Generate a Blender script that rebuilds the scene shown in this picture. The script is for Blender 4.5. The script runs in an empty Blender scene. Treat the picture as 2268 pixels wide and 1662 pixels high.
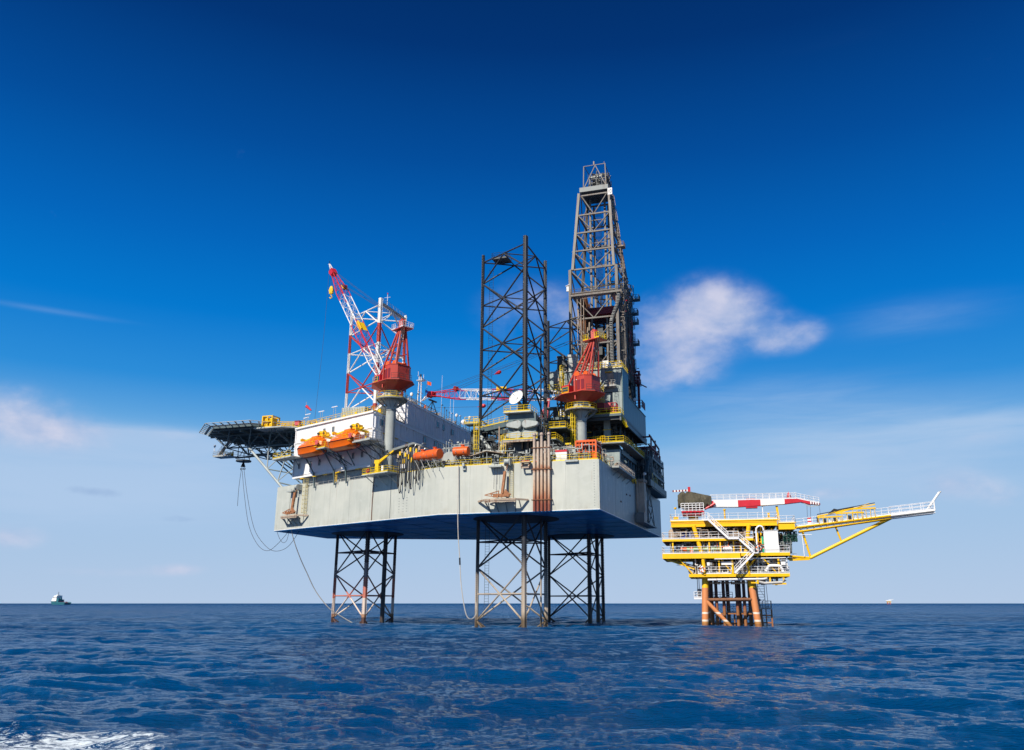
import bpy, math, random
import numpy as np
from mathutils import Vector, Matrix, Quaternion
random.seed(7)
S = bpy.context.scene
COL = S.collection
# ------------------------------------------------------------------ camera
cam = bpy.data.cameras.new('camera')
cam.sensor_width = 36.0
cam.lens = 36.0 * 1836.2 / 2268.0
cam.shift_x = -(1192.6 - 1134.0) / 2268.0
cam.clip_start = 0.5
cam.clip_end = 60000
camo = bpy.data.objects.new('camera', cam)
COL.objects.link(camo)
camo.location = (0, 0, 4.17)
camo.rotation_euler = (math.radians(90 + 15.4), 0, 0)
S.camera = camo
# ------------------------------------------------------------------ light
SUN_AZ = math.atan2(-0.843, -0.538)        # where the sun stands: behind the camera, to the left
SUN_EL = math.radians(42)
sun = bpy.data.lights.new('sun', 'SUN')
sun.energy = 5.0
sun.angle = math.radians(0.5)
sun.color = (1.0, 0.93, 0.82)
suno = bpy.data.objects.new('sun', sun)
COL.objects.link(suno)
sd = Vector((-0.538, -0.843, 0)).normalized() * math.cos(SUN_EL) + Vector((0, 0, math.sin(SUN_EL)))
suno.rotation_euler = (-sd).to_track_quat('-Z', 'Y').to_euler()
S.view_settings.view_transform = 'Standard'
S.view_settings.look = 'None'
S.view_settings.exposure = 0.28
S.view_settings.gamma = 1.0
S.view_settings.use_curve_mapping = False
S.render.engine = 'CYCLES'

# ------------------------------------------------------------------ node helper
class NT:
    def __init__(s, tree):
        s.t = tree; s.n = tree.nodes; s.l = tree.links
    def node(s, typ, **kw):
        nd = s.n.new(typ)
        for k, v in kw.items(): setattr(nd, k, v)
        return nd
    def put(s, sock, v):
        if isinstance(v, bpy.types.NodeSocket): s.l.new(v, sock)
        elif v is not None:
            if isinstance(v, (tuple, list)) and len(v) == 3 and len(getattr(sock, 'default_value', ())) == 4: v = (*v, 1)
            sock.default_value = v
    def math(s, op, a, b=None, c=None, clamp=False):
        m = s.node('ShaderNodeMath', operation=op, use_clamp=clamp)
        s.put(m.inputs[0], a)
        if b is not None: s.put(m.inputs[1], b)
        if c is not None: s.put(m.inputs[2], c)
        return m.outputs[0]
    def mix(s, f, a, b, mode='MIX'):
        m = s.node('ShaderNodeMix', data_type='RGBA', blend_type=mode)
        s.put(m.inputs[0], f); s.put(m.inputs[6], a); s.put(m.inputs[7], b)
        return m.outputs[2]
    def noise(s, vec, scale, detail=3, rough=0.5, dist=0.0):
        m = s.node('ShaderNodeTexNoise')
        s.put(m.inputs['Vector'], vec); s.put(m.inputs['Scale'], scale); s.put(m.inputs['Detail'], detail)
        s.put(m.inputs['Roughness'], rough); s.put(m.inputs['Distortion'], dist)
        return m.outputs['Fac']
    def mapr(s, v, a, b, c=0.0, d=1.0, smooth=False):
        m = s.node('ShaderNodeMapRange')
        if smooth: m.interpolation_type = 'SMOOTHSTEP'
        for i, x in enumerate((v, a, b, c, d)): s.put(m.inputs[i], x)
        return m.outputs[0]
    def ramp(s, f, stops):
        m = s.node('ShaderNodeValToRGB'); s.put(m.inputs[0], f)
        e = m.color_ramp.elements
        while len(e) < len(stops): e.new(0.5)
        for i, (p, c) in enumerate(stops): e[i].position = p; e[i].color = (*c, 1)
        return m.outputs[0]
    def vmul(s, v, k):
        m = s.node('ShaderNodeVectorMath', operation='MULTIPLY'); s.put(m.inputs[0], v); m.inputs[1].default_value = k
        return m.outputs[0]

def srgb(r, g, b):
    f = lambda c: (c / 255 / 12.92) if c / 255 <= 0.04045 else ((c / 255 + 0.055) / 1.055) ** 2.4
    return (f(r), f(g), f(b))

# ------------------------------------------------------------------ world sky with clouds
W = bpy.data.worlds.new('World'); S.world = W; W.use_nodes = True
nt = NT(W.node_tree); nt.n.clear()
out = nt.node('ShaderNodeOutputWorld'); bg = nt.node('ShaderNodeBackground')
sky = nt.node('ShaderNodeTexSky', sky_type='NISHITA', sun_disc=False)
sky.sun_elevation = SUN_EL
sky.sun_rotation = math.pi / 2 - SUN_AZ
sky.altitude = 0; sky.air_density = 1.0; sky.dust_density = 0.3; sky.ozone_density = 3.0
tc = nt.node('ShaderNodeTexCoord')
sx = nt.node('ShaderNodeSeparateXYZ'); nt.put(sx.inputs[0], tc.outputs['Generated'])
dx, dy, dz = sx.outputs
el = nt.math('MULTIPLY', nt.math('ARCSINE', dz), 180 / math.pi)           # degrees
az = nt.math('MULTIPLY', nt.math('ARCTAN2', dx, dy), 180 / math.pi)       # degrees, right of north
t = nt.mapr(el, 0, 90)
grad = nt.ramp(t, [(0.0, srgb(180, 202, 230)), (0.03, srgb(172, 199, 230)), (0.075, srgb(158, 194, 230)), (0.115, srgb(108, 173, 226)),
                   (0.155, srgb(44, 142, 218)), (0.205, srgb(0, 121, 208)), (0.26, srgb(0, 101, 188)), (0.33, srgb(0, 77, 156)), (0.41, srgb(0, 52, 118)), (0.50, srgb(0, 38, 90)), (1.0, srgb(0, 36, 84))])
nish = nt.vmul(sky.outputs[0], (0.055, 0.055, 0.055))
base = nt.mix(0.02, grad, nish)
# cloud field
cv = nt.node('ShaderNodeCombineXYZ'); nt.put(cv.inputs[0], az); nt.put(cv.inputs[1], nt.math('MULTIPLY', el, 1.5))
n1 = nt.noise(cv.outputs[0], 0.20, 6, 0.54, 0.25)
n2 = nt.noise(nt.vmul(cv.outputs[0], (0.3, 1.6, 1)), 0.35, 5, 0.6, 0.6)
n3 = nt.noise(cv.outputs[0], 0.9, 5, 0.55, 0.2)
def blob(a0, e0, sa, se, k=1.0, low=None):
    da = nt.math('DIVIDE', nt.math('SUBTRACT', az, a0), sa)
    de = nt.math('DIVIDE', nt.math('SUBTRACT', el, e0), se)
    r2 = nt.math('ADD', nt.math('MULTIPLY', da, da), nt.math('MULTIPLY', de, de))
    return nt.math('MULTIPLY', nt.math('EXPONENT', nt.math('MULTIPLY', r2, -1.0)), k)
def add(*a):
    r = a[0]
    for x in a[1:]: r = nt.math('ADD', r, x)
    return r
def pxdir(px, py):
    u = (px - 1192.6) / 1836.2; v = (831 - py) / 1836.2; th = math.radians(15.4)
    d = Vector((u, math.cos(th) - v * math.sin(th), math.sin(th) + v * math.cos(th))).normalized()
    return math.degrees(math.atan2(d.x, d.y)), math.degrees(math.asin(d.z))
def B(px, py, wx, wy, k=1.0):
    a, e = pxdir(px, py); a2, _ = pxdir(px + wx, py); _, e2 = pxdir(px, py - wy)
    return blob(a, e, abs(a2 - a), abs(e2 - e), k)
cum = add(B(1575, 675, 92, 58, .85), B(1490, 745, 110, 62, .62), B(1660, 712, 85, 46, .50), B(1730, 760, 70, 30, .25), B(1745, 745, 95, 34, .34), B(1460, 832, 120, 48, .42), B(1545, 810, 60, 40, .22), B(1800, 735, 40, 30, .2),
          B(1190, 690, 120, 66, .50), B(30, 925, 150, 66, .72), B(150, 965, 110, 44, .42), B(20, 1190, 90, 28, .55), B(395, 1262, 60, 14, .55), B(330, 960, 140, 20, .28), B(480, 1150, 120, 14, .2), B(2110, 1074, 95, 38, .55), B(2230, 1100, 60, 30, .3),
          B(2170, 972, 80, 24, .32), B(1850, 1092, 70, 18, .46), B(1960, 1150, 160, 14, .2), B(230, 1268, 130, 14, .26), B(1440, 680, 45, 30, .25))
gate = nt.mapr(cum, 0.02, 0.35, 0, 1, True)
nz = nt.math('ADD', nt.math('MULTIPLY', nt.math('SUBTRACT', n1, 0.5), 0.95), nt.math('MULTIPLY', nt.math('SUBTRACT', n3, 0.5), 0.24))
den = nt.math('ADD', nt.math('MULTIPLY', nz, gate), cum)
cloud = nt.mapr(den, 0.06, 1.0, 0, 0.86, True)
wis = add(B(110, 688, 190, 9, .22), B(300, 965, 260, 18, .40), B(2040, 700, 260, 50, .22), B(1650, 880, 330, 60, .22), B(1300, 1060, 500, 60, .3), B(420, 990, 260, 40, .35), B(120, 1065, 560, 110, .85), B(1900, 1010, 520, 120, .60), B(230, 1085, 110, 18, .2), B(1850, 90, 330, 30, .04), B(2200, 940, 200, 30, .35))
wisp = nt.math('MULTIPLY', nt.mapr(nt.math('MULTIPLY', nt.math('ADD', nt.math('MULTIPLY', nt.math('SUBTRACT', n2, 0.5), 1.2), 1.0), wis), 0.02, 0.80, 0, 0.85, True), 0.9)
ccol = nt.mix(nt.mapr(nt.math('ADD', n1, nt.math('MULTIPLY', nt.math('SUBTRACT', n3, .5), .2)), 0.36, 0.64), srgb(168, 186, 222), srgb(216, 216, 234))
c1 = nt.mix(wisp, base, srgb(178, 203, 234))
c2 = nt.mix(cloud, c1, ccol)
# faint grey scraps low on the left
grey = nt.mapr(nt.math('ADD', nt.math('MULTIPLY', nt.math('SUBTRACT', n1, 0.5), 1.3), add(B(200, 1088, 75, 18, .55), B(420, 1150, 60, 12, .4), B(200, 1205, 80, 10, .4))), 0.25, 0.6, 0, 0.5, True)
c3 = nt.mix(grey, c2, srgb(130, 160, 205))
nt.put(bg.inputs[0], c3); bg.inputs[1].default_value = 0.824
nt.l.new(bg.outputs[0], out.inputs[0])

# ------------------------------------------------------------------ materials
MATS = {}
def mat(name):
    m = bpy.data.materials.new(name); m.use_nodes = True
    nt = NT(m.node_tree); p = nt.n['Principled BSDF']
    MATS[name] = m
    return m, nt, p
def paint(name, col, rough=0.5, rust=0.0, var=0.12, grime=0.0, metal=0.0, rcol=(0.16, 0.055, 0.02), sc=1.0, bump=0.0, spec=0.4):
    m, nt, p = mat(name)
    g = nt.node('ShaderNodeNewGeometry').outputs['Position']
    n = nt.noise(g, 0.55 * sc, 4, 0.6)
    c = nt.mix(nt.mapr(n, 0.3, 0.7), tuple(x * (1 - var) for x in col), tuple(min(1, x * (1 + var * .6)) for x in col))
    if grime > 0:
        st = nt.noise(nt.vmul(g, (1.6 * sc, 1.6 * sc, 0.10 * sc)), 1.0, 5, 0.6)
        c = nt.mix(nt.math('MULTIPLY', nt.mapr(st, 0.48, 0.75), grime), c, tuple(x * 0.45 for x in col))
    if rust > 0:
        a = nt.noise(nt.vmul(g, (2.3 * sc, 2.3 * sc, 0.28 * sc)), 1.0, 6, 0.62)
        b = nt.noise(g, 0.23 * sc, 3, 0.5)
        f = nt.math('MULTIPLY', nt.mapr(a, 0.66 - 0.25 * rust, 0.78 - 0.22 * rust, 0, 1), nt.mapr(b, 0.42, 0.6))
        c = nt.mix(nt.math('MULTIPLY', f, min(1, 0.6 + rust)), c, rcol)
    nt.put(p.inputs['Base Color'], c)
    p.inputs['Roughness'].default_value = rough
    p.inputs['Metallic'].default_value = metal
    p.inputs['Specular IOR Level'].default_value = spec
    if bump:
        bn = nt.node('ShaderNodeBump'); bn.inputs['Strength'].default_value = bump; bn.inputs['Distance'].default_value = 0.05
        nt.put(bn.inputs['Height'], nt.noise(g, 1.2, 3, .5)); nt.l.new(bn.outputs[0], p.inputs['Normal'])
    return m
M = {}
# hull side: pale grey-green, plate butts, streaks of rust and dirt
def hull_paint(name='hull_side_paint', dirt=.34, tint=(1, 1, 1)):
    m, nt, p = mat(name)
    tcn = nt.node('ShaderNodeTexCoord').outputs['Object']
    g = nt.node('ShaderNodeNewGeometry').outputs['Position']
    s = nt.node('ShaderNodeSeparateXYZ'); nt.put(s.inputs[0], tcn)
    n = nt.noise(g, 0.16, 4, 0.6)
    c = nt.mix(nt.mapr(n, 0.3, 0.7), tuple(a * b for a, b in zip((0.42, 0.44, 0.395), tint)), tuple(a * b for a, b in zip((0.52, 0.53, 0.47), tint)))
    col1 = nt.noise(nt.vmul(g, (1.3, 1.3, 0.05)), 1.0, 5, 0.65)
    c = nt.mix(nt.math('MULTIPLY', nt.mapr(col1, 0.5, 0.72), dirt), c, (0.30 * tint[0], 0.31 * tint[1], 0.28 * tint[2]))
    col2 = nt.noise(nt.vmul(g, (0.8, 0.8, 0.10)), 1.0, 4, 0.6)
    c = nt.mix(nt.math('MULTIPLY', nt.mapr(col2, 0.56, 0.72), 0.35), c, (0.62, 0.63, 0.58))
    st = nt.noise(nt.vmul(g, (5.0, 5.0, 0.22)), 1.0, 4, 0.6)
    sel = nt.noise(g, 0.33, 2, 0.5)
    f = nt.math('MULTIPLY', nt.mapr(st, 0.66, 0.74), nt.mapr(sel, 0.56, 0.66))
    c = nt.mix(nt.math('MULTIPLY', f, 0.8), c, (0.30, 0.12, 0.045))
    # rust runs that start below deck fittings and fade on the way down; pale scrubbed patches; smudged belt near the bottom
    run = nt.noise(nt.vmul(g, (2.4, 2.4, 0.03)), 1.0, 5, 0.7)
    zt = nt.node('ShaderNodeSeparateXYZ'); nt.put(zt.inputs[0], g)
    fade = nt.mapr(zt.outputs[2], 22.5, 28.0, 0, 1, True)
    c = nt.mix(nt.math('MULTIPLY', nt.math('MULTIPLY', nt.mapr(run, .60, .70), fade), .55), c, (0.27, 0.13, 0.06))
    pt = nt.noise(nt.vmul(g, (.5, .5, .8)), 1.0, 3, .5)
    c = nt.mix(nt.math('MULTIPLY', nt.mapr(pt, .60, .63), .30), c, (0.52, 0.53, 0.49))
    belt = nt.math('MULTIPLY', nt.mapr(zt.outputs[2], 19.4, 21.2, 1, 0, True), nt.mapr(nt.noise(nt.vmul(g, (.7, .7, .4)), 1.0, 4, .6), .45, .65))
    c = nt.mix(nt.math('MULTIPLY', belt, .45), c, (0.33, 0.30, 0.23))
    nt.put(p.inputs['Base Color'], c)
    p.inputs['Roughness'].default_value = 0.45
    bn = nt.node('ShaderNodeBump'); bn.inputs['Strength'].default_value = 0.25; bn.inputs['Distance'].default_value = 0.04
    nt.put(bn.inputs['Height'], nt.noise(g, 0.9, 3, .5)); nt.l.new(bn.outputs[0], p.inputs['Normal'])
    return m
M['hull'] = hull_paint()
M['hull_stern'] = hull_paint('streaked_shaded_stern_paint', .8, (.50, .66, .80))  # heavier weathering streaks, plus a dark blue tint standing in for shade
M['keel'] = paint('bottom_antifouling_paint', (0.005, 0.19, 0.48), 0.35, spec=.10, var=0.5, grime=0.5, sc=.4, rust=.1, rcol=(.03, .03, .05))
M['well'] = paint('leg_well_primer', (0.035, 0.03, 0.035), 0.6, var=.4, rust=.5)
M['grey'] = paint('light_grey_steel_paint', (0.40, 0.43, 0.41), 0.45, rust=0.45, grime=.35)
M['ped'] = paint('pedestal_grey_paint', (0.42, 0.45, 0.43), 0.4, rust=0.15, grime=.3)
M['midgrey'] = paint('mid_grey_steel_paint', (0.20, 0.225, 0.225), 0.5, rust=0.5, grime=.4)
M['dark'] = paint('dark_grey_steel_paint', (0.055, 0.065, 0.07), 0.5, rust=0.35)
M['black'] = paint('black_rubber', (0.016, 0.016, 0.018), 0.6)
M['white'] = paint('white_steel_paint', (0.80, 0.79, 0.77), 0.4, rust=0.12, grime=.10, var=.05)
M['white_corr'] = paint('white_cladding_paint', (0.84, 0.84, 0.86), 0.45, rust=0.10, grime=.18, var=.05)
M['window'] = paint('dark_window_glass', (0.02, 0.06, 0.08), 0.08, spec=.8)
M['wframe'] = paint('window_frame_paint', (0.34, 0.36, 0.38), 0.5)
M['yellow'] = paint('yellow_safety_paint', (0.82, 0.50, 0.008), 0.4, rust=.15, var=.1)
M['rail_y'] = paint('yellow_handrail_paint', (0.85, 0.60, 0.01), 0.4, var=.12)
M['rail_w'] = paint('white_handrail_paint', (0.80, 0.80, 0.82), 0.4, var=.05)
M['rail_g'] = paint('grey_galvanised_handrail', (0.42, 0.42, 0.40), 0.5, rust=.3)
M['red'] = paint('crane_red_paint', (0.50, 0.06, 0.04), 0.42, rust=.25, grime=.3, rcol=(.1, .03, .02))
M['redb'] = paint('boom_red_paint', (0.55, 0.02, 0.035), 0.4, var=.15)
M['whiteb'] = paint('boom_white_paint', (0.80, 0.78, 0.77), 0.4, rust=.3, var=.05)
M['orange'] = paint('lifeboat_orange', (0.90, 0.155, 0.006), 0.32, var=.08, grime=.15)
M['tank'] = paint('tank_orange_paint', (0.74, 0.12, 0.02), 0.4, var=.1, rust=.2, grime=.25)
M['maroon'] = paint('dark_maroon_paint', (0.20, 0.02, 0.03), 0.5, rust=.3)
M['pink'] = paint('faded_red_paint', (0.55, 0.09, 0.10), 0.5, var=.2)
M['heli'] = paint('helideck_steel_paint', (0.10, 0.14, 0.15), 0.5, rust=.25, grime=.4)
M['helil'] = paint('lit_helideck_strut_paint', (0.40, 0.44, 0.43), 0.5, rust=.2, grime=.2)  # pale sunlit tone of the helideck steel, mainly for the near struts
M['net'] = paint('perimeter_net_grating', (0.45, 0.45, 0.41), 0.6)
M['cladc'] = paint('grey_green_cladding_paint', (0.29, 0.34, 0.325), 0.45, rust=.12, grime=.35)
M['clads'] = paint('shaded_side_cladding_paint', (0.12, 0.215, 0.23), 0.45, rust=.1, grime=.35)  # side wall cladding, its shade mixed into a darker, bluer colour
M['derrick'] = paint('derrick_galvanised_steel', (0.18, 0.165, 0.145), 0.55, rust=.75, grime=.5, rcol=(.12, .065, .045), sc=1.6)
M['rusty'] = paint('rusty_steel', (0.22, 0.10, 0.05), 0.75, rust=.8, var=.4, sc=2)
M['anchor'] = paint('rusted_anchor_steel', (0.34, 0.15, 0.07), 0.75, rust=.7, var=.35, sc=3)
M['rope'] = paint('dark_hawser', (0.05, 0.045, 0.05), 0.8)
M['hose'] = paint('pale_hose', (0.50, 0.47, 0.42), 0.7, rust=.5)
M['skin'] = paint('skin', (0.35, 0.2, 0.13), 0.5)
M['coverall'] = paint('orange_coverall', (0.75, 0.14, 0.03), 0.8)
M['tan'] = paint('weathered_tan_steel', (0.42, 0.33, 0.25), 0.7, rust=.7, var=.3)
M['blue'] = paint('blue_container_paint', (0.015, 0.04, 0.30), 0.5)
M['green'] = paint('green_enamel', (0.02, 0.42, 0.20), 0.45)
M['dgreen'] = paint('dark_green_enamel', (0.01, 0.055, 0.04), 0.45)
M['palegreen'] = paint('pale_green_pipe_paint', (0.35, 0.48, 0.25), 0.5)
M['tarp'] = paint('brown_canvas_tarpaulin', (0.085, 0.075, 0.05), 0.85, var=.35, sc=2.5, bump=.6)
M['pyel'] = paint('platform_yellow_paint', (0.90, 0.51, 0.006), 0.38, rust=.1, var=.08, rcol=(.45, .2, .02), grime=.12)
M['pdark'] = paint('dark_brown_equipment', (0.10, 0.075, 0.055), 0.7, var=.4)  # even dark brown for the platform's floors, back walls and piping
M['steel'] = paint('bare_pipe_steel', (0.45, 0.44, 0.42), 0.35, metal=.3, rust=.2)
M['rail_yf'] = paint('sun_faded_yellow_paint', (0.60, 0.50, 0.20), 0.6, rust=.4, var=.2)
M['mark'] = paint('faint_marking_paint', (0.27, 0.285, 0.27), 0.5, var=.2)
M['tanl'] = paint('weathered_light_tan_steel', (0.58, 0.48, 0.38), 0.6, rust=.6, var=.2)
M['teal'] = paint('ship_teal_hull', (0.03, 0.15, 0.19), 0.5)
def by_height(name, stops, rough=.5, rust=.4, rcol=(.18, .07, .035), scuff=0.0, jit=1.2, lo=-5, hi=80, const=True, var=.15, sc=1.0):
    """paint that changes with height above the sea (painted bands, splash-zone wear)"""
    m, nt, p = mat(name)
    g = nt.node('ShaderNodeNewGeometry').outputs['Position']
    s = nt.node('ShaderNodeSeparateXYZ'); nt.put(s.inputs[0], g)
    z = s.outputs[2]
    nn = nt.noise(nt.vmul(g, (1.6, 1.6, .5)), 1.0, 4, .6)
    z2 = nt.math('ADD', z, nt.math('MULTIPLY', nt.math('SUBTRACT', nn, .5), jit))
    r = nt.node('ShaderNodeValToRGB'); r.color_ramp.interpolation = 'CONSTANT' if const else 'LINEAR'
    nt.put(r.inputs[0], nt.mapr(z2, lo, hi))
    e = r.color_ramp.elements
    while len(e) < len(stops): e.new(.5)
    for i, (zz, c) in enumerate(stops): e[i].position = (zz - lo) / (hi - lo); e[i].color = (*c, 1)
    c = r.outputs[0]
    if scuff:
        f = nt.mapr(nt.noise(nt.vmul(g, (3, 3, .9)), 1.3, 5, .6), .62, .70)
        c = nt.mix(nt.math('MULTIPLY', f, scuff), c, (.42, .40, .38))
    if rust:
        a = nt.noise(g, 1.7 * sc, 5, .6)
        c = nt.mix(nt.math('MULTIPLY', nt.mapr(a, .58, .70), rust), c, rcol)
    nt.put(p.inputs['Base Color'], c); p.inputs['Roughness'].default_value = rough
    return m
_d = (0.022, 0.026, 0.034); _r = (0.42, 0.045, 0.035); _w = (0.78, 0.76, 0.74)
M['leg'] = by_height('dark_leg_paint', [(-5, (.06, .05, .04)), (1.2, (.13, .09, .05)), (3.0, (.46, .38, .29)), (7.5, (.38, .32, .26)), (12.5, _d), (78, _d)], rust=.45, scuff=.45, const=False, jit=3.0, rcol=(.10, .055, .04))
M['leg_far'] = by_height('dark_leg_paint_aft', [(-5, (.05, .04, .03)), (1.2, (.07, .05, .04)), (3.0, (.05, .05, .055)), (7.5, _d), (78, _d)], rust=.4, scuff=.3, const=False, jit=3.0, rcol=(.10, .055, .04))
M['bowleg'] = by_height('red_and_white_banded_leg_paint', [(-5, (.10, .05, .035)), (1.0, (.40, .22, .13)), (1.8, (.66, .54, .46)), (5.2, (.52, .17, .12)), (9.4, (.30, .24, .22)), (12.5, (.07, .05, .05)), (16, _d), (42.8, _r), (47.6, _w), (52.4, _r), (57.2, _w), (62.1, _r), (66.9, _w)], rust=.28, jit=.25, sc=1.5)
M['rawpipe'] = by_height('rust_streaked_pipe_paint', [(15, (.20, .05, .03)), (20.6, (.24, .065, .035)), (21.8, (.40, .16, .08)), (23.2, (.52, .34, .22)), (25.8, (.56, .46, .36)), (26.5, (.42, .18, .09)), (27.2, (.56, .42, .30)), (30.5, (.50, .40, .32)), (34, (.30, .22, .18))], rust=.55, const=False, jit=3.2, lo=15, hi=34, rcol=(.26, .085, .04), sc=1.2)
M['jacket'] = by_height('platform_leg_orange_and_yellow', [(-5, (.30, .12, .03)), (0.5, (.42, .19, .05)), (.9, (.75, .62, .5)), (1.02, (.60, .22, .07)), (1.35, (.75, .62, .5)), (1.47, (.62, .23, .08)), (1.8, (.78, .66, .55)), (1.92, (.62, .23, .08)), (2.3, (.78, .66, .55)), (2.4, (.62, .23, .08)), (6.9, (.90, .51, .006))], rust=.16, jit=.1, rcol=(.35, .10, .04))
M['conductor'] = by_height('rusty_conductor_pipe', [(-5, (.30, .12, .04)), (3.2, (.26, .09, .05)), (5.0, (.07, .025, .025))], rust=.5, jit=.6, rcol=(.13, .04, .02))

# ------------------------------------------------------------------ frames and object builders
class Frame:
    def __init__(s, ox, oy, ang):
        s.o = Vector((ox, oy, 0)); s.a = ang; s.m = Matrix.Translation(s.o) @ Matrix.Rotation(ang, 4, 'Z')
RIG = Frame(19.8, 170.3, math.atan2(-.2990, .9543))
_a = math.radians(-12)
YEL = Frame(36.0 + 5 * -math.sin(_a), 151.5 + 5 * math.cos(_a), _a)
WLD = Frame(0, 0, 0)
ORG = {}
def V(*a): return Vector(a[0]) if len(a) == 1 else Vector(a)
def thing(name, label, cat, loc=(0, 0, 0), frame=RIG, group=None):
    o = bpy.data.objects.new(name, None); COL.objects.link(o)
    o.empty_display_size = .5
    o.location = frame.m @ V(loc); o.rotation_euler = (0, 0, frame.a)
    o['label'] = label; o['category'] = cat
    if group: o['group'] = group
    ORG[o.name] = V(loc)
    return o
class MB:
    def __init__(s): s.v = []; s.f = []
    def add(s, vs, fs):
        n = len(s.v); s.v += [tuple(v) for v in vs]; s.f += [tuple(i + n for i in f) for f in fs]; return s
    def box(s, x0, x1, y0, y1, z0, z1):
        return s.add([(x0, y0, z0), (x1, y0, z0), (x1, y1, z0), (x0, y1, z0), (x0, y0, z1), (x1, y0, z1), (x1, y1, z1), (x0, y1, z1)],
                     [(0, 3, 2, 1), (4, 5, 6, 7), (0, 1, 5, 4), (1, 2, 6, 5), (2, 3, 7, 6), (3, 0, 4, 7)])
    def prism(s, poly, z0, z1):
        n = len(poly); a = sum(poly[i][0] * poly[(i + 1) % n][1] - poly[(i + 1) % n][0] * poly[i][1] for i in range(n))
        if a < 0: poly = poly[::-1]
        return s.add([(x, y, z0) for x, y in poly] + [(x, y, z1) for x, y in poly],
                     [tuple(range(n))[::-1], tuple(range(n, 2 * n))] + [(i, (i + 1) % n, n + (i + 1) % n, n + i) for i in range(n)])
    def frus(s, p0, p1, z0, z1):   # loft between two polygons of same count
        n = len(p0)
        return s.add([(x, y, z0) for x, y in p0] + [(x, y, z1) for x, y in p1],
                     [tuple(range(n))[::-1], tuple(range(n, 2 * n))] + [(i, (i + 1) % n, n + (i + 1) % n, n + i) for i in range(n)])
    def beam(s, a, b, w, h=None, up=(0, 0, 1)):
        h = h or w; a = V(a); b = V(b); d = (b - a).normalized(); up = V(up)
        if abs(d.dot(up)) > .98: up = V(1, 0, 0)
        sd = d.cross(up).normalized() * (w / 2); u = sd.cross(d).normalized() * (h / 2)
        vs = [a - sd - u, a + sd - u, a + sd + u, a - sd + u, b - sd - u, b + sd - u, b + sd + u, b - sd + u]
        return s.add(vs, [(0, 1, 2, 3), (7, 6, 5, 4), (0, 4, 5, 1), (1, 5, 6, 2), (2, 6, 7, 3), (3, 7, 4, 0)])
    def tube(s, a, b, r, n=6, r2=None, cap=True):
        a = V(a); b = V(b); d = (b - a).normalized(); up = V(0, 0, 1) if abs(d.z) < .95 else V(1, 0, 0)
        x = d.cross(up).normalized(); y = d.cross(x); r2 = r if r2 is None else r2; vs = []
        for i in range(n):
            t = 2 * math.pi * i / n; w = x * math.cos(t) + y * math.sin(t)
            vs += [a + w * r, b + w * r2]
        fs = [(2 * i, 2 * ((i + 1) % n), 2 * ((i + 1) % n) + 1, 2 * i + 1) for i in range(n)]
        if cap: fs += [tuple(2 * i for i in range(n))[::-1], tuple(2 * i + 1 for i in range(n))]
        return s.add(vs, fs)
    def path(s, pts, r, n=5):
        pts = [V(p) for p in pts]; rings = []
        for i, p in enumerate(pts):
            d = (pts[min(i + 1, len(pts) - 1)] - pts[max(i - 1, 0)]).normalized()
            up = V(0, 0, 1) if abs(d.z) < .9 else V(0, 1, 0)
            x = d.cross(up).normalized(); y = d.cross(x)
            rings.append([p + (x * math.cos(2 * math.pi * k / n) + y * math.sin(2 * math.pi * k / n)) * r for k in range(n)])
        vs = [v for g in rings for v in g]
        fs = [(i * n + k, i * n + (k + 1) % n, (i + 1) * n + (k + 1) % n, (i + 1) * n + k) for i in range(len(pts) - 1) for k in range(n)]
        fs += [tuple(range(n))[::-1], tuple((len(pts) - 1) * n + k for k in range(n))]
        return s.add(vs, fs)
    def lathe(s, c, prof, n=20, axis=(0, 0, 1)):
        c = V(c); ax = V(axis).normalized(); up = V(0, 0, 1) if abs(ax.z) < .9 else V(1, 0, 0)
        x = ax.cross(up).normalized(); y = ax.cross(x); vs = []; m = len(prof)
        for i in range(n):
            t = 2 * math.pi * i / n; w = x * math.cos(t) + y * math.sin(t)
            vs += [c + ax * h + w * r for r, h in prof]
        fs = [(i * m + j, ((i + 1) % n) * m + j, ((i + 1) % n) * m + j + 1, i * m + j + 1) for i in range(n) for j in range(m - 1)]
        return s.add(vs, fs)
    def rail(s, pts, h=1.1, post=1.8, r=.035, mid=2, n=4):
        pts = [V(p) for p in pts]
        for a, b in zip(pts, pts[1:]):
            L = (b - a).length
            if L < .05: continue
            for k in range(mid + 1):
                z = V(0, 0, h * (1 - k / (mid + .6)))
                s.tube(a + z, b + z, r, n, cap=False)
            s.beam(a + V(0, 0, .08), b + V(0, 0, .08), .02, .14)
            m = max(1, round(L / post))
            for i in range(m + 1):
                p = a.lerp(b, i / m); s.tube(p, p + V(0, 0, h), r, n, cap=False)
        return s
    def ladder(s, a, b, w=.45, side=(1, 0, 0), r=.03, step=.32, cage=False, out=(0, -1, 0), hoop=.9):
        a = V(a); b = V(b); sd = V(side).normalized() * w / 2
        s.tube(a - sd, b - sd, r, 4); s.tube(a + sd, b + sd, r, 4)
        L = (b - a).length; m = int(L / step)
        for i in range(1, m): p = a.lerp(b, i / m); s.tube(p - sd, p + sd, r * .7, 3, cap=False)
        if cage:
            o = V(out).normalized(); k = max(2, int(L / hoop)); prev = None
            for i in range(k + 1):
                p = a.lerp(b, .12 + .88 * i / k)
                pts = [p + sd * 1.6 * math.cos(t) + o * .75 * math.sin(t) for t in [math.pi * j / 5 for j in range(6)]]
                for q0, q1 in zip(pts, pts[1:]): s.tube(q0, q1, r * .9, 3, cap=False)
                if prev:
                    for j in (1, 2, 3, 4): s.tube(prev[j], pts[j], r * .8, 3, cap=False)
                prev = pts
        return s
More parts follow.
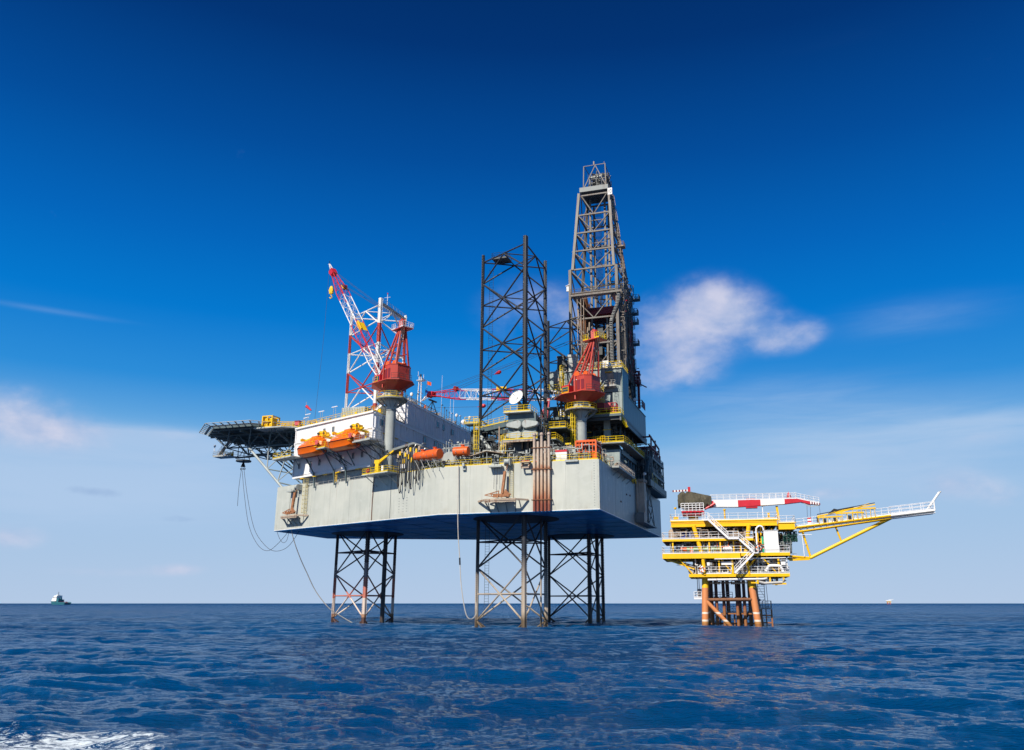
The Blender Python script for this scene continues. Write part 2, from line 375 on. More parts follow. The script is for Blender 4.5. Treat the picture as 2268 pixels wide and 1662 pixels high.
    def mesh(s, name, org=(0, 0, 0), smooth=False):
        o = V(org); me = bpy.data.meshes.new(name)
        me.from_pydata([(v[0] - o.x, v[1] - o.y, v[2] - o.z) for v in s.v], [], s.f)
        me.validate()
        if smooth:
            me.polygons.foreach_set('use_smooth', [True] * len(me.polygons))
            try: me.set_sharp_from_angle(angle=math.radians(35))
            except Exception: pass
        me.update(); return me
    def centre(s):
        a = np.array(s.v); return V(tuple((a.min(0) + a.max(0)) / 2))
def part(name, mb, m, parent, kind=None, label=None, smooth=False):
    c = mb.centre(); me = mb.mesh(name, c, smooth); me.materials.append(M[m] if isinstance(m, str) else m)
    o = bpy.data.objects.new(name, me); COL.objects.link(o)
    o.parent = parent; o.location = c - ORG[parent.name]; ORG[o.name] = c
    if kind: o['kind'] = kind
    if label: o['label'] = label
    return o
def solo(name, mb, m, label, cat, frame=RIG, group=None, smooth=False, kind=None):
    c = mb.centre(); c.z = min(v[2] for v in mb.v)
    me = mb.mesh(name, c, smooth); me.materials.append(M[m] if isinstance(m, str) else m)
    o = bpy.data.objects.new(name, me); COL.objects.link(o)
    o.location = frame.m @ c; o.rotation_euler = (0, 0, frame.a); ORG[o.name] = c
    if label: o['label'] = label
    if cat: o['category'] = cat
    if group: o['group'] = group
    if kind: o['kind'] = kind
    return o
UC = {}
def unit(kind, m):
    k = (kind, m)
    if k not in UC:
        b = MB()
        if kind == 'box': b.box(-.5, .5, -.5, .5, -.5, .5)
        else: b.tube((0, 0, -.5), (0, 0, .5), 1, kind)
        me = b.mesh('brace' if kind != 'box' else 'beam', (0, 0, 0), kind != 'box'); me.materials.append(M[m]); UC[k] = me
    return UC[k]
def tb(name, a, b, r, m, parent, n=8):
    """one tube as an object of its own, sharing a unit mesh"""
    a = V(a); b = V(b); d = b - a
    o = bpy.data.objects.new(name, unit(n, m)); COL.objects.link(o); o.parent = parent
    o.rotation_mode = 'QUATERNION'; o.rotation_quaternion = d.to_track_quat('Z', 'Y'); o.scale = (r, r, d.length)
    o.location = (a + b) / 2 - ORG[parent.name]; return o
def bb(name, a, b, w, h, m, parent):
    a = V(a); b = V(b); d = b - a
    o = bpy.data.objects.new(name, unit('box', m)); COL.objects.link(o); o.parent = parent
    z = d.normalized(); up = V(0, 0, 1) if abs(z.z) < .98 else V(0, 1, 0)
    x = z.cross(up).normalized() if abs(z.z) < .98 else V(1, 0, 0); y = z.cross(x)
    mt = Matrix((x, y, z)).transposed()
    o.rotation_mode = 'QUATERNION'; o.rotation_quaternion = mt.to_quaternion(); o.scale = (w, h, d.length)
    o.location = (a + b) / 2 - ORG[parent.name]; return o
def bx(name, x0, x1, y0, y1, z0, z1, m, parent):
    o = bpy.data.objects.new(name, unit('box', m)); COL.objects.link(o); o.parent = parent
    o.location = V((x0 + x1) / 2, (y0 + y1) / 2, (z0 + z1) / 2) - ORG[parent.name]; o.scale = (abs(x1 - x0), abs(y1 - y0), abs(z1 - z0)); 
    ORG[o.name] = V((x0 + x1) / 2, (y0 + y1) / 2, (z0 + z1) / 2)
    return o
def circ(cx, cy, r, n=24, a0=0): return [(cx + r * math.cos(a0 + 2 * math.pi * i / n), cy + r * math.sin(a0 + 2 * math.pi * i / n)) for i in range(n)]
def lerp(a, b, t): return V(a).lerp(V(b), t)
def clutter(x0, x1, y0, y1, z0, z1, n, seed=0, big=1.0, axis=None):
    """small machinery: pipe runs with elbows, standing posts, cabinets, drums, valves"""
    R = random.Random(seed); mb = MB(); H = z1 - z0
    cl = lambda v, a, b: min(max(v, a), b)
    n = int(n * 1.5)
    for i in range(n):
        x = R.uniform(x0, x1); y = R.uniform(y0, y1); k = R.random()
        if k < .34:                                    # pipe run with an elbow
            z = R.uniform(z0, z1); L = R.uniform(.8, 3.2) * big; r = R.uniform(.03, .10) * (1 + .3 * big)
            a = V(x, y, z); b = V(cl(x + R.choice((-1, 1)) * L, x0, x1), y, z) if R.random() < .7 else V(x, cl(y + L, y0, y1), z)
            if (b - a).length > .3:
                mb.tube(a, b, r, 6); zz = cl(z + R.choice((-1, 1)) * R.uniform(.5, 1.8), z0, z1)
                if abs(zz - z) > .2: mb.tube(b, V(b.x, b.y, zz), r, 6)
        elif k < .56:                                  # standing pipe or post
            mb.tube((x, y, z0), (x, y, z0 + R.uniform(.35, 1) * H), R.uniform(.03, .09), 5)
        elif k < .74:                                  # cabinet on the floor or bracketed to a post
            w, d, h = [R.uniform(.15, .55) * big for _ in range(3)]; z = z0 if R.random() < .45 else R.uniform(z0, z1 - h if z1 - h > z0 else z0)
            mb.box(x, min(x + w, x1 + .01), y, min(y + d, y1 + .01), z, z + h * 1.3)
            if z > z0: mb.tube((x + w / 2, y + d / 2, z0), (x + w / 2, y + d / 2, z), .04, 4)
        elif k < .86:                                  # beam across
            z = R.uniform(z0, z1); mb.beam((x, y, z), (cl(x + R.uniform(1, 3) * big, x0, x1 + .01) + .02, y, z), .09, .16)
        else:                                          # valve body or drum on a stem
            r = R.uniform(.10, .24) * (.6 + .5 * big); z = R.uniform(z0, max(z0 + .01, z1 - 3 * r)); mb.lathe((x, y, z), [(0, 0), (r, 0), (r, r * 1.8), (r * .5, r * 2.2), (0, r * 2.2)], 8)
            mb.tube((x, y, z0), (x, y, z + .01), .04, 4)
    return mb
# ------------------------------------------------------------------ sea
def build_sea():
    rng = np.random.RandomState(3)
    front = np.radians(np.linspace(-42, 42, 860)); back = np.radians(np.linspace(44, 316, 90))
    az = np.concatenate([front, back]); na = len(az)
    r = [2.0]
    while r[-1] < 10: r.append(r[-1] * 1.06)
    while r[-1] < 22: r.append(r[-1] * 1.012)
    while r[-1] < 420: r.append(r[-1] * 1.0043)
    while r[-1] < 900: r.append(r[-1] * 1.012)
    while r[-1] < 45000: r.append(r[-1] * 1.12)
    r = np.array(r); nr = len(r)
    R, A = np.meshgrid(r, az, indexing='ij')
    X = R * np.sin(A); Y = R * np.cos(A)
    H = np.zeros_like(X); DX = np.zeros_like(X); DY = np.zeros_like(X)
    for i in range(150):
        lam = math.exp(rng.uniform(math.log(0.42), math.log(20)))
        d = math.radians(256 + rng.normal(0, 27))          # travelling towards the lower left of the picture
        k = 2 * math.pi / lam; kx, ky = k * math.cos(d), k * math.sin(d)
        slope = .034 if lam < 1.8 else (.034 * (1.8 / lam) ** .40)
        a = slope * lam / (2 * math.pi) * rng.uniform(.6, 1.25)
        fade = np.clip((lam / (R * 0.0043 * 2.2)) - .6, 0, 1)
        ph = kx * X + ky * Y + rng.uniform(0, 6.28)
        H += a * fade * np.sin(ph); c = a * fade * np.cos(ph) * .95
        DX -= c * math.cos(d) * -1; DY -= c * math.sin(d) * -1
    far = np.clip(1 - R / 900, 0, 1)
    H *= far
    X2 = X + DX * far; Y2 = Y + DY * far
    co = np.stack([X2, Y2, H], -1).reshape(-1, 3)
    co = np.vstack([co, [[0, 0, 0]]])
    i, j = np.meshgrid(np.arange(nr - 1), np.arange(na), indexing='ij'); j2 = (j + 1) % na
    q = np.stack([i * na + j, (i + 1) * na + j, (i + 1) * na + j2, i * na + j2], -1).reshape(-1, 4)[:, ::-1]
    me = bpy.data.meshes.new('sea'); nq = len(q)
    me.vertices.add(len(co)); me.vertices.foreach_set('co', co.ravel().astype(np.float32))
    me.loops.add(nq * 4 + na * 3); tri = np.stack([np.full(na, len(co) - 1), np.arange(na), (np.arange(na) + 1) % na], -1)[:, ::-1]
    me.loops.foreach_set('vertex_index', np.concatenate([q.ravel(), tri.ravel()]).astype(np.int32))
    me.polygons.add(nq + na)
    st = np.concatenate([np.arange(nq) * 4, nq * 4 + np.arange(na) * 3]).astype(np.int32)
    me.polygons.foreach_set('loop_start', st)
    me.polygons.foreach_set('use_smooth', np.ones(nq + na, dtype=bool))
    me.update(calc_edges=True)
    m, nt, p = mat('sea_water')
    g = nt.node('ShaderNodeNewGeometry').outputs['Position']
    s = nt.node('ShaderNodeSeparateXYZ'); nt.put(s.inputs[0], g)
    dist = nt.node('ShaderNodeVectorMath', operation='LENGTH'); nt.put(dist.inputs[0], g); D = dist.outputs['Value']
    patch = nt.noise(nt.vmul(g, (.012, .03, 0)), 1.0, 4, .55)
    deep = nt.mix(nt.mapr(patch, .35, .7), (0.0001, 0.028, 0.095), (0.0002, 0.054, 0.168))
    # foam: churned patch low on the left and a thin smear farther out
    fx = nt.mapr(s.outputs[0], -12.5, -9.0, 1, 0, True)
    fy = nt.math('MULTIPLY', nt.mapr(s.outputs[1], 22, 24, 0, 1, True), nt.mapr(s.outputs[1], 28.6, 32.0, 1, 0, True))
    fn = nt.noise(nt.vmul(g, (1.3, 2.6, 1)), 1.6, 8, .74, 1.2); fn2 = nt.noise(g, .35, 4, .6)
    foam = nt.mapr(nt.math('ADD', nt.math('MULTIPLY', nt.math('MULTIPLY', fx, fy), .235), nt.math('ADD', nt.math('MULTIPLY', fn, .75), nt.math('MULTIPLY', fn2, .35))), .745, .82, 0, 1)
    foam = nt.math('MULTIPLY', foam, nt.math('MULTIPLY', fx, fy))
    sy = nt.math('MULTIPLY', nt.mapr(s.outputs[1], 170, 190, 0, 1, True), nt.mapr(s.outputs[1], 205, 240, 1, 0, True))
    sxm = nt.math('MULTIPLY', nt.mapr(s.outputs[0], -140, -80, 0, 1, True), nt.mapr(s.outputs[0], -44, -20, 1, 0, True))
    smear = nt.math('MULTIPLY', nt.mapr(nt.noise(nt.vmul(g, (.05, .5, 0)), 1.0, 5, .65), .5, .68), nt.math('MULTIPLY', sy, sxm))
    # a few whitecap flecks
    fl = nt.mapr(nt.noise(nt.vmul(g, (.35, .9, 0)), 1.0, 6, .66), .765, .80)
    fl = nt.math('MULTIPLY', fl, nt.mapr(s.outputs[2], .12, .4))
    col = nt.mix(nt.math('MULTIPLY', smear, .22), deep, (.35, .5, .65))
    col = nt.mix(nt.math('MAXIMUM', foam, nt.math('MULTIPLY', fl, .7)), col, (.66, .74, .80))
    # white wash where the legs stand in the swell
    flat = nt.vmul(g, (1, 1, 0)); md = None
    for fr_, lx, ly in [(RIG, cx + a_, cy + b_) for cx, cy in ((-18.5, -21), (-61.6, 1.3), (-17.6, 22.4)) for a_, b_ in ((-7.55, 0), (3.75, -6.5), (3.75, 6.5))] + [(YEL, -6.8, .7), (YEL, 2.8, .7), (YEL, -6.2, 13), (YEL, 3.8, 13)]:
        w_ = fr_.m @ Vector((lx, ly, 0)); dn = nt.node('ShaderNodeVectorMath', operation='DISTANCE'); nt.put(dn.inputs[0], flat); dn.inputs[1].default_value = (w_.x, w_.y, 0)
        md = dn.outputs['Value'] if md is None else nt.math('MINIMUM', md, dn.outputs['Value'])
    wash = nt.math('MULTIPLY', nt.mapr(md, .4, 2.2, 1, 0, True), nt.mapr(nt.noise(g, 1.4, 5, .7), .46, .60))
    col = nt.mix(nt.math('MULTIPLY', wash, .75), col, (.60, .68, .74))
    nt.put(p.inputs['Base Color'], col)
    nt.put(p.inputs['Roughness'], nt.math('ADD', nt.mapr(D, 20, 600, .04, .12), nt.math('MULTIPLY', foam, .4)))
    p.inputs['IOR'].default_value = 1.33
    p.inputs['Specular IOR Level'].default_value = 0.5
    b1 = nt.node('ShaderNodeBump'); b1.inputs['Strength'].default_value = 1.0
    def tmap(v, k, rot=0.35):
        mp = nt.node('ShaderNodeMapping'); nt.put(mp.inputs['Vector'], v); mp.inputs['Scale'].default_value = k; mp.inputs['Rotation'].default_value = (0, 0, rot); return mp.outputs[0]
    h1 = nt.noise(tmap(g, (1.5, 4.2, 1.2)), 1.0, 7, .60, .35)
    h2 = nt.noise(tmap(g, (4.0, 11.0, 3.0), .15), 1.0, 5, .58, .3)
    h3 = nt.noise(tmap(g, (.16, .42, .2), .25), 1.0, 6, .58, .25)
    hh = nt.math('ADD', nt.math('MULTIPLY', h1, .20), nt.math('ADD', nt.math('MULTIPLY', h2, .07), nt.math('MULTIPLY', nt.math('MULTIPLY', h3, nt.mapr(D, 60, 260, .0, 1)), 1.6)))
    b1.inputs['Distance'].default_value = 1.0
    nt.put(b1.inputs['Height'], hh); 
    # wavelets seen at a low angle turn their near faces to whoever looks at them: lean the normal that way
    inc = nt.node('ShaderNodeNewGeometry').outputs['Incoming']
    kk = nt.mapr(D, 30, 190, .04, .32)
    sc_ = nt.node('ShaderNodeVectorMath', operation='SCALE'); nt.put(sc_.inputs[0], nt.vmul(inc, (1, 1, 0))); nt.put(sc_.inputs['Scale'], kk)
    ad = nt.node('ShaderNodeVectorMath', operation='ADD'); nt.l.new(b1.outputs[0], ad.inputs[0]); nt.l.new(sc_.outputs[0], ad.inputs[1])
    nm = nt.node('ShaderNodeVectorMath', operation='NORMALIZE'); nt.l.new(ad.outputs[0], nm.inputs[0])
    nt.l.new(nm.outputs[0], p.inputs['Normal'])
    me.materials.append(m)
    o = bpy.data.objects.new('sea', me); COL.objects.link(o); o['kind'] = 'structure'
build_sea()

# ------------------------------------------------------------------ jack-up hull
ZB, ZD = 19.4, 27.9
HP = [(0, -31.8), (-29.4, -31.8), (-77.7, -10.9), (-77.7, 10.9), (-29.4, 31.8), (0, 31.8)]
KX, KY = -29.4, -31.8
TX, TY = -.9178, .3971          # along the port bow side, towards the bow
NX, NY = -.3971, -.9178         # out of the port bow side
def FA(s, off, z): return V(KX + TX * s + NX * off, KY + TY * s + NY * off, z)
hull = thing('jackup_hull', 'pale grey box hull of the drilling rig, raised high above the sea on lattice legs', 'rig hull', (-35, 0, ZB))
def plate_wall(a, b, z0, z1, step, m, name='side_plate'):
    """hull side made of tall plates with a fine gap at each butt"""
    a = V(*a, 0); b = V(*b, 0); L = (b - a).length; d = (b - a) / L; nrm = V(d.y, -d.x, 0)
    n = max(1, round(L / step))
    for i in range(n):
        s0 = i * L / n + (.012 if i else 0); s1 = (i + 1) * L / n - (.012 if i < n - 1 else 0)
        p = a + d * s0; q = a + d * s1
        mb = MB().prism([(p.x, p.y), (q.x, q.y), (q.x - nrm.x * .3, q.y - nrm.y * .3), (p.x - nrm.x * .3, p.y - nrm.y * .3)], z0, z1)
        part(name, mb, m, hull)
CC = HP[::-1]
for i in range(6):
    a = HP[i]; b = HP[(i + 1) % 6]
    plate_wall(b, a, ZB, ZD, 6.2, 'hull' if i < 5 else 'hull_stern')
inner = [(x * .994 - .2, y * .988) for x, y in HP]
part('keel_plate', MB().prism([(x, y) for x, y in HP], ZB - .12, ZB - .003), 'keel', hull)
part('main_deck', MB().prism(inner, ZD - .12, ZD - .02), 'dark', hull)
inner2 = [(x * .985 - .6, y * .97) for x, y in HP]
part('inner_bulkhead', MB().prism(inner2, ZB + .02, ZD - .15), 'dark', hull)
part('bow_bulwark', MB().prism([tuple(FA(41.5, 0, 0))[:2], tuple(FA(52.6, 0, 0))[:2], tuple(FA(52.6, -.25, 0))[:2], tuple(FA(41.5, -.25, 0))[:2]], ZD + .01, ZD + .95), 'hull', hull)
part('bow_bulwark', MB().box(-77.7, -77.45, -10.6, 10.6, ZD + .01, ZD + .95), 'hull', hull)
for (cx, cy) in ((-18.5, -21), (-61.5, 1.3), (-17.5, 22.4)):
    part('leg_well', MB().prism(circ(cx, cy, 8.0, 40), ZB - .2, ZB - .125), 'well', hull)
for k in range(-3, 4):
    bx('keel_seam', max(-77, -29.4 - (31.8 - abs(k) * 8.4) / .4327 + 1.0), -.5, k * 8.4 - .07, k * 8.4 + .07, ZB - .16, ZB - .125, 'keel', hull)
for k in range(1, 9):
    x = -k * 8.4; hw = 31 if x > -29.4 else 31.8 - (-29.4 - x) * 20.9 / 48.3 - .6
    bx('keel_seam', x - .07, x + .07, -hw, hw, ZB - .168, ZB - .13, 'keel', hull)
# pale rub edge along the bottom knuckle
for i in range(6):
    a = HP[i]; b = HP[(i + 1) % 6]
    part('knuckle_strip', MB().beam((a[0], a[1], ZB + .03), (b[0], b[1], ZB + .03), .08, .10), 'white', hull)
# draught marks: flat painted ticks on the corner and amidships
for k in range(17):
    z = 20.0 + k * .45
    bx('draught_mark', -.95, -.78, -31.82, -31.79, z, z + .13, 'mark', hull)
for ss in (8.6, 9.6, 10.8):
    for k in range(6):
        p = FA(ss, .02, 20.6 + k * .5); q = FA(ss + .35, .02, 20.6 + k * .5)
        bb('draught_mark', p, q, .02, .07, 'mark', hull)
# handrails round the deck
rl = MB().rail([(-.2, -31.6, ZD), (-8.6, -31.6, ZD)]).rail([(-11.9, -31.6, ZD), (-15.0, -31.6, ZD), (-18.0, -31.6, ZD)]).rail([(-19.6, -31.6, ZD), (-29.4, -31.6, ZD)])
part('handrail', rl, 'rail_y', hull, label='bright yellow handrail along the near deck edge')
part('handrail', MB().rail([FA(0, -.2, ZD), FA(10.8, -.2, ZD)]), 'rail_y', hull)
part('handrail', MB().rail([(-.2, -31.6, ZD), (-.2, -22.5, ZD)]), 'rail_y', hull)
part('handrail', MB().rail([(-.2, 8, ZD), (-.2, 31.6, ZD)]), 'rail_g', hull)
part('handrail', MB().rail([FA(20, -.2, ZD), FA(41, -.2, ZD)]), 'rail_g', hull)
part('hull_ladder', MB().ladder((-15.7, -32.0, 21.9), (-15.7, -32.0, ZD + .9), .7, r=.04), 'rail_yf', hull, label='faded yellow ladder down the hull side behind the anchor rack')
lb = FA(41.2, .2, 21.6); lt = FA(41.2, .2, 29.6)
part('hull_ladder', MB().ladder(lb, lt, .9, side=(TX, TY, 0), r=.035, cage=True, out=(NX, NY, 0), hoop=.9), 'rail_yf', hull, label='caged yellow ladder near the bow')
# bracket box under the rail, dark vertical pipe on the bow side, drips
part('gangway_bracket', MB().beam((-13.6, -31.9, 27.9), (-13.5, -32.9, 26.9), .2, .5).beam((-12.3, -31.9, 27.9), (-12.2, -32.9, 26.9), .2, .5).box(-13.8, -12.0, -33.0, -32.0, 27.75, 27.9).box(-13.5, -12.2, -33.0, -32.85, 26.75, 27.0), 'tan', hull)
part('side_pipe', MB().path([FA(18.9, .12, ZB + .2), FA(18.9, .12, 23.8), FA(18.8, .15, 24.1), FA(18.8, .12, ZD)], .07, 6), 'rusty', hull)
part('side_pipe', MB().path([FA(13.5, .08, ZB + .2), FA(13.5, .08, ZD)], .04, 5), 'midgrey', hull)
for x, z in ((-27.7, 28.0), (-19.2, 28.0)):
    pass
R1 = random.Random(5)
part('fairlead', MB().box(-24.9, -24.3, -32.2, -31.85, 27.1, 27.9).box(-24.8, -24.4, -32.6, -32.21, 27.7, 28.3), 'grey', hull)
part('fairlead', MB().box(-5.9, -3.6, -32.25, -31.85, 27.6, 27.95), 'grey', hull)
# clutter seen on the main deck
part('deck_machinery', clutter(-29, -2, -30.6, -28, ZD, ZD + 1.9, 240, 11), 'midgrey', hull, kind='stuff')
part('deck_machinery', clutter(-28, -2, -30.4, -28, ZD, ZD + 1.3, 16, 12), 'red', hull, kind='stuff')
part('deck_machinery', clutter(-29, -2, -30.4, -26, ZD, ZD + 3.2, 170, 13), 'grey', hull, kind='stuff')
part('deck_machinery', clutter(-42, -28, -25.2, -20, ZD, ZD + 3.6, 160, 14), 'midgrey', hull, kind='stuff')
part('deck_machinery', clutter(-12, -1, -28, -12, ZD, ZD + 4.5, 220, 15), 'midgrey', hull, kind='stuff')
part('deck_machinery', clutter(-12, -1, -28, -12, ZD, ZD + 4.0, 80, 16), 'tan', hull, kind='stuff')
part('deck_machinery', clutter(-27, -10, -27, -14, ZD, ZD + 6.0, 300, 17), 'dark', hull, kind='stuff')
part('deck_machinery', clutter(-33, -27, -26, -10, ZD, ZD + 6.5, 150, 18), 'grey', hull, kind='stuff')
part('deck_house', MB().box(-44, -27, -10, 24, ZD + .02, ZD + 5.2), 'dark', hull)
part('deck_house', MB().box(-12.5, -7.6, -27.5, -24.6, ZD + .02, ZD + 2.4), 'grey', hull)

# ------------------------------------------------------------------ lattice legs
def leg(cx, cy, m, label, ztop=73.2, rotmir=False, group='lattice legs of the drilling rig', lowm=None):
    T = thing('lattice_leg', label, 'rig leg', (cx, cy, 0), group=group)
    ch = [(cx - 7.55, cy), (cx + 3.75, cy - 6.5), (cx + 3.75, cy + 6.5)]
    zb = -6.0
    for i, (x, y) in enumerate(ch):
        zt = ztop
        part('chord', MB().tube((x, y, zb), (x, y, zt), .33, 14), m, T, smooth=True)
        d = V(x - cx, y - cy, 0).normalized(); t = V(-d.y, d.x, 0)
        mb = MB(); z = zb
        mb.beam((x - t.x * .36, y - t.y * .36, zb), (x - t.x * .36, y - t.y * .36, zt), .12, .10)
        mb.beam((x + t.x * .36, y + t.y * .36, zb), (x + t.x * .36, y + t.y * .36, zt), .12, .10)
        while z < zt - .3:
            for sg in (-1, 1):
                c = V(x, y, z) + t * (sg * .47); dd = d * .07
                a0 = t * (sg * -.07)
                vs = [c + a0 - dd + V(0, 0, 0), c + a0 + dd, c + a0 - dd + V(0, 0, .24), c + a0 + dd + V(0, 0, .24),
                      c - a0 - dd + V(0, 0, .06), c - a0 + dd + V(0, 0, .06), c - a0 - dd + V(0, 0, .18), c - a0 + dd + V(0, 0, .18)]
                mb.add(vs, [(0, 1, 5, 4), (2, 6, 7, 3), (4, 5, 7, 6), (0, 4, 6, 2), (1, 3, 7, 5)])
            z += .36
        part('rack', mb, m, T, kind='stuff')
    nodes = [66.9 - 9.4 * k for k in range(9)]
    faces = [(0, 1), (1, 2), (2, 0)]
    def P(i, z): return V(ch[i][0], ch[i][1], z)
    for zi, z in enumerate(nodes):
        zc = z - 4.7
        if zc < -6: continue
        for a, b in faces:
            for i, j in ((a, b), (b, a)):
                p, q = P(i, z), P(j, z - 9.4)
                if q.z < zb: q = p.lerp(q, .6)
                tb('brace', p, q, .155, m, T)
            tb('horizontal', P(a, zc), P(b, zc), .14, m, T)
        mids = [(P(a, zc) + P(b, zc)) / 2 for a, b in faces]
        for k in range(3): tb('span_breaker', mids[k], mids[(k + 1) % 3], .11, m, T)
    zc = 71.6
    for a, b in faces:
        mid = (P(a, zc) + P(b, zc)) / 2
        tb('horizontal', P(a, zc), P(b, zc), .15, m, T)
        tb('brace', mid, P(a, 66.9), .155, m, T); tb('brace', mid, P(b, 66.9), .155, m, T)
    mids = [(P(a, zc) + P(b, zc)) / 2 for a, b in faces]
    for k in range(3): tb('span_breaker', mids[k], mids[(k + 1) % 3], .11, m, T)
    return T, ch
L1, ch1 = leg(-18.5, -21.0, 'leg', 'tall black lattice leg nearest the camera, through the middle of the hull')
L2, ch2 = leg(-61.6, 1.3, 'bowleg', 'lattice leg at the bow, banded red and white above the white quarters and faded below')
L3, ch3 = leg(-17.6, 22.4, 'leg_far', 'black lattice leg standing farthest away, below the derrick', ztop=73.2)
# leg furniture
tb('caisson_pipe', (-14.0, -20.0, -3), (-14.0, -20.0, 54), .17, 'leg', L1)
part('leg_ladder', MB().ladder((-24.6, -19.9, 1), (-24.6, -19.9, 70.5), .8, r=.035, step=.5), 'dark', L1)
part('top_platform', MB().box(-24.0, -20.8, -21.5, -18.5, 71.9, 72.1).rail([(-24, -21.5, 72.1), (-20.8, -21.5, 72.1), (-20.8, -18.5, 72.1), (-24, -18.5, 72.1), (-24, -21.5, 72.1)]), 'dark', L1)
tb('caisson_pipe', (-57.4, 2.2, -3), (-57.4, 2.2, 24), .5, 'leg_far', L2)
tb('caisson_pipe', (-13.6, 22.5, -3), (-13.6, 22.5, 24), .45, 'leg_far', L3)
part('top_walkway', MB().beam((-57.8, -4.6, 72.0), (-57.8, 7.2, 72.0), .9, .12).rail([(-57.4, -4.6, 72.05), (-57.4, 7.2, 72.05)]), 'rail_g', L2)
am = thing('signal_mast', 'small white lamp mast with crossarms on top of the red and white leg', 'mast', (-57.7, -2.2, 72))
tb('pole', (-57.7, -2.2, 72), (-57.7, -2.2, 75.2), .06, 'rail_w', am)
tb('crossarm', (-58.5, -2.2, 74.4), (-56.9, -2.2, 74.4), .04, 'rail_w', am)
tb('crossarm', (-57.7, -3, 73.4), (-57.7, -1.2, 73.4), .04, 'rail_w', am)
part('lamp', MB().lathe((-57.7, -2.2, 75.2), [(0, 0), (.14, 0), (.16, .25), (0, .35)], 8), 'redb', am)
for i, x in enumerate((0, 1, 2)):
    pass
# ------------------------------------------------------------------ white living quarters
acc = thing('living_quarters', 'white three-storey living quarters block with ribbed walls at the bow of the rig', 'quarters', (-60, 0, 30))
XW = -47.5
P0 = FA(19.75, .5, 0)
def ribbed(name, a, b, z0, z1, m, parent, pitch=.62, depth=.13, frame=.22, label=None, ribs=True):
    """one wall panel: sheet, edge frame and pressed ribs. a->b with the outside to the right of travel"""
    a = V(a[0], a[1], 0); b = V(b[0], b[1], 0); L = (b - a).length; d = (b - a) / L; n = V(d.y, -d.x, 0)
    mb = MB()
    def blk(s0, s1, o0, o1, za, zb):
        p = [a + d * s0 + n * o0, a + d * s1 + n * o0, a + d * s1 + n * o1, a + d * s0 + n * o1]
        mb.prism([(q.x, q.y) for q in p], za, zb)
    blk(0.01, L - .01, -.15, 0, z0, z1)
    blk(0.01, L - .01, .002, .06 if not ribs else depth + .03, z1 - frame, z1 - .003); blk(0.01, L - .01, .002, .14, z0 + .003, z0 + frame * .8)
    if ribs:
        k = max(1, int((L - .4) / pitch))
        for i in range(k):
            s = .3 + i * (L - .6) / k
            za, zb = z0 + frame * .8 + .01, z1 - frame - .01
            q = [a + d * s + n * .002, a + d * (s + pitch * .2) + n * depth, a + d * (s + pitch * .38) + n * depth, a + d * (s + pitch * .58) + n * .002]
            mb.prism([(v.x, v.y) for v in q], za, zb)
    return part(name, mb, m, parent, label=label)
A0 = FA(46.2, .5, 0)    # forward end of the port bow face
sLen = (V(P0) - V(A0)).length
levels = [(30.6, 34.2), (34.5, 37.6), (37.7, 40.85)]
# aft wall (faces the drill floor), three storeys + the upper storey set back
for li, (z0, z1) in enumerate(levels):
    y0 = -24.5; y1 = 29.5
    n = 9
    for i in range(n):
        a = (XW, y0 + (y1 - y0) * i / n); b = (XW, y0 + (y1 - y0) * (i + 1) / n)
        ribbed('wall_panel', a, b, z0, z1, 'white_corr', acc, pitch=1.0, depth=.36)
for i in range(8):
    y0 = -10.6; y1 = 29.0
    ribbed('wall_panel', (XW, y0 + (y1 - y0) * i / 8), (XW, y0 + (y1 - y0) * (i + 1) / 8), 41.25, 46.35, 'white_corr', acc, pitch=1.0, depth=.36)
# band between storeys 3 and 4: in the photograph the second ribbed row reaches z 42
# port bow face: smooth white, windows
for li, (z0, z1) in enumerate(levels):
    for i in range(5):
        a = lerp((A0.x, A0.y, 0), (P0.x, P0.y, 0), i / 5); b = lerp((A0.x, A0.y, 0), (P0.x, P0.y, 0), (i + 1) / 5)
        ribbed('wall_panel', a, b, z0, z1, 'white', acc, pitch=.5, depth=.035, ribs=True, frame=.12)
# bow side and far side walls
for li, (z0, z1) in enumerate(levels):
    for i in range(4):
        ribbed('wall_panel', (A0.x, 14.4 - 28.6 * i / 4), (A0.x, 14.4 - 28.6 * (i + 1) / 4), z0, z1, 'white_corr', acc)
core = [(XW - .16, -24.2), (A0.x + .16, A0.y + .3), (A0.x + .16, 14), (-58, 29), (XW - .16, 29)]
part('core', MB().prism(core, 30.2, 40.8), 'white', acc)
part('floor_edge', MB().prism([(x * 1.0, y) for x, y in [(XW + .14, -24.9), (A0.x - .16, A0.y - .35), (A0.x - .16, 14.2), (-58, 29.4), (XW + .14, 29.4)]], 34.2, 34.5), 'white', acc)
part('floor_edge', MB().prism([(x * 1.0, y) for x, y in [(XW + .14, -24.9), (A0.x - .16, A0.y - .35), (A0.x - .16, 14.2), (-58, 29.4), (XW + .14, 29.4)]], 40.85, 41.2), 'white', acc)
part('upper_core', MB().box(-51, XW - .16, -10.5, 28.9, 41.2, 46.3), 'white', acc)
part('upper_end_wall', MB().box(-51, XW, -10.7, -10.52, 41.25, 46.35), 'white_corr', acc)
part('upper_roof_edge', MB().box(-51.2, XW + .2, -11, 29.3, 46.38, 46.6), 'white', acc)
# skirt below the lowest storey
part('skirt', MB().prism([(v.x, v.y) for v in (FA(46.3, .55, 0), FA(19.6, .55, 0), FA(19.6, -.3, 0), FA(46.3, -.3, 0))], 30.05, 30.58), 'white', acc)
part('support_wall', MB().prism([(v.x, v.y) for v in (FA(44.5, -.8, 0), FA(19.8, -.8, 0), FA(19.8, -1.2, 0), FA(44.5, -1.2, 0))], 27.9, 30.05), 'grey', acc)
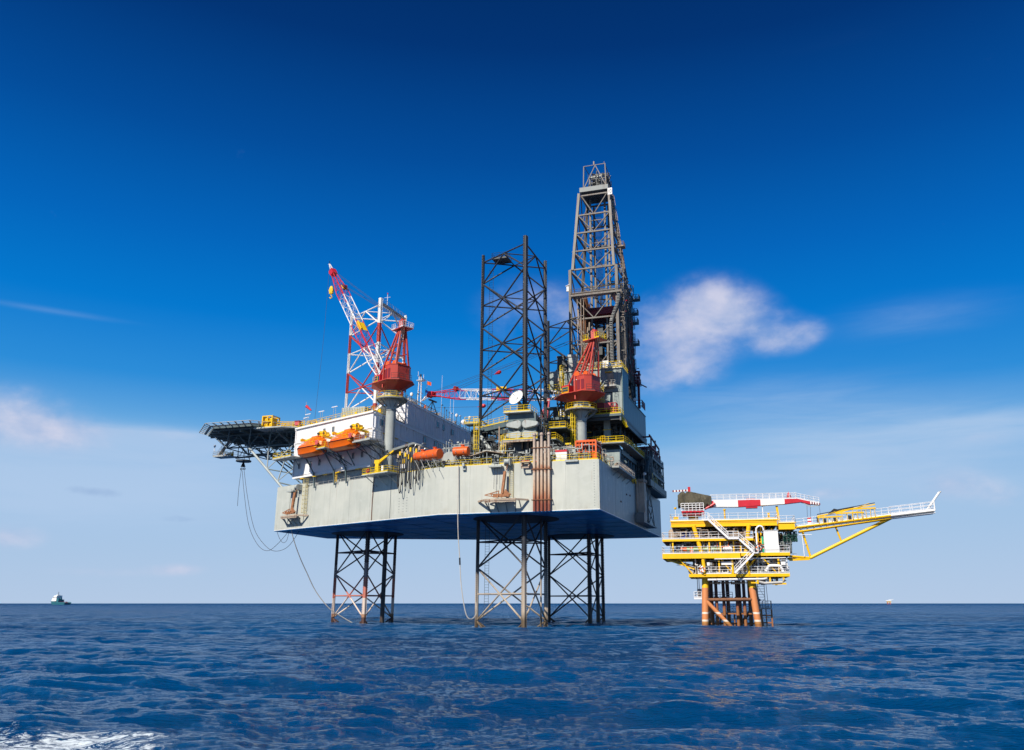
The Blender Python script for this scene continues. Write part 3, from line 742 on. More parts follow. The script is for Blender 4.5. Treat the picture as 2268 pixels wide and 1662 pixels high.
# windows: frame > pane
def window_face(s, z, w=.62, h=1.25):
    c = FA(s, .56, z)
    mb = MB(); T = V(TX, TY, 0); N = V(NX, NY, 0)
    def blk(s0, s1, z0, z1, o):
        p = [c + T * s0, c + T * s1, c + T * s1 + N * o, c + T * s0 + N * o]; mb.prism([(q.x, q.y) for q in p], z0, z1)
    blk(-w / 2, w / 2, z - h / 2, z - h / 2 + .1, .14); blk(-w / 2, w / 2, z + h / 2 - .1, z + h / 2, .14)
    blk(-w / 2, -w / 2 + .1, z - h / 2 + .11, z + h / 2 - .11, .14); blk(w / 2 - .1, w / 2, z - h / 2 + .11, z + h / 2 - .11, .14)
    f = part('window', mb, 'wframe', acc)
    g = MB(); p = [c + T * (-w / 2 + .1), c + T * (w / 2 - .1), c + T * (w / 2 - .1) + N * .04, c + T * (-w / 2 + .1) + N * .04]
    g.prism([(q.x, q.y) for q in p], z - h / 2 + .11, z + h / 2 - .11); part('pane', g, 'window', f)
for x, z in ((-62.3, 39.1), (-59.4, 39.1), (-69.9, 32.6), (-66.1, 32.6), (-63.2, 32.6), (-56.5, 32.7), (-52.7, 32.7), (-50.0, 32.7)):
    window_face((-x + KX + NX * .5) / -TX, z)
def window_aft(y, z, w=1.15, h=1.35):
    mb = MB(); x = XW + .22
    mb.box(x, x + .2, y - w / 2, y + w / 2, z - h / 2, z - h / 2 + .1).box(x, x + .2, y - w / 2, y + w / 2, z + h / 2 - .1, z + h / 2)
    mb.box(x, x + .2, y - w / 2, y - w / 2 + .1, z - h / 2 + .1, z + h / 2 - .1).box(x, x + .2, y + w / 2 - .1, y + w / 2, z - h / 2 + .1, z + h / 2 - .1)
    f = part('window', mb, 'wframe', acc)
    part('pane', MB().box(x, x + .18, y - w / 2 + .1, y + w / 2 - .1, z - h / 2 + .1, z + h / 2 - .1), 'window', f)
for y, z in ((-1.2, 39.6), (4.7, 39.6), (6.9, 39.5), (5.5, 44.4), (8.9, 44.4), (14.4, 44.3), (11.1, 39.6), (-21.4, 39.3)):
    window_aft(y, z)
part('door', MB().box(XW + .02, XW + .2, -8.3, -7.3, 34.7, 36.9), 'maroon', acc)
part('door', MB().box(XW + .02, XW + .2, -14.6, -13.7, 34.7, 36.8), 'white', acc)
for y in (-15, -9.2, -20):
    part('lamp', MB().box(XW + .17, XW + .5, y - .8, y + .8, 37.25, 37.4), 'yellow', acc)
part('upper_balcony', MB().box(-50, XW + .1, -16, -10.75, 41.25, 41.35).rail([(XW, -16, 41.35), (XW, -10.8, 41.35)]).box(-52, -50, -15, -11, 41.35, 44.5), 'dark', acc)
part('outside_stair', MB().beam((-49.5, -21.5, 41.3), (-49.5, -16.5, 44.8), .8, .15).rail([(-49, -21.5, 41.3), (-49, -16.5, 44.8)]), 'white', acc)
# roof rails along the port bow edge and the aft edge
part('roof_handrail', MB().rail([FA(46, .3, 41.2), FA(34, .3, 41.2), FA(20, .3, 41.2)], r=.045), 'rail_y', acc)
part('roof_handrail', MB().rail([(XW, -24.3, 41.2), (XW, -16, 41.2)]), 'rail_y', acc)
part('roof_handrail', MB().rail([(XW + .1, -10.6, 46.6), (XW + .1, 29, 46.6)]), 'rail_g', acc)
part('roof_equipment', clutter(-70, -48.2, -15, -6, 41.2, 43.0, 110, 21), 'tan', acc, kind='stuff')
part('roof_equipment', MB(), 'yellow', acc) if False else None
rq = MB(); RR = random.Random(4)
for i in range(46):
    s = RR.uniform(21, 45); o = RR.uniform(-3, -.2); c = FA(s, o, 41.2); h = RR.uniform(.3, 1.1)
    rq.box(c.x, c.x + RR.uniform(.2, .6), c.y, c.y + .3, 41.2, 41.2 + h)
part('roof_equipment', rq, 'yellow', acc, kind='stuff')
part('roof_equipment', clutter(-56, -48, -10, 28, 46.6, 47.7, 260, 22, .8), 'dark', acc, kind='stuff')
part('roof_equipment', clutter(-52, -48, -9, 28, 46.6, 47.9, 90, 23, .8), 'tan', acc, kind='stuff')
part('roof_vent', MB().path([(-50, -5, 46.6), (-50, -4.2, 47.8), (-50, -3, 48.2), (-49.6, -1.8, 47.9), (-49.4, -1.0, 47.4)], .42, 10), 'white', acc, smooth=True)
part('air_line', MB().path([(-48.2, -8, 47.9), (-48.2, 6, 48.1)], .08, 6), 'grey', acc)
# boat deck with brackets
bd = thing('boat_deck', 'grey lifeboat embarkation gallery bracketed off the white quarters wall', 'gallery', FA(33, 2, 34.3))
def fbox(mb, s0, s1, o0, o1, z0, z1):
    p = [FA(s0, o0, 0), FA(s1, o0, 0), FA(s1, o1, 0), FA(s0, o1, 0)]; return mb.prism([(q.x, q.y) for q in p], z0, z1)
part('gallery_floor', fbox(MB(), 18.2, 47, .68, 1.9, 34.1, 34.32), 'midgrey', bd)
part('platform', fbox(MB(), 14.5, 21.2, 1.92, 4.9, 34.1, 34.33), 'grey', bd)
part('platform', fbox(MB(), 28.4, 32.6, 1.92, 5.2, 34.1, 34.33), 'grey', bd)
part('platform', fbox(MB(), 41.6, 48.6, 1.92, 4.4, 33.9, 34.2), 'grey', bd)
part('aft_gallery_floor', MB().box(XW + .2, XW + 1.6, -26.4, 2, 34.15, 34.35), 'midgrey', bd)
part('handrail', MB().rail([(XW + 1.5, -26.2, 34.35), (XW + 1.5, 2, 34.35)]), 'rail_g', bd)
part('handrail', MB().rail([FA(28.6, 5.1, 34.33), FA(32.5, 5.1, 34.33)]).rail([FA(28.5, 2, 34.33), FA(28.5, 5.1, 34.33)]), 'rail_y', bd)
part('handrail', MB().rail([FA(14.6, 4.8, 34.33), FA(21.1, 4.8, 34.33)]).rail([FA(14.6, 2, 34.33), FA(14.6, 4.8, 34.33)]).rail([FA(21.1, 2.2, 34.33), FA(21.1, 4.8, 34.33)]), 'rail_g', bd)
part('handrail', MB().rail([FA(41.8, 4.3, 34.2), FA(48.5, 4.3, 34.2), FA(48.5, 2.0, 34.2)]), 'rail_y', bd)
for s in (38.0, 31.05, 27.1, 24.0):
    tb('stay', FA(s, 3.6, 34.0), FA(s, .95, 30.6), .13, 'heli', bd, 6)
    if s > 25: bb('stay', FA(s, .95, 30.6), FA(s, .35, 27.4), .28, .28, 'heli', bd)
for s in (30.2, 17.6, 15.2, 20.4, 28.6):
    tb('stay', FA(s, 4.8, 34.05), FA(s - 3.6, .9, 30.8), .09, 'dark', bd, 6)
    tb('stay', FA(s, 2.4, 34.05), FA(s - 1.5, .7, 31.3), .07, 'dark', bd, 6)
for s in (26, 33, 36, 40, 44): tb('stay', FA(s, 1.8, 34.05), FA(s, .7, 32.6), .07, 'dark', bd, 6)
for s, z in ((22.5, 29.9), (29.0, 29.9), (33.4, 29.85), (37.0, 29.85), (41.5, 29.8)):
    p = FA(s, .75, z); part('gallery_lamp', fbox(MB(), s, s + 1.3, .62, .95, z - .15, z), 'yellow', bd)
part('yellow_ladder', MB().ladder(FA(30.6, .5, 27.9), FA(30.6, .5, 30.0), .6, side=(TX, TY, 0), r=.06), 'yellow', bd)

# ------------------------------------------------------------------ lifeboats and davits
def lifeboat(sc, label):
    T = thing('lifeboat', label, 'lifeboat', FA(sc, 3.9, 33.2), group='orange lifeboats on the quarters wall')
    L = 9.3
    st = []
    # u along the boat: 0 bow (towards the rig's bow) .. 1 stern
    for u in np.linspace(0, 1, 15):
        wf = (1 - (1 - min(1, u / .42)) ** 2.2) * (1 - .55 * max(0, (u - .80) / .20) ** 2)
        w = 1.80 * max(.03, wf)
        keel = -1.28 + .95 * (1 - min(1, u / .38)) ** 2.0 + .5 * max(0, (u - .78) / .22) ** 1.5
        sheer = .50 + .12 * (1 - min(1, u / .5))
        top = sheer + .25 + 1.15 * min(1, u / .42) ** .8 + (.55 * min(1, max(0, (u - .54) / .10)) if u < .86 else .55 - .7 * (u - .86) / .14)
        st.append((u, w, keel, sheer, top))
    mb = MB(); rings = []
    for u, w, k, sh, tp in st:
        pts = [(0, k), (w * .35, k + .10), (w * .80, k + .52), (w, sh - .06), (w * 1.03, sh), (w * .97, sh + .07), (w * .80, sh + (tp - sh) * .62), (w * .45, tp - .08), (0, tp)]
        pts = pts + [(-a, b) for a, b in pts[-2:0:-1]]
        rings.append([FA(sc + L / 2 - u * L, 3.9 + a, 34.45 + b) for a, b in pts])
    n = len(rings[0])
    vs = [v for r in rings for v in r]; fs = []
    for i in range(len(rings) - 1):
        for j in range(n): fs.append((i * n + j, i * n + (j + 1) % n, (i + 1) * n + (j + 1) % n, (i + 1) * n + j))
    fs += [tuple(range(n)), tuple(range((len(rings) - 1) * n, len(rings) * n))[::-1]]
    mb.add(vs, fs); h = part('hull', mb, 'orange', T, smooth=True)
    # rubbing strake
    rs = MB(); path = [FA(sc + L / 2 - u * L, 3.9 + w * 1.04, 34.45 + sh) for u, w, k, sh, tp in st]; rs.path(path, .06, 5)
    part('rubbing_strake', rs, 'maroon', T)
    for k in range(8):
        u = .16 + k * .052; _, w, _, sh, tp = min(st, key=lambda q: abs(q[0] - u))
        part('grab_rail', MB().beam(FA(sc + L / 2 - u * L, 3.9 + w * .93, 34.45 + sh + .42 + k * .03), FA(sc + L / 2 - (u + .03) * L, 3.9 + w * .93, 34.45 + sh + .43 + k * .03), .05, .06), 'rail_w', T)
    part('wheelhouse', fbox(MB(), sc - 3.3, sc - 1.25, 3.0, 4.8, 36.3, 37.1), 'orange', T)
    part('hatch', fbox(MB(), sc - 3.6, sc - 2.6, 5.15, 5.38, 35.0, 36.0), 'tank', T)
    part('keel_shoe', MB().beam(FA(sc + 2.2, 3.9, 33.14), FA(sc - 3.0, 3.9, 33.12), .18, .16), 'maroon', T)
    part('propeller_guard', MB().lathe(FA(sc - 4.9, 3.9, 33.9), [(.42, -.15), (.46, -.15), (.46, .15), (.42, .15), (.42, -.15)], 14, axis=(TX, TY, 0)), 'maroon', T)
    D = thing('davit', 'yellow winch davit holding the %s' % ('left-hand lifeboat' if sc > 30 else 'right-hand lifeboat'), 'davit', FA(sc, 1, 34.4), group='yellow lifeboat davits')
    for q in (3.3, -3.6):
        bb('davit_arm', FA(sc + q, .7, 36.9), FA(sc + q, 3.9, 37.15), .32, .45, 'yellow', D)
        bb('davit_post', FA(sc + q, 1.3, 34.4), FA(sc + q, 1.3, 36.9), .3, .3, 'yellow', D)
        tb('fall_wire', FA(sc + q, 3.8, 37.0), FA(sc + q * .9, 3.85, 35.6 if q > 0 else 36.3), .05, 'rail_w', D, 5)
    bb('davit_beam', FA(sc + 3.5, 3.3, 37.0 - .05), FA(sc + .6, 3.2, 37.3), .3, .3, 'yellow', D)
    bb('davit_beam', FA(sc + .9, 2.6, 37.35), FA(sc - 4.4, 2.6, 37.4), .5, .3, 'yellow', D)
    part('sheave', MB().lathe(FA(sc + 3.4, 3.9, 37.1), [(0, -.2), (.35, -.2), (.35, .2), (0, .2)], 12, axis=(TX, TY, 0)), 'yellow', D)
    w = MB(); w.lathe(FA(sc - 1.8, 2.6, 38.15), [(0, -.8), (.5, -.8), (.5, -.5), (.34, -.45), (.34, .45), (.5, .5), (.5, .8), (0, .8)], 14, axis=(TX, TY, 0))
    part('winch', w, 'yellow', D)
    part('winch_frame', fbox(fbox(MB(), sc - 2.8, sc - .9, 2.0, 3.2, 37.45, 37.75), sc - 3.6, sc - 2.9, 2.1, 3.1, 37.5, 38.1), 'yellow', D)
    part('winch_motor', fbox(fbox(MB(), sc - 1.7, sc - 1.2, 3.2, 3.5, 37.75, 38.15), sc - 3.3, sc - 3.0, 3.12, 3.4, 37.7, 38.0), 'dark', D)
    part('boarding_frame', MB().rail([FA(sc - 1.7, 5.5, 34.6), FA(sc - 4.2, 5.5, 34.6)], 1.9, 1.2, .06).rail([FA(sc - 4.2, 5.5, 34.6), FA(sc - 4.2, 3.2, 34.6)], 1.9, 1.2, .06), 'yellow', D)
    part('sign_board', fbox(MB(), sc - 4.7, sc - 3.9, 5.55, 5.62, 35.0, 35.9), 'pink', D)
    return T
lifeboat(35.1, 'orange enclosed lifeboat on the left, nearer the helideck')
lifeboat(24.1, 'orange enclosed lifeboat on the right, nearer the grey crane pedestal')

# ------------------------------------------------------------------ helideck
HZ = 43.0; hcx, hcy, hr = -90.0, 0.0, 12.25 / math.cos(math.pi / 8)
hd = thing('helideck', 'octagonal helideck on dark lattice trusses projecting from the bow', 'helideck', (hcx, hcy, HZ))
octo = circ(hcx, hcy, hr, 8, math.pi / 8)
part('deck_plate', MB().prism(octo, HZ, HZ + .35), 'heli', hd)
for k in range(-5, 6):
    y = k * 2.2; hw = min(12.2, 12.25 * math.sqrt(2) - abs(y) - .2) if abs(y) > 5.07 else 12.1
    bb('deck_beam', (hcx - hw, y, HZ - .28), (hcx + hw, y, HZ - .28), .25, .5, 'heli', hd)
for x in (-94.3, -88.5, -83.0, -78.4):
    bb('cross_beam', (x, -11.5 if abs(x - hcx) < 6 else -8.6, HZ - .8), (x, 11.5 if abs(x - hcx) < 6 else 8.6, HZ - .8), .3, .5, 'heli', hd)
edge = MB()
for i in range(8):
    a, b = octo[i], octo[(i + 1) % 8]; edge.beam((a[0], a[1], HZ + .2), (b[0], b[1], HZ + .2), .2, .7)
part('edge_beam', edge, 'heli', hd)
# perimeter netting frames, each its own panel
outr = (12.25 + 2.1) / math.cos(math.pi / 8); oct2 = circ(hcx, hcy, outr, 8, math.pi / 8)
for i in range(8):
    a, b = V(*octo[i], HZ + .05), V(*octo[(i + 1) % 8], HZ + .05); c, d = V(*oct2[i], HZ + .75), V(*oct2[(i + 1) % 8], HZ + .75)
    for k in range(6):
        t0, t1 = k / 6 + .008, (k + 1) / 6 - .008
        p0, p1, q0, q1 = a.lerp(b, t0), a.lerp(b, t1), c.lerp(d, t0), c.lerp(d, t1)
        mb = MB(); mb.beam(q0, q1, .16, .10); mb.beam(p0, q0, .12, .14); mb.beam(p1, q1, .12, .14)
        mb.beam(p0.lerp(q0, .38), p1.lerp(q1, .38), .55, .04, up=(q0 - p0).cross(p1 - p0))
        m0 = p0.lerp(q0, .72); m1 = p1.lerp(q1, .72); mb.beam(m0, m1, .05, .05)
        part('net_panel', mb, 'net', hd)
# trusses
for ty in (-8.0, 8.0, 0.0):
    z1 = 39.0
    xs = [-94.3, -88.5, -83.0, -77.2]; tops = [-97.5, -91.4, -85.7, -80.1, -74.5]
    if ty == 0: z1 = 38.8
    tb('truss_chord', (-98.2, ty, HZ - 1.0), (-94.3, ty, z1), .16, 'helil', hd); tb('truss_chord', (-94.3, ty, z1), (-72.2, ty, z1), .17, 'heli', hd)
    tb('truss_chord', (-98.2, ty, HZ - 1.0), (-72.2, ty, HZ - 1.0), .17, 'heli', hd)
    for i, x in enumerate(xs):
        tb('truss_post', (x, ty, z1), (x, ty, HZ - 1), .12, 'heli', hd)
        tb('truss_brace', (x, ty, z1), (tops[i], ty, HZ - 1), .12, 'heli', hd); tb('truss_brace', (x, ty, z1), (tops[i + 1], ty, HZ - 1), .12, 'heli', hd)
for x in (-94.3, -88.5, -83.0, -77.2):
    tb('cross_brace', (x, -8, 39), (x, 0, HZ - 1), .11, 'heli', hd); tb('cross_brace', (x, 8, 39), (x, 0, HZ - 1), .11, 'heli', hd)
    tb('cross_chord', (x, -8, 39), (x, 8, 38.9), .12, 'heli', hd)
    tb('cross_brace', (x, -8, 39), (x + (3 if x < -80 else -3), -11.6, HZ - .4), .12, 'heli', hd)
    tb('cross_brace', (x, 0, 38.8), (x + 5.6, 8, 39), .1, 'heli', hd); tb('cross_brace', (x, 0, 38.8), (x + 5.6, -8, 39), .1, 'heli', hd)
# main struts down to the hull
for sg in (-1, 1):
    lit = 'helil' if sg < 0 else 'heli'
    tb('main_strut', (-88.5, 8 * sg, 39), (-77.9, 8.6 * sg, 28.9), .27, lit, hd, 12)
    tb('strut', (-83.0, 8 * sg, 39), (-82.8, 8.2 * sg, 33.6), .14, lit, hd)
    tb('strut', (-82.8, 8.2 * sg, 33.6), (-76.6, 8 * sg, 38.8), .10, lit, hd)
    tb('strut', (-82.8, 8.2 * sg, 33.6), (-72.6, 8 * sg, 31.6), .13, 'heli', hd)
    tb('strut', (-77.9, 8.4 * sg, 36.2), (-79.6, 8.4 * sg, 30.6), .13, lit, hd)
    tb('strut', (-79.6, 8.5 * sg, 30.6), (-72.8, 8 * sg, 35.8), .10, lit, hd)
    tb('strut', (-79.4, 8.5 * sg, 30.4), (-72.2, 8.5 * sg, 28.6), .14, 'heli', hd)
    tb('strut', (-83.0, 8 * sg, 39), (-71.8, 6 * sg, 29.5), .16, 'heli', hd)
    tb('strut', (-77.2, 0, 39), (-72, 6 * sg, 31), .14, 'heli', hd)
    tb('strut', (-88.5, 0, 38.8), (-74, 5 * sg, 29), .16, 'heli', hd)
part('link_deck', MB().prism([(-79, -8.5), (-71.9, -11.5), (-71.9, 12), (-79, 12)], 42.1, 42.35), 'heli', hd)
part('link_truss', clutter(-78, -72, -9, 6, 36, 42, 70, 44, 1.5), 'heli', hd, kind='stuff')
part('side_platform', MB().prism([(-84.6, -11.9), (-77.5, -11.9), (-74.5, -9.8), (-74.5, -7.5), (-84.6, -7.5)], 42.25, 42.55), 'grey', hd)
part('link_handrail', MB().rail([(-79.2, -11.0, 42.55), (-74.5, -9.6, 42.55), (-71.9, -11.3, 42.4)], 1.2, 1.1, .07).rail([(-79.2, -9.4, 42.55), (-73, -9.4, 42.4)], 1.2, 1.1, .07), 'yellow', hd)
# yellow equipment skid
sk = thing('equipment_skid', 'bright yellow caged bottle rack standing at the helideck edge', 'equipment skid', (-82.1, -10.2, 42.6))
fr = MB()
for x in (-82.7, -80.2):
    for y in (-11.5, -8.8): fr.beam((x, y, 42.6), (x, y, 45.2), .26)
for z in (42.7, 43.9, 45.1):
    fr.beam((-82.7, -11.5, z), (-80.2, -11.5, z), .22).beam((-82.7, -8.8, z), (-80.2, -8.8, z), .22).beam((-82.7, -11.5, z), (-82.7, -8.8, z), .22).beam((-80.2, -11.5, z), (-80.2, -8.8, z), .22)
fr.beam((-81.4, -11.5, 42.7), (-81.4, -11.5, 45.1), .2)
part('frame', fr, 'yellow', sk)
part('side_sheet', MB().box(-82.82, -82.68, -11.4, -8.9, 42.8, 45.1), 'yellow', sk)
for x in (-82.05, -80.8):
    for z in (43.3, 44.5): part('pressure_bottle', MB().lathe((x, -10.2, z), [(0, -1.1), (.5, -.9), (.55, 0), (.5, .9), (0, 1.1)], 12, axis=(0, 1, 0)), 'yellow', sk, smooth=True)
rbx = thing('fire_monitor_cabinet', 'small crimson cabinet behind the yellow rail at the corner of the quarters roof', 'cabinet', (-73.4, -11.4, 42.4))
part('body', MB().box(-73.9, -72.8, -12.0, -11.2, 42.4, 43.3), 'pink', rbx)
part('lid', MB().box(-74.0, -72.7, -12.1, -11.1, 43.31, 43.42), 'maroon', rbx)
# access platform slung below the outer edge
sp = thing('access_platform', 'small caged stair landing slung under the far left edge of the helideck', 'platform', (-97.5, -3, 37.9))
part('floor', MB().box(-100.5, -95.5, -5, -2, 37.8, 37.95), 'grey', sp)
part('handrail', MB().rail([(-100.5, -5, 37.95), (-95.5, -5, 37.95)]).rail([(-100.5, -5, 37.95), (-100.5, -2, 37.95), (-95.5, -2, 37.95)]), 'rail_g', sp)
part('stair', MB().beam((-99.5, -4.2, 38), (-96.5, -4.2, 41.6), .8, .12).rail([(-99.5, -4.7, 38), (-96.5, -4.7, 41.6)]), 'rail_g', sp)
part('hanger', MB().beam((-100.4, -2.2, 38), (-98.4, -2.2, 42.3), .12).beam((-95.6, -2.2, 38), (-95.6, -2.2, 42.3), .12), 'heli', sp)
part('runway_beam', MB().beam((-95.5, -3, 37.6), (-84, -3, 38.0), .3, .35), 'heli', sp)
part('lamp', MB().lathe((-100.4, -4.8, 39.2), [(0, 0), (.08, 0), (.08, 1.0), (.25, 1.0), (.25, 1.5), (0, 1.5)], 8), 'rail_w', sp)
part('stores', clutter(-98, -95.6, -4.9, -3.6, 37.95, 38.9, 16, 31), 'yellow', sp, kind='stuff')
# hanging cage + hook
hc = thing('work_basket', 'dark open work basket hanging under the helideck truss', 'basket', (-91.7, -5, 36.3))
part('floor', MB().prism(circ(-91.7, -5, 1.75, 12), 36.2, 36.5), 'dark', hc)
bk = MB()
for i in range(6):
    a = 2 * math.pi * i / 6; bk.tube((-91.7 + 1.6 * math.cos(a), -5 + 1.6 * math.sin(a), 36.5), (-91.7 + .35 * math.cos(a), -5 + .35 * math.sin(a), 39.0), .05, 4)
bk.tube((-90.1, -5, 36.5), (-90.1, -5, 39), .06, 4)
for i in range(12):
    a, b = 2 * math.pi * i / 12, 2 * math.pi * (i + 1) / 12
    bk.tube((-91.7 + 1.6 * math.cos(a), -5 + 1.6 * math.sin(a), 37.4), (-91.7 + 1.6 * math.cos(b), -5 + 1.6 * math.sin(b), 37.4), .04, 4)
part('cage_bars', bk, 'dark', hc)
hk = thing('rope_shackles', 'cluster of black shackles under the work basket with mooring ropes made fast', 'shackle', (-91.7, -5, 34.6))
part('swivel', MB().lathe((-91.7, -5, 34.9), [(0, 1.3), (.15, 1.2), (.4, .5), (.55, .1), (0, 0)], 8), 'black', hk)
for dx in (-.4, .4): part('shackle', MB().lathe((-91.7 + dx, -5, 34.5), [(.16, -.06), (.30, -.06), (.30, .06), (.16, .06), (.16, -.06)], 12, axis=(0, 1, 0)), 'black', hk)
def curve(pts, n=8):
    pts = [V(p) for p in pts]; out = []
    for i in range(len(pts) - 1):
        p0 = pts[max(i - 1, 0)]; p1 = pts[i]; p2 = pts[i + 1]; p3 = pts[min(i + 2, len(pts) - 1)]
        for k in range(n):
            t = k / n
            out.append(.5 * ((2 * p1) + (p2 - p0) * t + (2 * p0 - 5 * p1 + 4 * p2 - p3) * t * t + (-p0 + 3 * p1 - 3 * p2 + p3) * t ** 3))
    return out + [pts[-1]]
def rope(name, pts, r, m, label, cat='rope', group=None, n=6):
    return solo(name, MB().path(curve(pts, n), r, 5), m, label, cat, group=group, smooth=True)
rope('hanging_rope', [(-92.1, -5, 34.2), (-92.3, -5, 30.4), (-92.2, -5, 25.9)], .05, 'rope', 'short straight tag line hanging free under the helideck basket')
rope('slack_rope', [(-91.8, -5, 34.1), (-90.0, -6.0, 28.9), (-87.2, -7.0, 21.3), (-83.7, -8.0, 16.8), (-80.3, -9.0, 15.3), (-77.3, -10.0, 16.5), (-73.9, -11.0, 19.2)], .05, 'rope', 'left of the two long slack ropes looping from the helideck basket to the hull bottom')
rope('slack_rope', [(-91.3, -5, 34.1), (-88.9, -6.0, 27.6), (-85.7, -7.0, 20.5), (-82.0, -8.0, 16.8), (-78.4, -9.0, 15.2), (-74.5, -10.0, 16.0), (-71.3, -11.0, 19.2)], .05, 'rope', 'right of the two long slack ropes looping from the helideck basket to the hull bottom')
rope('slack_rope', [(-76.9, -11.0, 19.3), (-76.0, -11.2, 17.8), (-75.0, -11.2, 16.8), (-74.1, -11.2, 17.3), (-73.7, -11.2, 19.3)], .045, 'rope', 'short rope bight below the bow corner of the hull')
rope('sea_hose', [(-72.2, -13.6, 21.4), (-72.0, -11.9, 17.5), (-71.5, -9.7, 13.7), (-70.9, -7.6, 10.6), (-69.8, -5.4, 6.8), (-67.6, -3.3, 3.3), (-65.6, -1.1, 1.4), (-62.6, 1.0, -.6)], .10, 'hose', 'pale hose running from the bow anchor rack down into the sea behind the left leg', 'hose')
rope('sea_hose', [(-25.7, -32.1, 28.0), (-25.6, -32.15, 24), (-25.5, -32.3, 19.7), (-25.3, -32.3, 15.5), (-24.9, -32.3, 11.5), (-24.6, -32.3, 7.8), (-24.0, -32.3, 4.2), (-23.4, -32.2, 2.1), (-22.8, -31.5, 1.6), (-22.9, -29.0, 2.6), (-25.9, -21.8, 4.4)], .085, 'hose', 'pale hose dropping from the near deck edge and curling to the middle leg', 'hose')
solo('hose_coupling', MB().tube((-24.93, -32.3, 11.8), (-24.86, -32.3, 10.6), .15, 8), 'black', 'black coupling on the hose hanging in front of the middle leg', 'coupling')
# ------------------------------------------------------------------ pedestal cranes
def crane(cx, cy, zf, dz, foot_z, apex, tip, label, blabel, headup, zbase=27.9):
    """grey pedestal, red house and gantry, banded lattice boom"""
    T = thing('pedestal_crane', label, 'crane', (cx, cy, zbase), group='red deck cranes on grey pedestals')
    tip = V(tip); apex = V(apex)
    u = V(tip.x - cx, tip.y - cy, 0).normalized(); v = V(-u.y, u.x, 0)
    if v.y > 0: v = -v               # v points towards the camera side
    def Q(a, b, z): return V(cx, cy, 0) + u * a + v * b + V(0, 0, z)
    def poly(pts): return [(Q(a, b, 0).x, Q(a, b, 0).y) for a, b in pts]
    part('pedestal', MB().lathe((cx, cy, 0), [(1.02, zbase), (1.02, zf - 2.0), (1.5, zf - .3), (1.5, zf + 2.4), (0, zf + 2.4)], 28), 'ped', T, smooth=True)
    part('pedestal_ring', MB().lathe((cx, cy, 0), [(1.02, zf - 2.3), (1.1, zf - 2.3), (1.1, zf - 2.1), (1.02, zf - 2.1)], 24), 'midgrey', T)
    part('walkway', MB().lathe((cx, cy, 0), [(1.5, zf - .12), (3.2, zf - .12), (3.2, zf + .12), (1.5, zf + .12)], 28), 'midgrey', T)
    for k in range(10):
        a = 2 * math.pi * k / 10; part('gusset', MB().beam((cx + 1.2 * math.cos(a), cy + 1.2 * math.sin(a), zf - 1.5), (cx + 3.0 * math.cos(a), cy + 3.0 * math.sin(a), zf - .18), .07, .22), 'midgrey', T)
    ring = [V(cx + 3.1 * math.cos(t), cy + 3.1 * math.sin(t), zf + .12) for t in [2 * math.pi * i / 16 for i in range(17)]]
    part('handrail', MB().rail(ring, 1.1, 2, .04), 'rail_y', T)
    part('slew_ring', MB().lathe((cx, cy, 0), [(1.55, zf + 2.1), (1.75, zf + 2.1), (1.75, zf + 2.9), (1.2, zf + 2.9)], 24), 'black', T)
    z0 = dz - 1.5
    lo = [(1.9, .9), (.9, 1.9), (-.9, 1.9), (-1.9, .9), (-1.9, -.9), (-.9, -1.9), (.9, -1.9), (1.9, -.9)]
    hi = [(5.9, 1.0), (2.2, 3.4), (-2.8, 3.4), (-4.6, 1.6), (-4.6, -1.6), (-2.8, -3.4), (2.2, -3.4), (5.9, -1.0)]
    part('turret', MB().frus(poly(lo), poly(hi), z0, dz - .16), 'red', T)
    part('machine_deck', MB().prism(poly([(a * 1.02, b * 1.02) for a, b in hi]), dz - .15, dz), 'red', T)
    hs = [(.3, 2.0), (-.2, 2.5), (-2.7, 2.5), (-3.7, 1.4), (-3.7, -1.4), (-2.7, -2.5), (-.2, -2.5), (.3, -2.0)]
    part('machinery_house', MB().prism(poly(hs), dz, dz + 3.2), 'red', T)
    part('house_roof', MB().prism(poly([(a * 1.02, b * 1.02) for a, b in hs]), dz + 3.2, dz + 3.3), 'red', T)
    part('side_frame', MB().beam(Q(-.7, 2.75, dz - 1.4), Q(-.7, 2.75, dz + 3.3), .34, .22), 'red', T)
    part('side_frame', MB().beam(Q(-.7, -2.75, dz - 1.4), Q(-.7, -2.75, dz + 3.3), .34, .22), 'red', T)
    for a in (-1.3, -2.3):
        part('panel_door', MB().prism(poly([(a + .3, 2.51), (a - .4, 2.51), (a - .4, 2.56), (a + .3, 2.56)]), dz + .5, dz + 2.4), 'maroon', T)
    for a0, a1 in ((-.2, .5), (-1.9, -1.0), (-2.9, -2.3)):
        pass
    part('white_stripe', MB().prism(poly([(-.3, 2.51), (-1.0, 2.51), (-1.0, 2.56), (-.3, 2.56)]), dz + 2.45, dz + 2.58), 'white', T)
    part('operator_cab', MB().prism(poly([(1.2, 2.3), (3.0, 2.3), (3.0, .8), (1.2, .8)]), dz + .02, dz + 1.9), 'redb', T)
    part('cab_window', MB().prism(poly([(1.4, 2.31), (2.8, 2.31), (2.8, 2.36), (1.4, 2.36)]), dz + .7, dz + 1.6), 'window', T)
    part('cab_window', MB().prism(poly([(3.01, 2.15), (3.06, 2.15), (3.06, .95), (3.01, .95)]), dz + .7, dz + 1.6), 'window', T)
    part('handrail', MB().rail([Q(.6, 3.25, dz), Q(2.2, 3.25, dz), Q(5.7, .95, dz), Q(5.7, -.95, dz), Q(2.2, -3.25, dz)], 1.2, 1.2, .05), 'rail_y', T)
    part('handrail', MB().rail([Q(-4.5, -1.5, dz), Q(-4.5, 1.5, dz), Q(-3.4, 2.7, dz)], 1.2, 1.2, .04), 'dark', T)
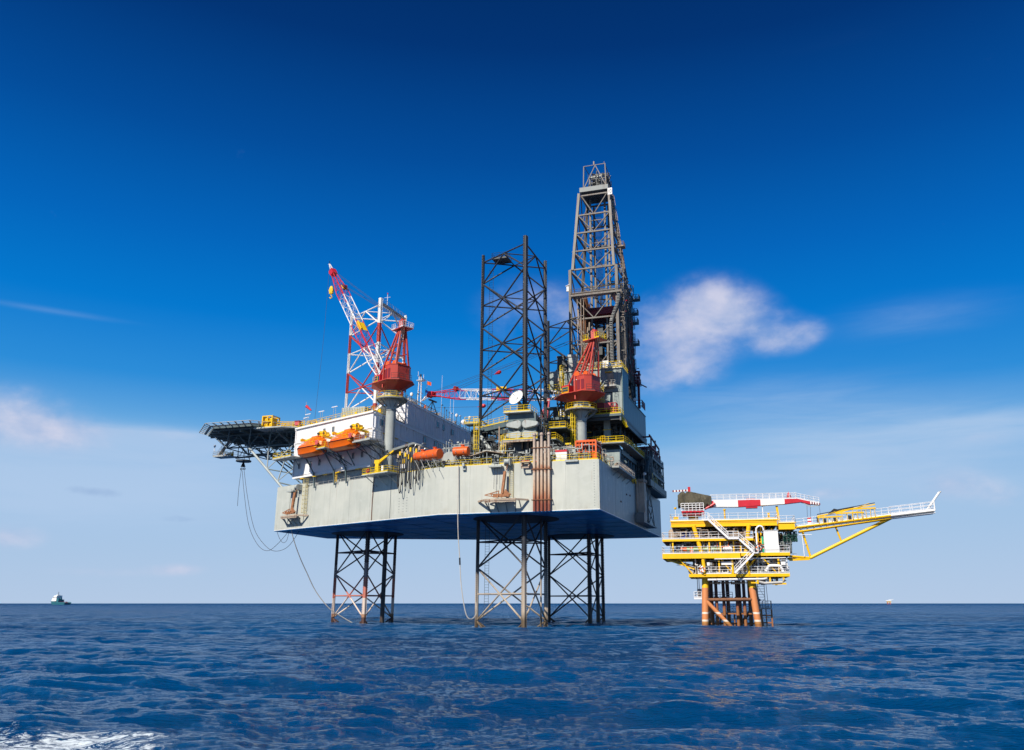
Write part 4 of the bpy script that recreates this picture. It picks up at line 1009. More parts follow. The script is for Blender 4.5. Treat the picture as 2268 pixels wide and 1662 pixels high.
    part('hoist_winch', MB().lathe(Q(-.2, 0, dz + 3.9), [(0, -1.6), (.65, -1.6), (.65, -1.4), (.4, -1.35), (.4, 1.35), (.65, 1.4), (.65, 1.6), (0, 1.6)], 12, axis=v), 'tank', T)
    part('hoist_winch', MB().lathe(Q(-2.2, 0, dz + 3.8), [(0, -1.4), (.55, -1.4), (.55, -1.2), (.35, -1.15), (.35, 1.15), (.55, 1.2), (.55, 1.4), (0, 1.4)], 12, axis=v), 'tank', T)
    part('deck_lamp', MB().beam(Q(.8, 2.3, dz - .9), Q(-.2, 2.4, dz - .9), .25, .15), 'yellow', T)
    part('deck_lamp', MB().beam(Q(3.0, 1.2, dz - .6), Q(2.2, 1.5, dz - .7), .2, .12), 'yellow', T)
    # gantry
    az = apex.z; ax = V(apex.x, apex.y, 0) - V(cx, cy, 0); aa = ax.dot(u)
    for b in (-1, 1):
        tb('gantry_leg', Q(2.9, 1.9 * b, dz), Q(aa + .35, .55 * b, az - 1.6), .19, 'red', T)
        tb('gantry_leg', Q(-1.2, 1.9 * b, dz + 3.2), Q(aa, .55 * b, az - 1.6), .21, 'red', T)
        tb('gantry_leg', Q(-3.2, 1.6 * b, dz + 3.2), Q(aa - .35, .55 * b, az - 1.6), .21, 'red', T)
        bb('apex_plate', Q(aa, .4 * b, az - 1.7), Q(aa + .1, .4 * b, az + .1), .9, .12, 'red', T)
    tb('gantry_tie', Q(lerp((2.9, 0, 0), (aa, 0, 0), .45).x, -1.3, lerp((0, 0, dz), (0, 0, az - 1.6), .45).z), Q(lerp((2.9, 0, 0), (aa, 0, 0), .45).x, 1.3, lerp((0, 0, dz), (0, 0, az - 1.6), .45).z), .1, 'red', T)
    tb('gantry_tie', Q(-1.3, -1.3, dz + 6), Q(-1.3, 1.3, dz + 6), .1, 'red', T); tb('gantry_tie', Q(-2.6, -1.3, dz + 6), Q(-.9, -1.3, dz + 6), .1, 'red', T); tb('gantry_tie', Q(-2.6, 1.3, dz + 6), Q(-.9, 1.3, dz + 6), .1, 'red', T)
    part('apex_platform', MB().prism(poly([(aa + 1.9, 1.3), (aa + 1.9, -1.3), (aa - 2.0, -1.3), (aa - 2.0, 1.3)]), az - 1.95, az - 1.8), 'red', T)
    part('apex_handrail', MB().rail([Q(aa + .7, 1.3, az - 1.8), Q(aa + 1.9, 1.3, az - 1.8), Q(aa + 1.9, -1.3, az - 1.8), Q(aa + .7, -1.3, az - 1.8)], 1.1, .6, .045), 'rail_y' if headup == 0 else 'rail_w', T)
    part('apex_handrail', MB().rail([Q(aa - .9, 1.3, az - 1.8), Q(aa - 2.0, 1.3, az - 1.8), Q(aa - 2.0, -1.3, az - 1.8), Q(aa - .9, -1.3, az - 1.8)], 1.1, .6, .045), 'rail_y' if headup == 0 else 'rail_w', T)
    part('sheave', MB().lathe(Q(aa, 0, az), [(0, -.35), (.5, -.35), (.4, 0), (.5, .35), (0, .35)], 12, axis=v), 'red', T)
    part('gantry_ladder', MB().ladder(Q(-3.8, 1.5, dz + 3.2), Q(aa - 1.3, 1.0, az - 1.9), .5, side=v, r=.03, step=.5, cage=True, out=-u, hoop=1.4), 'dark', T)
    part('gantry_pulley', MB().beam(Q(-.2, .6, dz + 6.5), Q(-1.5, .9, dz + 7.4), .35, .2), 'yellow', T)
    # boom
    foot = Q(2.9, 0, foot_z); d = (tip - foot); L = d.length; d.normalize(); w = v; up = w.cross(d).normalized()
    if up.z < 0: up = -up
    secs = [(0, .75, .18), (.16, .95, 1.0), (.5, .95, 1.0), (.80, .95, 1.0), (.93, .55, .5), (.985, .42, .38)]
    cols = [(0, .26, 'whiteb'), (.26, .5, 'redb'), (.5, .73, 'whiteb'), (.73, .985, 'redb')]
    def sec(t):
        for (t0, w0, h0), (t1, w1, h1) in zip(secs, secs[1:]):
            if t <= t1 + 1e-6: k = (t - t0) / (t1 - t0); return w0 + (w1 - w0) * k, h0 + (h1 - h0) * k
        return secs[-1][1:]
    def colr(t):
        for a, b, c in cols:
            if t < b - 1e-6: return c
        return cols[-1][2]
    def C(t, i):
        hw, hh = sec(t); sx_, sy_ = ((1, 1), (1, -1), (-1, -1), (-1, 1))[i]
        return foot + d * (t * L) + w * (hw * sx_) + up * (hh * sy_)
    brk = sorted(set([0, .16, .26, .5, .73, .80, .93, .985]))
    for a, b in zip(brk, brk[1:]):
        for i in range(4): tb('boom_chord', C(a, i), C(b, i), .095, colr((a + b) / 2), T)
    N = 24
    for k in range(N):
        t0, t1 = k / N * .985, (k + 1) / N * .985; c = colr((t0 + t1) / 2)
        for i in range(4):
            j = (i + 1) % 4
            if k % 2: tb('lacing', C(t0, i), C(t1, j), .042, c, T, 6)
            else: tb('lacing', C(t0, j), C(t1, i), .042, c, T, 6)
            if i % 2 == 0: tb('lacing', C(t1, i), C(t1, j), .038, c, T, 6)
    hdm = MB().beam(foot + d * (L * .97), foot + d * (L + .5), 1.3, 1.2, up=up)
    part('boom_head', hdm, 'redb', T)
    part('head_sheave', MB().lathe(foot + d * (L + .2) - up * .3, [(0, -.5), (.6, -.5), (.5, 0), (.6, .5), (0, .5)], 12, axis=v), 'redb', T)
    part('head_bracket', MB().lathe(foot + d * (L * .80) + up * 1.4, [(0, -.4), (.5, -.4), (.4, 0), (.5, .4), (0, .4)], 10, axis=v).beam(foot + d * (L * .79) + up * .8, foot + d * (L * .81) + up * 1.5, .5, .4), 'maroon', T)
    nose = foot + d * (L + 2.8) - V(0, 0, 1.6 if headup == 0 else -.2)
    part('jib_nose', MB().beam(foot + d * L + w * .5, nose + w * .15, .16).beam(foot + d * L - w * .5, nose - w * .15, .16).beam(foot + d * (L + 1.4) + w * .3 - V(0, 0, .5 if headup == 0 else -.1), nose, .14), 'whiteb', T)
    part('whip_line_guide', MB().beam(nose, nose + V(0, 0, .9) + u * .2, .1), 'black', T)
    part('boom_walkway', MB().beam(C(.40, 0) + up * .14, C(.47, 0) + up * .14, .1, .9, up=up).beam(C(.40, 0).lerp(C(.40, 3), .5) + up * .16, C(.47, 0).lerp(C(.47, 3), .5) + up * .16, 1.5, .08, up=up), 'yellow', T)
    part('boom_walkway', MB().beam(C(.785, 0).lerp(C(.785, 3), .5) + up * .16, C(.82, 0).lerp(C(.82, 3), .5) + up * .16, 1.2, .08, up=up), 'yellow', T)
    # pendants
    for b in (-.5, .5):
        a0 = Q(aa, b, az); m0 = foot + d * (L * .86) + up * .5 + w * b
        tb('pendant', a0, m0, .035, 'rope', T, 5)
        tb('pendant', a0 + V(0, 0, -.4), foot + d * (L * .985) + up * .5 + w * b * .6, .03, 'rope', T, 5)
    return T, foot, d, L, up, w, nose, Q(aa, 0, az)
cl = crane(-45.3, -21.3, 43.9, 47.3, 48.3, (-43.0, -22.7, 60.2), (-69.1, -8.6, 79.9), 'red pedestal crane on the left with its red and white lattice boom raised high', '', 1)
cr = crane(-7.3, -15.0, 40.4, 43.6, 44.1, (-4.0, -16.4, 56.0), (-47.6, 2.0, 50.9), 'red pedestal crane on the right with its lattice boom lowered towards the quarters', '', 0)
# hook blocks hanging from the booms
def hook(p, m, label, drop, line_m='rope', s=1.0, from_=None):
    T = thing('hook_block', label, 'hook block', p); p = V(p)
    part('cheek_plates', MB().prism([(p.x - .45 * s, p.y - .25 * s), (p.x + .45 * s, p.y - .25 * s), (p.x + .45 * s, p.y + .25 * s), (p.x - .45 * s, p.y + .25 * s)], p.z - .2 * s, p.z + 1.1 * s).frus([(p.x - .45 * s, p.y - .25 * s), (p.x + .45 * s, p.y - .25 * s), (p.x + .45 * s, p.y + .25 * s), (p.x - .45 * s, p.y + .25 * s)], [(p.x - .2 * s, p.y - .15 * s), (p.x + .2 * s, p.y - .15 * s), (p.x + .2 * s, p.y + .15 * s), (p.x - .2 * s, p.y + .15 * s)], p.z + 1.1 * s, p.z + 1.7 * s), m, T)
    part('sheave', MB().lathe((p.x, p.y, p.z + .6 * s), [(0, -.3), (.55 * s, -.3), (.45 * s, 0), (.55 * s, .3), (0, .3)], 14, axis=(0, 1, 0)), m, T)
    part('hook', MB().path(curve([(p.x, p.y, p.z - .1 * s), (p.x, p.y, p.z - .6 * s), (p.x + .3 * s, p.y, p.z - 1.0 * s), (p.x, p.y, p.z - 1.35 * s), (p.x - .35 * s, p.y, p.z - 1.05 * s)], 4), .12 * s, 6), m, T)
    if from_: 
        tb('hoist_line', (p.x - .15, p.y, p.z + 1.5 * s), V(from_) - V(.15, 0, 0), .03, line_m, T, 5); tb('hoist_line', (p.x + .15, p.y, p.z + 1.5 * s), V(from_) + V(.15, 0, 0), .03, line_m, T, 5)
    return T
tl = cl[1] + cl[2] * (cl[3] + .3)
hook((tl.x + .1, tl.y, tl.z - 5.6), 'yellow', 'yellow hook block hanging from the head of the raised boom', 5, s=1.0, from_=(tl.x + .0, tl.y, tl.z - .4))
wn = cl[6]
rope('whip_line', [(wn.x, wn.y, wn.z), (wn.x + .8, wn.y - 1.5, wn.z - 18), (wn.x + 1.3, wn.y - 3.5, 43.5)], .03, 'rope', 'thin whip line dropping from the raised boom tip to the quarters roof', 'wire')
# red ball sockets on the lowered boom's rigging
ap = cr[7]; hm = cr[1] + cr[2] * (cr[3] * .86)
bp = ap.lerp(hm, .62)
bl = thing('pendant_socket', 'red pendant socket on the wires in front of the black leg', 'socket', bp)
part('socket', MB().lathe(bp, [(0, 1.5), (.12, 1.0), (.34, .3), (.42, -.2), (.3, -.55), (0, -.6)], 10, axis=(ap - hm).normalized() * -1), 'redb', bl)
ob2 = V(-31.5, -5.5, 45.3)
o2 = thing('headache_ball', 'red ball on a wire below the lowered boom', 'ball', ob2)
part('ball', MB().lathe(ob2, [(0, 1.8), (.1, 1.2), (.38, .4), (.46, 0), (.34, -.45), (0, -.55)], 10, axis=(-1, .3, -.02)), 'redb', o2)
tb('wire', ob2 + V(-1.4, .4, 0), (-46.5, 2.0, 47.6), .03, 'rope', o2, 5)
tb('wire', ob2 + V(.4, -.1, 0), (-13.0, -12.6, 45.5), .03, 'rope', o2, 5)
# boom rest on the quarters roof
br = thing('boom_rest', 'slim grey tripod on the quarters roof below the lowered boom head', 'boom rest', (-46.9, 3, 46.6))
for q in ((-47.2, 1.6), (-47.2, 5.2), (-50, 3.4)): tb('rest_leg', (q[0], q[1], 46.6), (-47.6 + .2, 2.9, 49.4), .1, 'heli', br)
part('cradle', MB().beam((-47.6, 1.4, 49.5), (-47.2, 4.4, 49.5), .5, .25), 'dark', br)

# ladder cage on the right pedestal
la = thing('caged_ladder', 'yellow caged ladder up the right crane pedestal', 'ladder', (-8.9, -16.2, 28))
part('ladder', MB().ladder((-8.4, -16.4, 28), (-8.4, -16.4, 40.5), .6, r=.05, cage=True, out=(-.4, -1, 0)), 'rail_y', la)
part('rest_platform', MB().box(-10.0, -8.8, -17.4, -15.6, 33.5, 33.65).rail([(-10, -17.4, 33.65), (-8.8, -17.4, 33.65)]).rail([(-10, -17.4, 33.65), (-10, -15.6, 33.65)]), 'rail_y', la)

# ------------------------------------------------------------------ starboard crane behind the leg
c3 = thing('pedestal_crane', 'distant red gantry of the far side crane, half hidden behind the jacking tower', 'crane', (-24, 14, 44), group=None)
for a, b in (((-25.4, 13, 44), (-22.6, 14, 51)), ((-23.0, 13, 44), (-22.4, 14, 51)), ((-24.2, 15.5, 44), (-22.5, 14, 51)), ((-25.6, 15, 44), (-22.9, 14.2, 50)),):
    tb('gantry_leg', a, b, .2, 'pink', c3)
for z in (46, 48): tb('gantry_tie', (-24.6 + (z - 44) * .25, 13.2, z), (-22.8, 13.6, z), .1, 'pink', c3)
part('machinery_house', MB().box(-27, -22.5, 12.5, 16.5, 41.5, 44.0), 'red', c3)
part('pedestal', MB().tube((-24.6, 14.5, 28), (-24.6, 14.5, 41.5), 1.0, 16), 'ped', c3)
# ------------------------------------------------------------------ jacking towers round the legs
def jack_tower(cx, cy, label, front=True):
    T = thing('jacking_tower', label, 'jacking tower', (cx, cy, 27.9), group='jacking towers round the legs')
    ch = [(cx - 7.55, cy), (cx + 3.75, cy - 6.5), (cx + 3.75, cy + 6.5)]
    for i, (x, y) in enumerate(ch):
        d = V(x - cx, y - cy, 0).normalized(); t = V(-d.y, d.x, 0)
        for sg in (-1, 1):
            c = V(x, y, 0) + t * (1.5 * sg)
            part('jack_case', MB().prism([((c + d * a + t * b).x, (c + d * a + t * b).y) for a, b in ((-.9, -.75), (.9, -.75), (.9, .75), (-.9, .75))], 28, 36.2), 'dark', T)
    for a, b in ((0, 1), (1, 2), (2, 0)):
        p, q = V(*ch[a], 36.4), V(*ch[b], 36.4)
        bb('top_girder', p, q, 1.2, .9, 'heli', T)
        o_ = (q - p).cross(V(0, 0, 1)).normalized() * 1.3
        lo = (p + q) / 2 + o_; lo.z = 30.2
        tb('v_strut', p + o_ + (q - p) * .12 + V(0, 0, -1.2), lo, .38, 'grey', T, 12); tb('v_strut', q + o_ - (q - p) * .16 + V(0, 0, -1.2), lo, .38, 'grey', T, 12)
        tb('v_strut', lo + V(.7, -.3, 0), lo + V(.7, -.3, 5.8), .16, 'tan', T)
        off = (q - p).cross(V(0, 0, 1)).normalized() * .65
        part('top_handrail', MB().rail([p + off + V(0, 0, .45), q + off + V(0, 0, .45)], 1.1, 1.6, .045), 'rail_y', T)
    return T, ch
J1, jc = jack_tower(-18.5, -21.0, 'triangular jacking tower of the middle leg with grey gearbox covers and yellow rails')
fx, fy = jc[1]
part('gear_house', MB().box(fx - 2.7, fx + 2.6, fy - 1.5, fy - .5, 33.2, 37.4).box(fx - 2.4, fx + 2.4, fy + .6, fy + 2.0, 28, 37), 'heli', J1)
def gearcover(x0, x1, z, flip=False):
    """lobed pale grey gearbox cover: two round ends joined by a bulge"""
    y = fy - 1.55; n = 32; prof = []
    cb, cs = (x1 - .80, x0 + .42) if flip else (x0 + .80, x1 - .42); rb_, rs_ = .80, .42
    for i in range(n):
        t = 2 * math.pi * i / n; c, s = math.cos(t), math.sin(t); big = (c > .12) == flip if abs(c) > .12 else None
        if big is None: xx = (cb * .55 + cs * .45); prof.append((xx + c * .3, z + math.copysign(.62, s)))
        elif big: prof.append((cb + c * rb_, z + s * rb_))
        else: prof.append((cs + c * rs_, z + s * rs_))
    mb = MB(); vs = [(a, y, b) for a, b in prof] + [(a, y - .55, b) for a, b in prof] + [((a - (x0 + x1) / 2) * .9 + (x0 + x1) / 2, y - .68, (b - z) * .88 + z) for a, b in prof]
    fs = [(i, n + i, n + (i + 1) % n, (i + 1) % n) for i in range(n)] + [(n + i, 2 * n + i, 2 * n + (i + 1) % n, n + (i + 1) % n) for i in range(n)] + [tuple(range(2 * n, 3 * n))]
    mb.add(vs, fs); part('gearbox_cover', mb, 'grey', J1, smooth=True)
for z in (35.3, 33.35):
    gearcover(fx - 2.85, fx + .05, z, True); gearcover(fx + .15, fx + 3.2, z)
part('gearbox_platform', MB().box(fx - 3.3, fx + 3.4, fy - 3.0, fy - 1.5, 32.2, 32.4), 'midgrey', J1)
part('gearbox_rail', MB().rail([(fx - 3.2, fy - 2.95, 32.4), (fx + 3.3, fy - 2.95, 32.4)], 1.1, 1.4, .035).rail([(fx - 3.2, fy - 2.95, 32.4), (fx - 3.2, fy - 1.5, 32.4)]), 'rail_y', J1)
part('brown_walkway_beam', MB().box(fx - 3.2, fx + 2.6, fy - 3.05, fy - 2.85, 31.95, 32.18), 'tan', J1)
part('top_platform', MB().box(fx - 3.3, fx + 2.0, fy - 2.6, fy + 1.5, 37.45, 37.65), 'grey', J1)
part('top_platform_rail', MB().rail([(fx - 3.2, fy + 1.4, 37.65), (fx - 3.2, fy - 2.5, 37.65), (fx + 1.9, fy - 2.5, 37.65), (fx + 1.9, fy + 1.4, 37.65)], 1.1, 1.2, .045), 'rail_y', J1)
part('stool', MB().box(fx - .6, fx + .2, fy - 2.2, fy - 1.4, 37.66, 39.0), 'black', J1)
part('caged_ladder', MB().ladder((-24.6, -26.2, 31), (-24.6, -26.2, 37.6), .8, r=.04, cage=True, out=(0, -1, 0)), 'rail_y', J1)
part('caged_ladder', MB().ladder((-18.5, -28.3, 29.2), (-18.5, -28.3, 33.6), .8, r=.04, cage=True, out=(0, -1, 0)), 'rail_y', J1)
part('ladder_tower', MB().beam((-26.3, -23.5, 28), (-26.3, -23.5, 37), .3).beam((-24.6, -25.0, 28), (-24.6, -25.0, 36.5), .3).box(-27.5, -24.8, -25.4, -23.2, 36.9, 37.1), 'heli', J1)
part('ladder_tower_rail', MB().rail([(-27.5, -25.4, 37.1), (-24.8, -25.4, 37.1)], 1.2, .9, .05), 'rail_y', J1)
part('tower_piping', clutter(fx - 4, fx + 3, fy - 1.4, fy + 3, 28, 33, 110, 51), 'tan', J1, kind='stuff')
part('tower_piping', clutter(fx - 4, fx + 4, fy - 1.4, fy + 3, 28, 38, 160, 52), 'dark', J1, kind='stuff')
part('tower_piping', clutter(-27, -22, -25, -18, 28, 36.5, 150, 53), 'dark', J1, kind='stuff')
part('tower_piping', clutter(-15, -10, -18, -11, 28, 38, 150, 54), 'dark', J1, kind='stuff')
part('gangway', MB().box(-12.6, -9.0, -20, -12, 36.2, 36.4), 'heli', J1)
part('gangway_rail', MB().rail([(-12.5, -20, 36.4), (-9.1, -20, 36.4), (-9.1, -12, 36.4)], 1.1, 1.3, .05), 'rail_y', J1)
part('gangway', MB().box(-13.6, -9.4, -25.4, -20.5, 33.0, 33.2), 'heli', J1)
part('gangway_rail', MB().rail([(-13.5, -25.3, 33.2), (-9.5, -25.3, 33.2), (-9.5, -20.6, 33.2)], 1.1, 1.2, .05), 'rail_y', J1)
part('deck_shelter', MB().add([(-24.4, -30.4, 29.9), (-21.0, -30.6, 30.7), (-17.6, -30.2, 30.1), (-17.6, -27.2, 30.1), (-21.0, -27.2, 30.7), (-24.4, -27.2, 29.9), (-24.4, -30.4, 29.8), (-21.0, -30.6, 30.6), (-17.6, -30.2, 30.0), (-17.6, -27.2, 30.0), (-21.0, -27.2, 30.6), (-24.4, -27.2, 29.8)], [(0, 1, 4, 5), (1, 2, 3, 4), (11, 10, 7, 6), (10, 9, 8, 7), (0, 6, 7, 1), (1, 7, 8, 2)]), 'tan', J1)
J3, _ = jack_tower(-17.6, 22.4, 'jacking tower of the far black leg, mostly hidden behind the drill floor')

# satellite dish
ds = thing('satellite_dish', 'large white satellite dish on the jacking tower in front of the black leg', 'satellite dish', (-16.2, -27.4, 37.7))
ax = V(-.30, -.86, .38).normalized(); dc = V(-16.0, -28.3, 40.5)
part('reflector', MB().lathe(dc, [(1.52, .40), (1.47, .45), (1.1, .16), (.6, .02), (0, -.02), (0, -.10), (.6, -.08), (1.12, .06), (1.52, .40)], 28, axis=ax), 'white', ds, smooth=True)
tip_ = dc + ax * 1.7
for k in range(3):
    a = 2 * math.pi * k / 3 + .5; x = ax.cross(V(0, 0, 1)).normalized(); y = ax.cross(x)
    tb('feed_strut', dc + ax * .42 + (x * math.cos(a) + y * math.sin(a)) * 1.46, tip_, .035, 'black', ds, 5)
part('mount', MB().tube((-15.6, -27.6, 37.7), (-15.6, -27.6, 39.6), .22, 10).beam((-15.6, -27.6, 39.5), dc, .35), 'heli', ds)

# raw water pipes down the hull side
for i in range(5):
    x = -11.35 + i * .66; top = 32.4 if i % 2 == 0 else 31.4
    t = solo('raw_water_pipe', MB().tube((x, -32.4, ZB - .1), (x, -32.4, top), .24, 14), 'rawpipe', 'rusty riser pipe down the hull side, %s of the row of five' % ['leftmost', 'second from the left', 'middle one', 'second from the right', 'rightmost'][i], 'pipe', group='rusty riser pipes on the hull side', smooth=True)
    if i % 2 == 0:
        part('end_cap', MB().lathe((x, -32.4, top + .001), [(.24, 0), (.33, .1), (.33, .35), (.2, .55), (0, .6)], 12), 'rawpipe', t, smooth=True)
    part('flange', MB().lathe((x, -32.4, 26.6), [(.25, -.06), (.34, -.06), (.34, .06), (.25, .06)], 14), 'rusty', t)
for z in (21.2, 26.45, 30.2):
    solo('pipe_clamp', MB().box(-11.8, -8.2, -32.75, -32.66, z, z + .12).box(-11.8, -11.68, -32.66, -31.82, z, z + .12).box(-8.32, -8.2, -32.66, -31.82, z, z + .12), 'rusty', {21.2: 'lowest rusty clamp across the five riser pipes', 26.45: 'rusty clamp across the five riser pipes just below deck level', 30.2: 'clamp across the tops of the five riser pipes'}[z], 'clamp', group='clamps on the riser pipes')

# anchors and racks
def anchor_set(C, T, N, label, alabel):
    """C point on the hull at the rack centre (z of rack top); T along, N outward"""
    C = V(C); T = V(T); N = V(N)
    R = thing('anchor_rack', label, 'anchor rack', C, group='anchor racks on the hull side')
    w = 4.6; o = 1.75
    a = C + T * -w + N * .12; b = C + T * -2.9 + N * o; c = C + T * 2.9 + N * o; d = C + T * w + N * .12
    for p, q in ((a, b), (b, c), (c, d)): bb('bolster_bar', p, q, .28, .28, 'tan', R)
    part('front_plate', MB().beam(b + V(0, 0, -.1), c + V(0, 0, -.1), .1, .62), 'tan', R)
    bp_ = [C + T * -2.2 + N * 1.6 + V(0, 0, -.1), C + T * 2.2 + N * 1.6 + V(0, 0, -.1), C + T * 1.5 + N * .15 + V(0, 0, -.1), C + T * -1.5 + N * .15 + V(0, 0, -.1)]
    part('bolster_plate', MB().add(bp_ + [p - V(0, 0, .08) for p in bp_], [(0, 1, 2, 3), (7, 6, 5, 4), (0, 4, 5, 1), (1, 5, 6, 2), (2, 6, 7, 3), (3, 7, 4, 0)]), 'grey', R)
    for k in (-2.9, -1.0, 1.0, 2.9):
        bb('bracket', C + T * k + N * o, C + T * (k * .78) + N * .1 + V(0, 0, -1.9), .16, .16, 'midgrey', R)
        bb('bracket', C + T * k + N * o, C + T * k + N * .1, .16, .16, 'midgrey', R)
    A = thing('anchor', alabel, 'anchor', C + N * 1.4 + V(0, 0, .3), group='rusty anchors hung on the hull side')
    o0 = C + N * 1.5 + V(0, 0, .55)
    bb('shank', o0 + T * .2 + V(0, 0, .5), o0 + T * .75 + V(0, 0, 4.4) - N * .5, .42, .5, 'anchor', A)
    part('crown', MB().beam(o0 + T * -1.3 + V(0, 0, .15), o0 + T * 1.6 + V(0, 0, .15), .5, .45).beam(o0 + T * -2.0 + V(0, 0, .5), o0 + T * 1.9 + V(0, 0, .35), .16), 'anchor', A)
    for sg, L in ((-1, 2.9), (1, 1.9)):
        f = MB(); p = o0 + T * (.3 * sg); q = o0 + T * (L * sg) + V(0, 0, .35)
        f.beam(p + V(0, 0, 1.0), q, .14).beam(p - V(0, 0, .2) + N * .5, q, .14).beam(p + V(0, 0, 1.0), p - V(0, 0, .2) + N * .5, .14).beam(lerp(p, q, .5) + V(0, 0, .5), lerp(p, q, .5) + N * .25 - V(0, 0, .1), .12)
        part('fluke', f, 'anchor', A)
    part('fluke_plate', MB().add([o0 + T * .9 + V(0, 0, 1.3), o0 + T * 1.9 + V(0, 0, .2), o0 + T * .5 + V(0, 0, .2), o0 + T * .9 + V(0, 0, 1.3) + N * .1, o0 + T * 1.9 + V(0, 0, .2) + N * .1, o0 + T * .5 + V(0, 0, .2) + N * .1], [(0, 1, 2), (5, 4, 3), (0, 3, 4, 1), (1, 4, 5, 2), (2, 5, 3, 0)]), 'anchor', A)
    top = o0 + T * .75 + V(0, 0, 4.4) - N * .5; end = V((C + T * 1.1).x, (C + T * 1.1).y, 27.9) + N * .9
    k = int((end - top).length / .34)
    CH = MB()
    for i in range(k):
        p = top.lerp(end, (i + .5) / k); s2 = T if i % 2 else N
        dd = (end - top).normalized()
        for sg in (-1, 1): CH.tube(p - dd * .14 + s2 * .1 * sg, p + dd * .14 + s2 * .1 * sg, .045, 5)
        CH.tube(p - dd * .16 - s2 * .1, p - dd * .16 + s2 * .1, .045, 5); CH.tube(p + dd * .16 - s2 * .1, p + dd * .16 + s2 * .1, .045, 5)
    part('chain', CH, 'anchor', A)
    fl = MB(); e = V((C + T * 1.0).x, (C + T * 1.0).y, 0)
    for s0 in (-.5, .5): fl.prism([((e + T * s0 + N * a_ + T * b_).x, (e + T * s0 + N * a_ + T * b_).y) for a_, b_ in ((0.05, -.05), (1.3, -.05), (1.3, .05), (.05, .05))], 27.4, 28.6)
    fl.lathe(e + N * .95 + V(0, 0, 28.1), [(0, -.4), (.5, -.4), (.4, 0), (.5, .4), (0, .4)], 12, axis=T)
    part('fairlead', fl, 'grey', R)
    for s0, z0 in ((-1.9, 24.2), (-2.5, 23.4)):
        tb('pennant_wire', (e + T * s0 + N * .6) + V(0, 0, 27.9), (e + T * s0 + N * .8) + V(0, 0, z0), .035, 'rope', R, 5)
    part('sheave_shelf', MB().prism([((e + T * a_ + N * b_).x, (e + T * a_ + N * b_).y) for a_, b_ in ((-3.4, .05), (-1.0, .05), (-1.0, 1.3), (-3.4, 1.3))], 27.2, 27.45), 'grey', R)
    return R
anchor_set((-17.2, -31.8, 21.4), (1, 0, 0), (0, -1, 0), 'anchor rack on the near hull side, left of the rusty pipes', 'rusty orange anchor hung on the hull left of the rusty pipes')
c_ = FA(44.6, 0, 21.9)
anchor_set(c_, (-TX, -TY, 0), (NX, NY, 0), 'anchor rack near the bow corner of the hull', 'rusty anchor hung near the bow corner, below the helideck strut')

# orange tanks along the rail
def tank(a, b, r, label):
    a = V(a); b = V(b); d = (b - a); L = d.length; d.normalize()
    T = thing('orange_tank', label, 'tank', (a + b) / 2 - V(0, 0, r), group='orange cylindrical tanks at the deck edge')
    part('shell', MB().lathe(a, [(0, 0), (r * .93, .02), (r, .1), (r, L - .1), (r * .93, L - .02), (0, L)], 28, axis=d), 'tank', T, smooth=True)
    for t in (.25, .75):
        c = a + d * (L * t); part('band', MB().lathe(c, [(r + .003, -.06), (r + .04, -.06), (r + .04, .06), (r + .003, .06)], 24, axis=d), 'tank', T)
        n = d.cross(V(0, 0, 1)).normalized(); n = n if n.y < 0 else -n
        part('saddle', MB().beam(c - V(0, 0, r + .1) + n * .2, c - V(0, 0, r * .2) + n * (r + .12), .1).beam(c - V(0, 0, r + .1) + n * (r + .1), c - V(0, 0, r + .1) - n * .9, .12), 'rail_g', T)
        part('strut', MB().beam(c - V(0, 0, r + .1) + n * .8, c - V(0, 0, r + 1.9) + d * .9 - n * .1 + n * .5, .07), 'rail_g', T)
    m = a + d * (L * .6)
    part('hatch', MB().lathe(m + V(0, 0, r - .05), [(.3, 0), (.3, .3), (.42, .32), (.42, .42), (0, .44)], 12), 'tank', T)
    return T
tA, tB = V(-34.9, -30.5, 30.25), V(-28.9, -33.1, 30.1); dd_ = (tB - tA)
tank(tA, tA + dd_ * .46, .80, 'leftmost of the three orange tanks, smaller and behind its neighbour')
tank(tA + dd_ * .47, tB, .93, 'middle orange tank with its round end facing the right')
tank((-27.3, -30.6, 30.75), (-24.4, -30.6, 30.75), .86, 'single orange tank on the right, beside the pale hose reel')
hrl = thing('hose_reel', 'pale grey disc-sided hose reel between the orange tanks', 'reel', (-28.6, -29.4, 28))
part('side_disc', MB().lathe((-28.6, -29.6, 29.6), [(0, -.35), (1.35, -.35), (1.38, -.28), (0, -.28)], 28, axis=(0, 1, 0)), 'grey', hrl)
part('side_disc', MB().lathe((-28.6, -29.6, 29.6), [(0, .9), (1.35, .9), (1.38, .97), (0, .97)], 28, axis=(0, 1, 0)), 'grey', hrl)
part('drum', MB().lathe((-28.6, -29.6, 29.6), [(.8, -.27), (.8, .89)], 20, axis=(0, 1, 0)), 'dark', hrl)
part('stand', MB().beam((-29.6, -29.9, 28), (-28.6, -29.9, 29.6), .15).beam((-27.6, -29.9, 28), (-28.6, -29.9, 29.6), .15), 'dark', hrl)

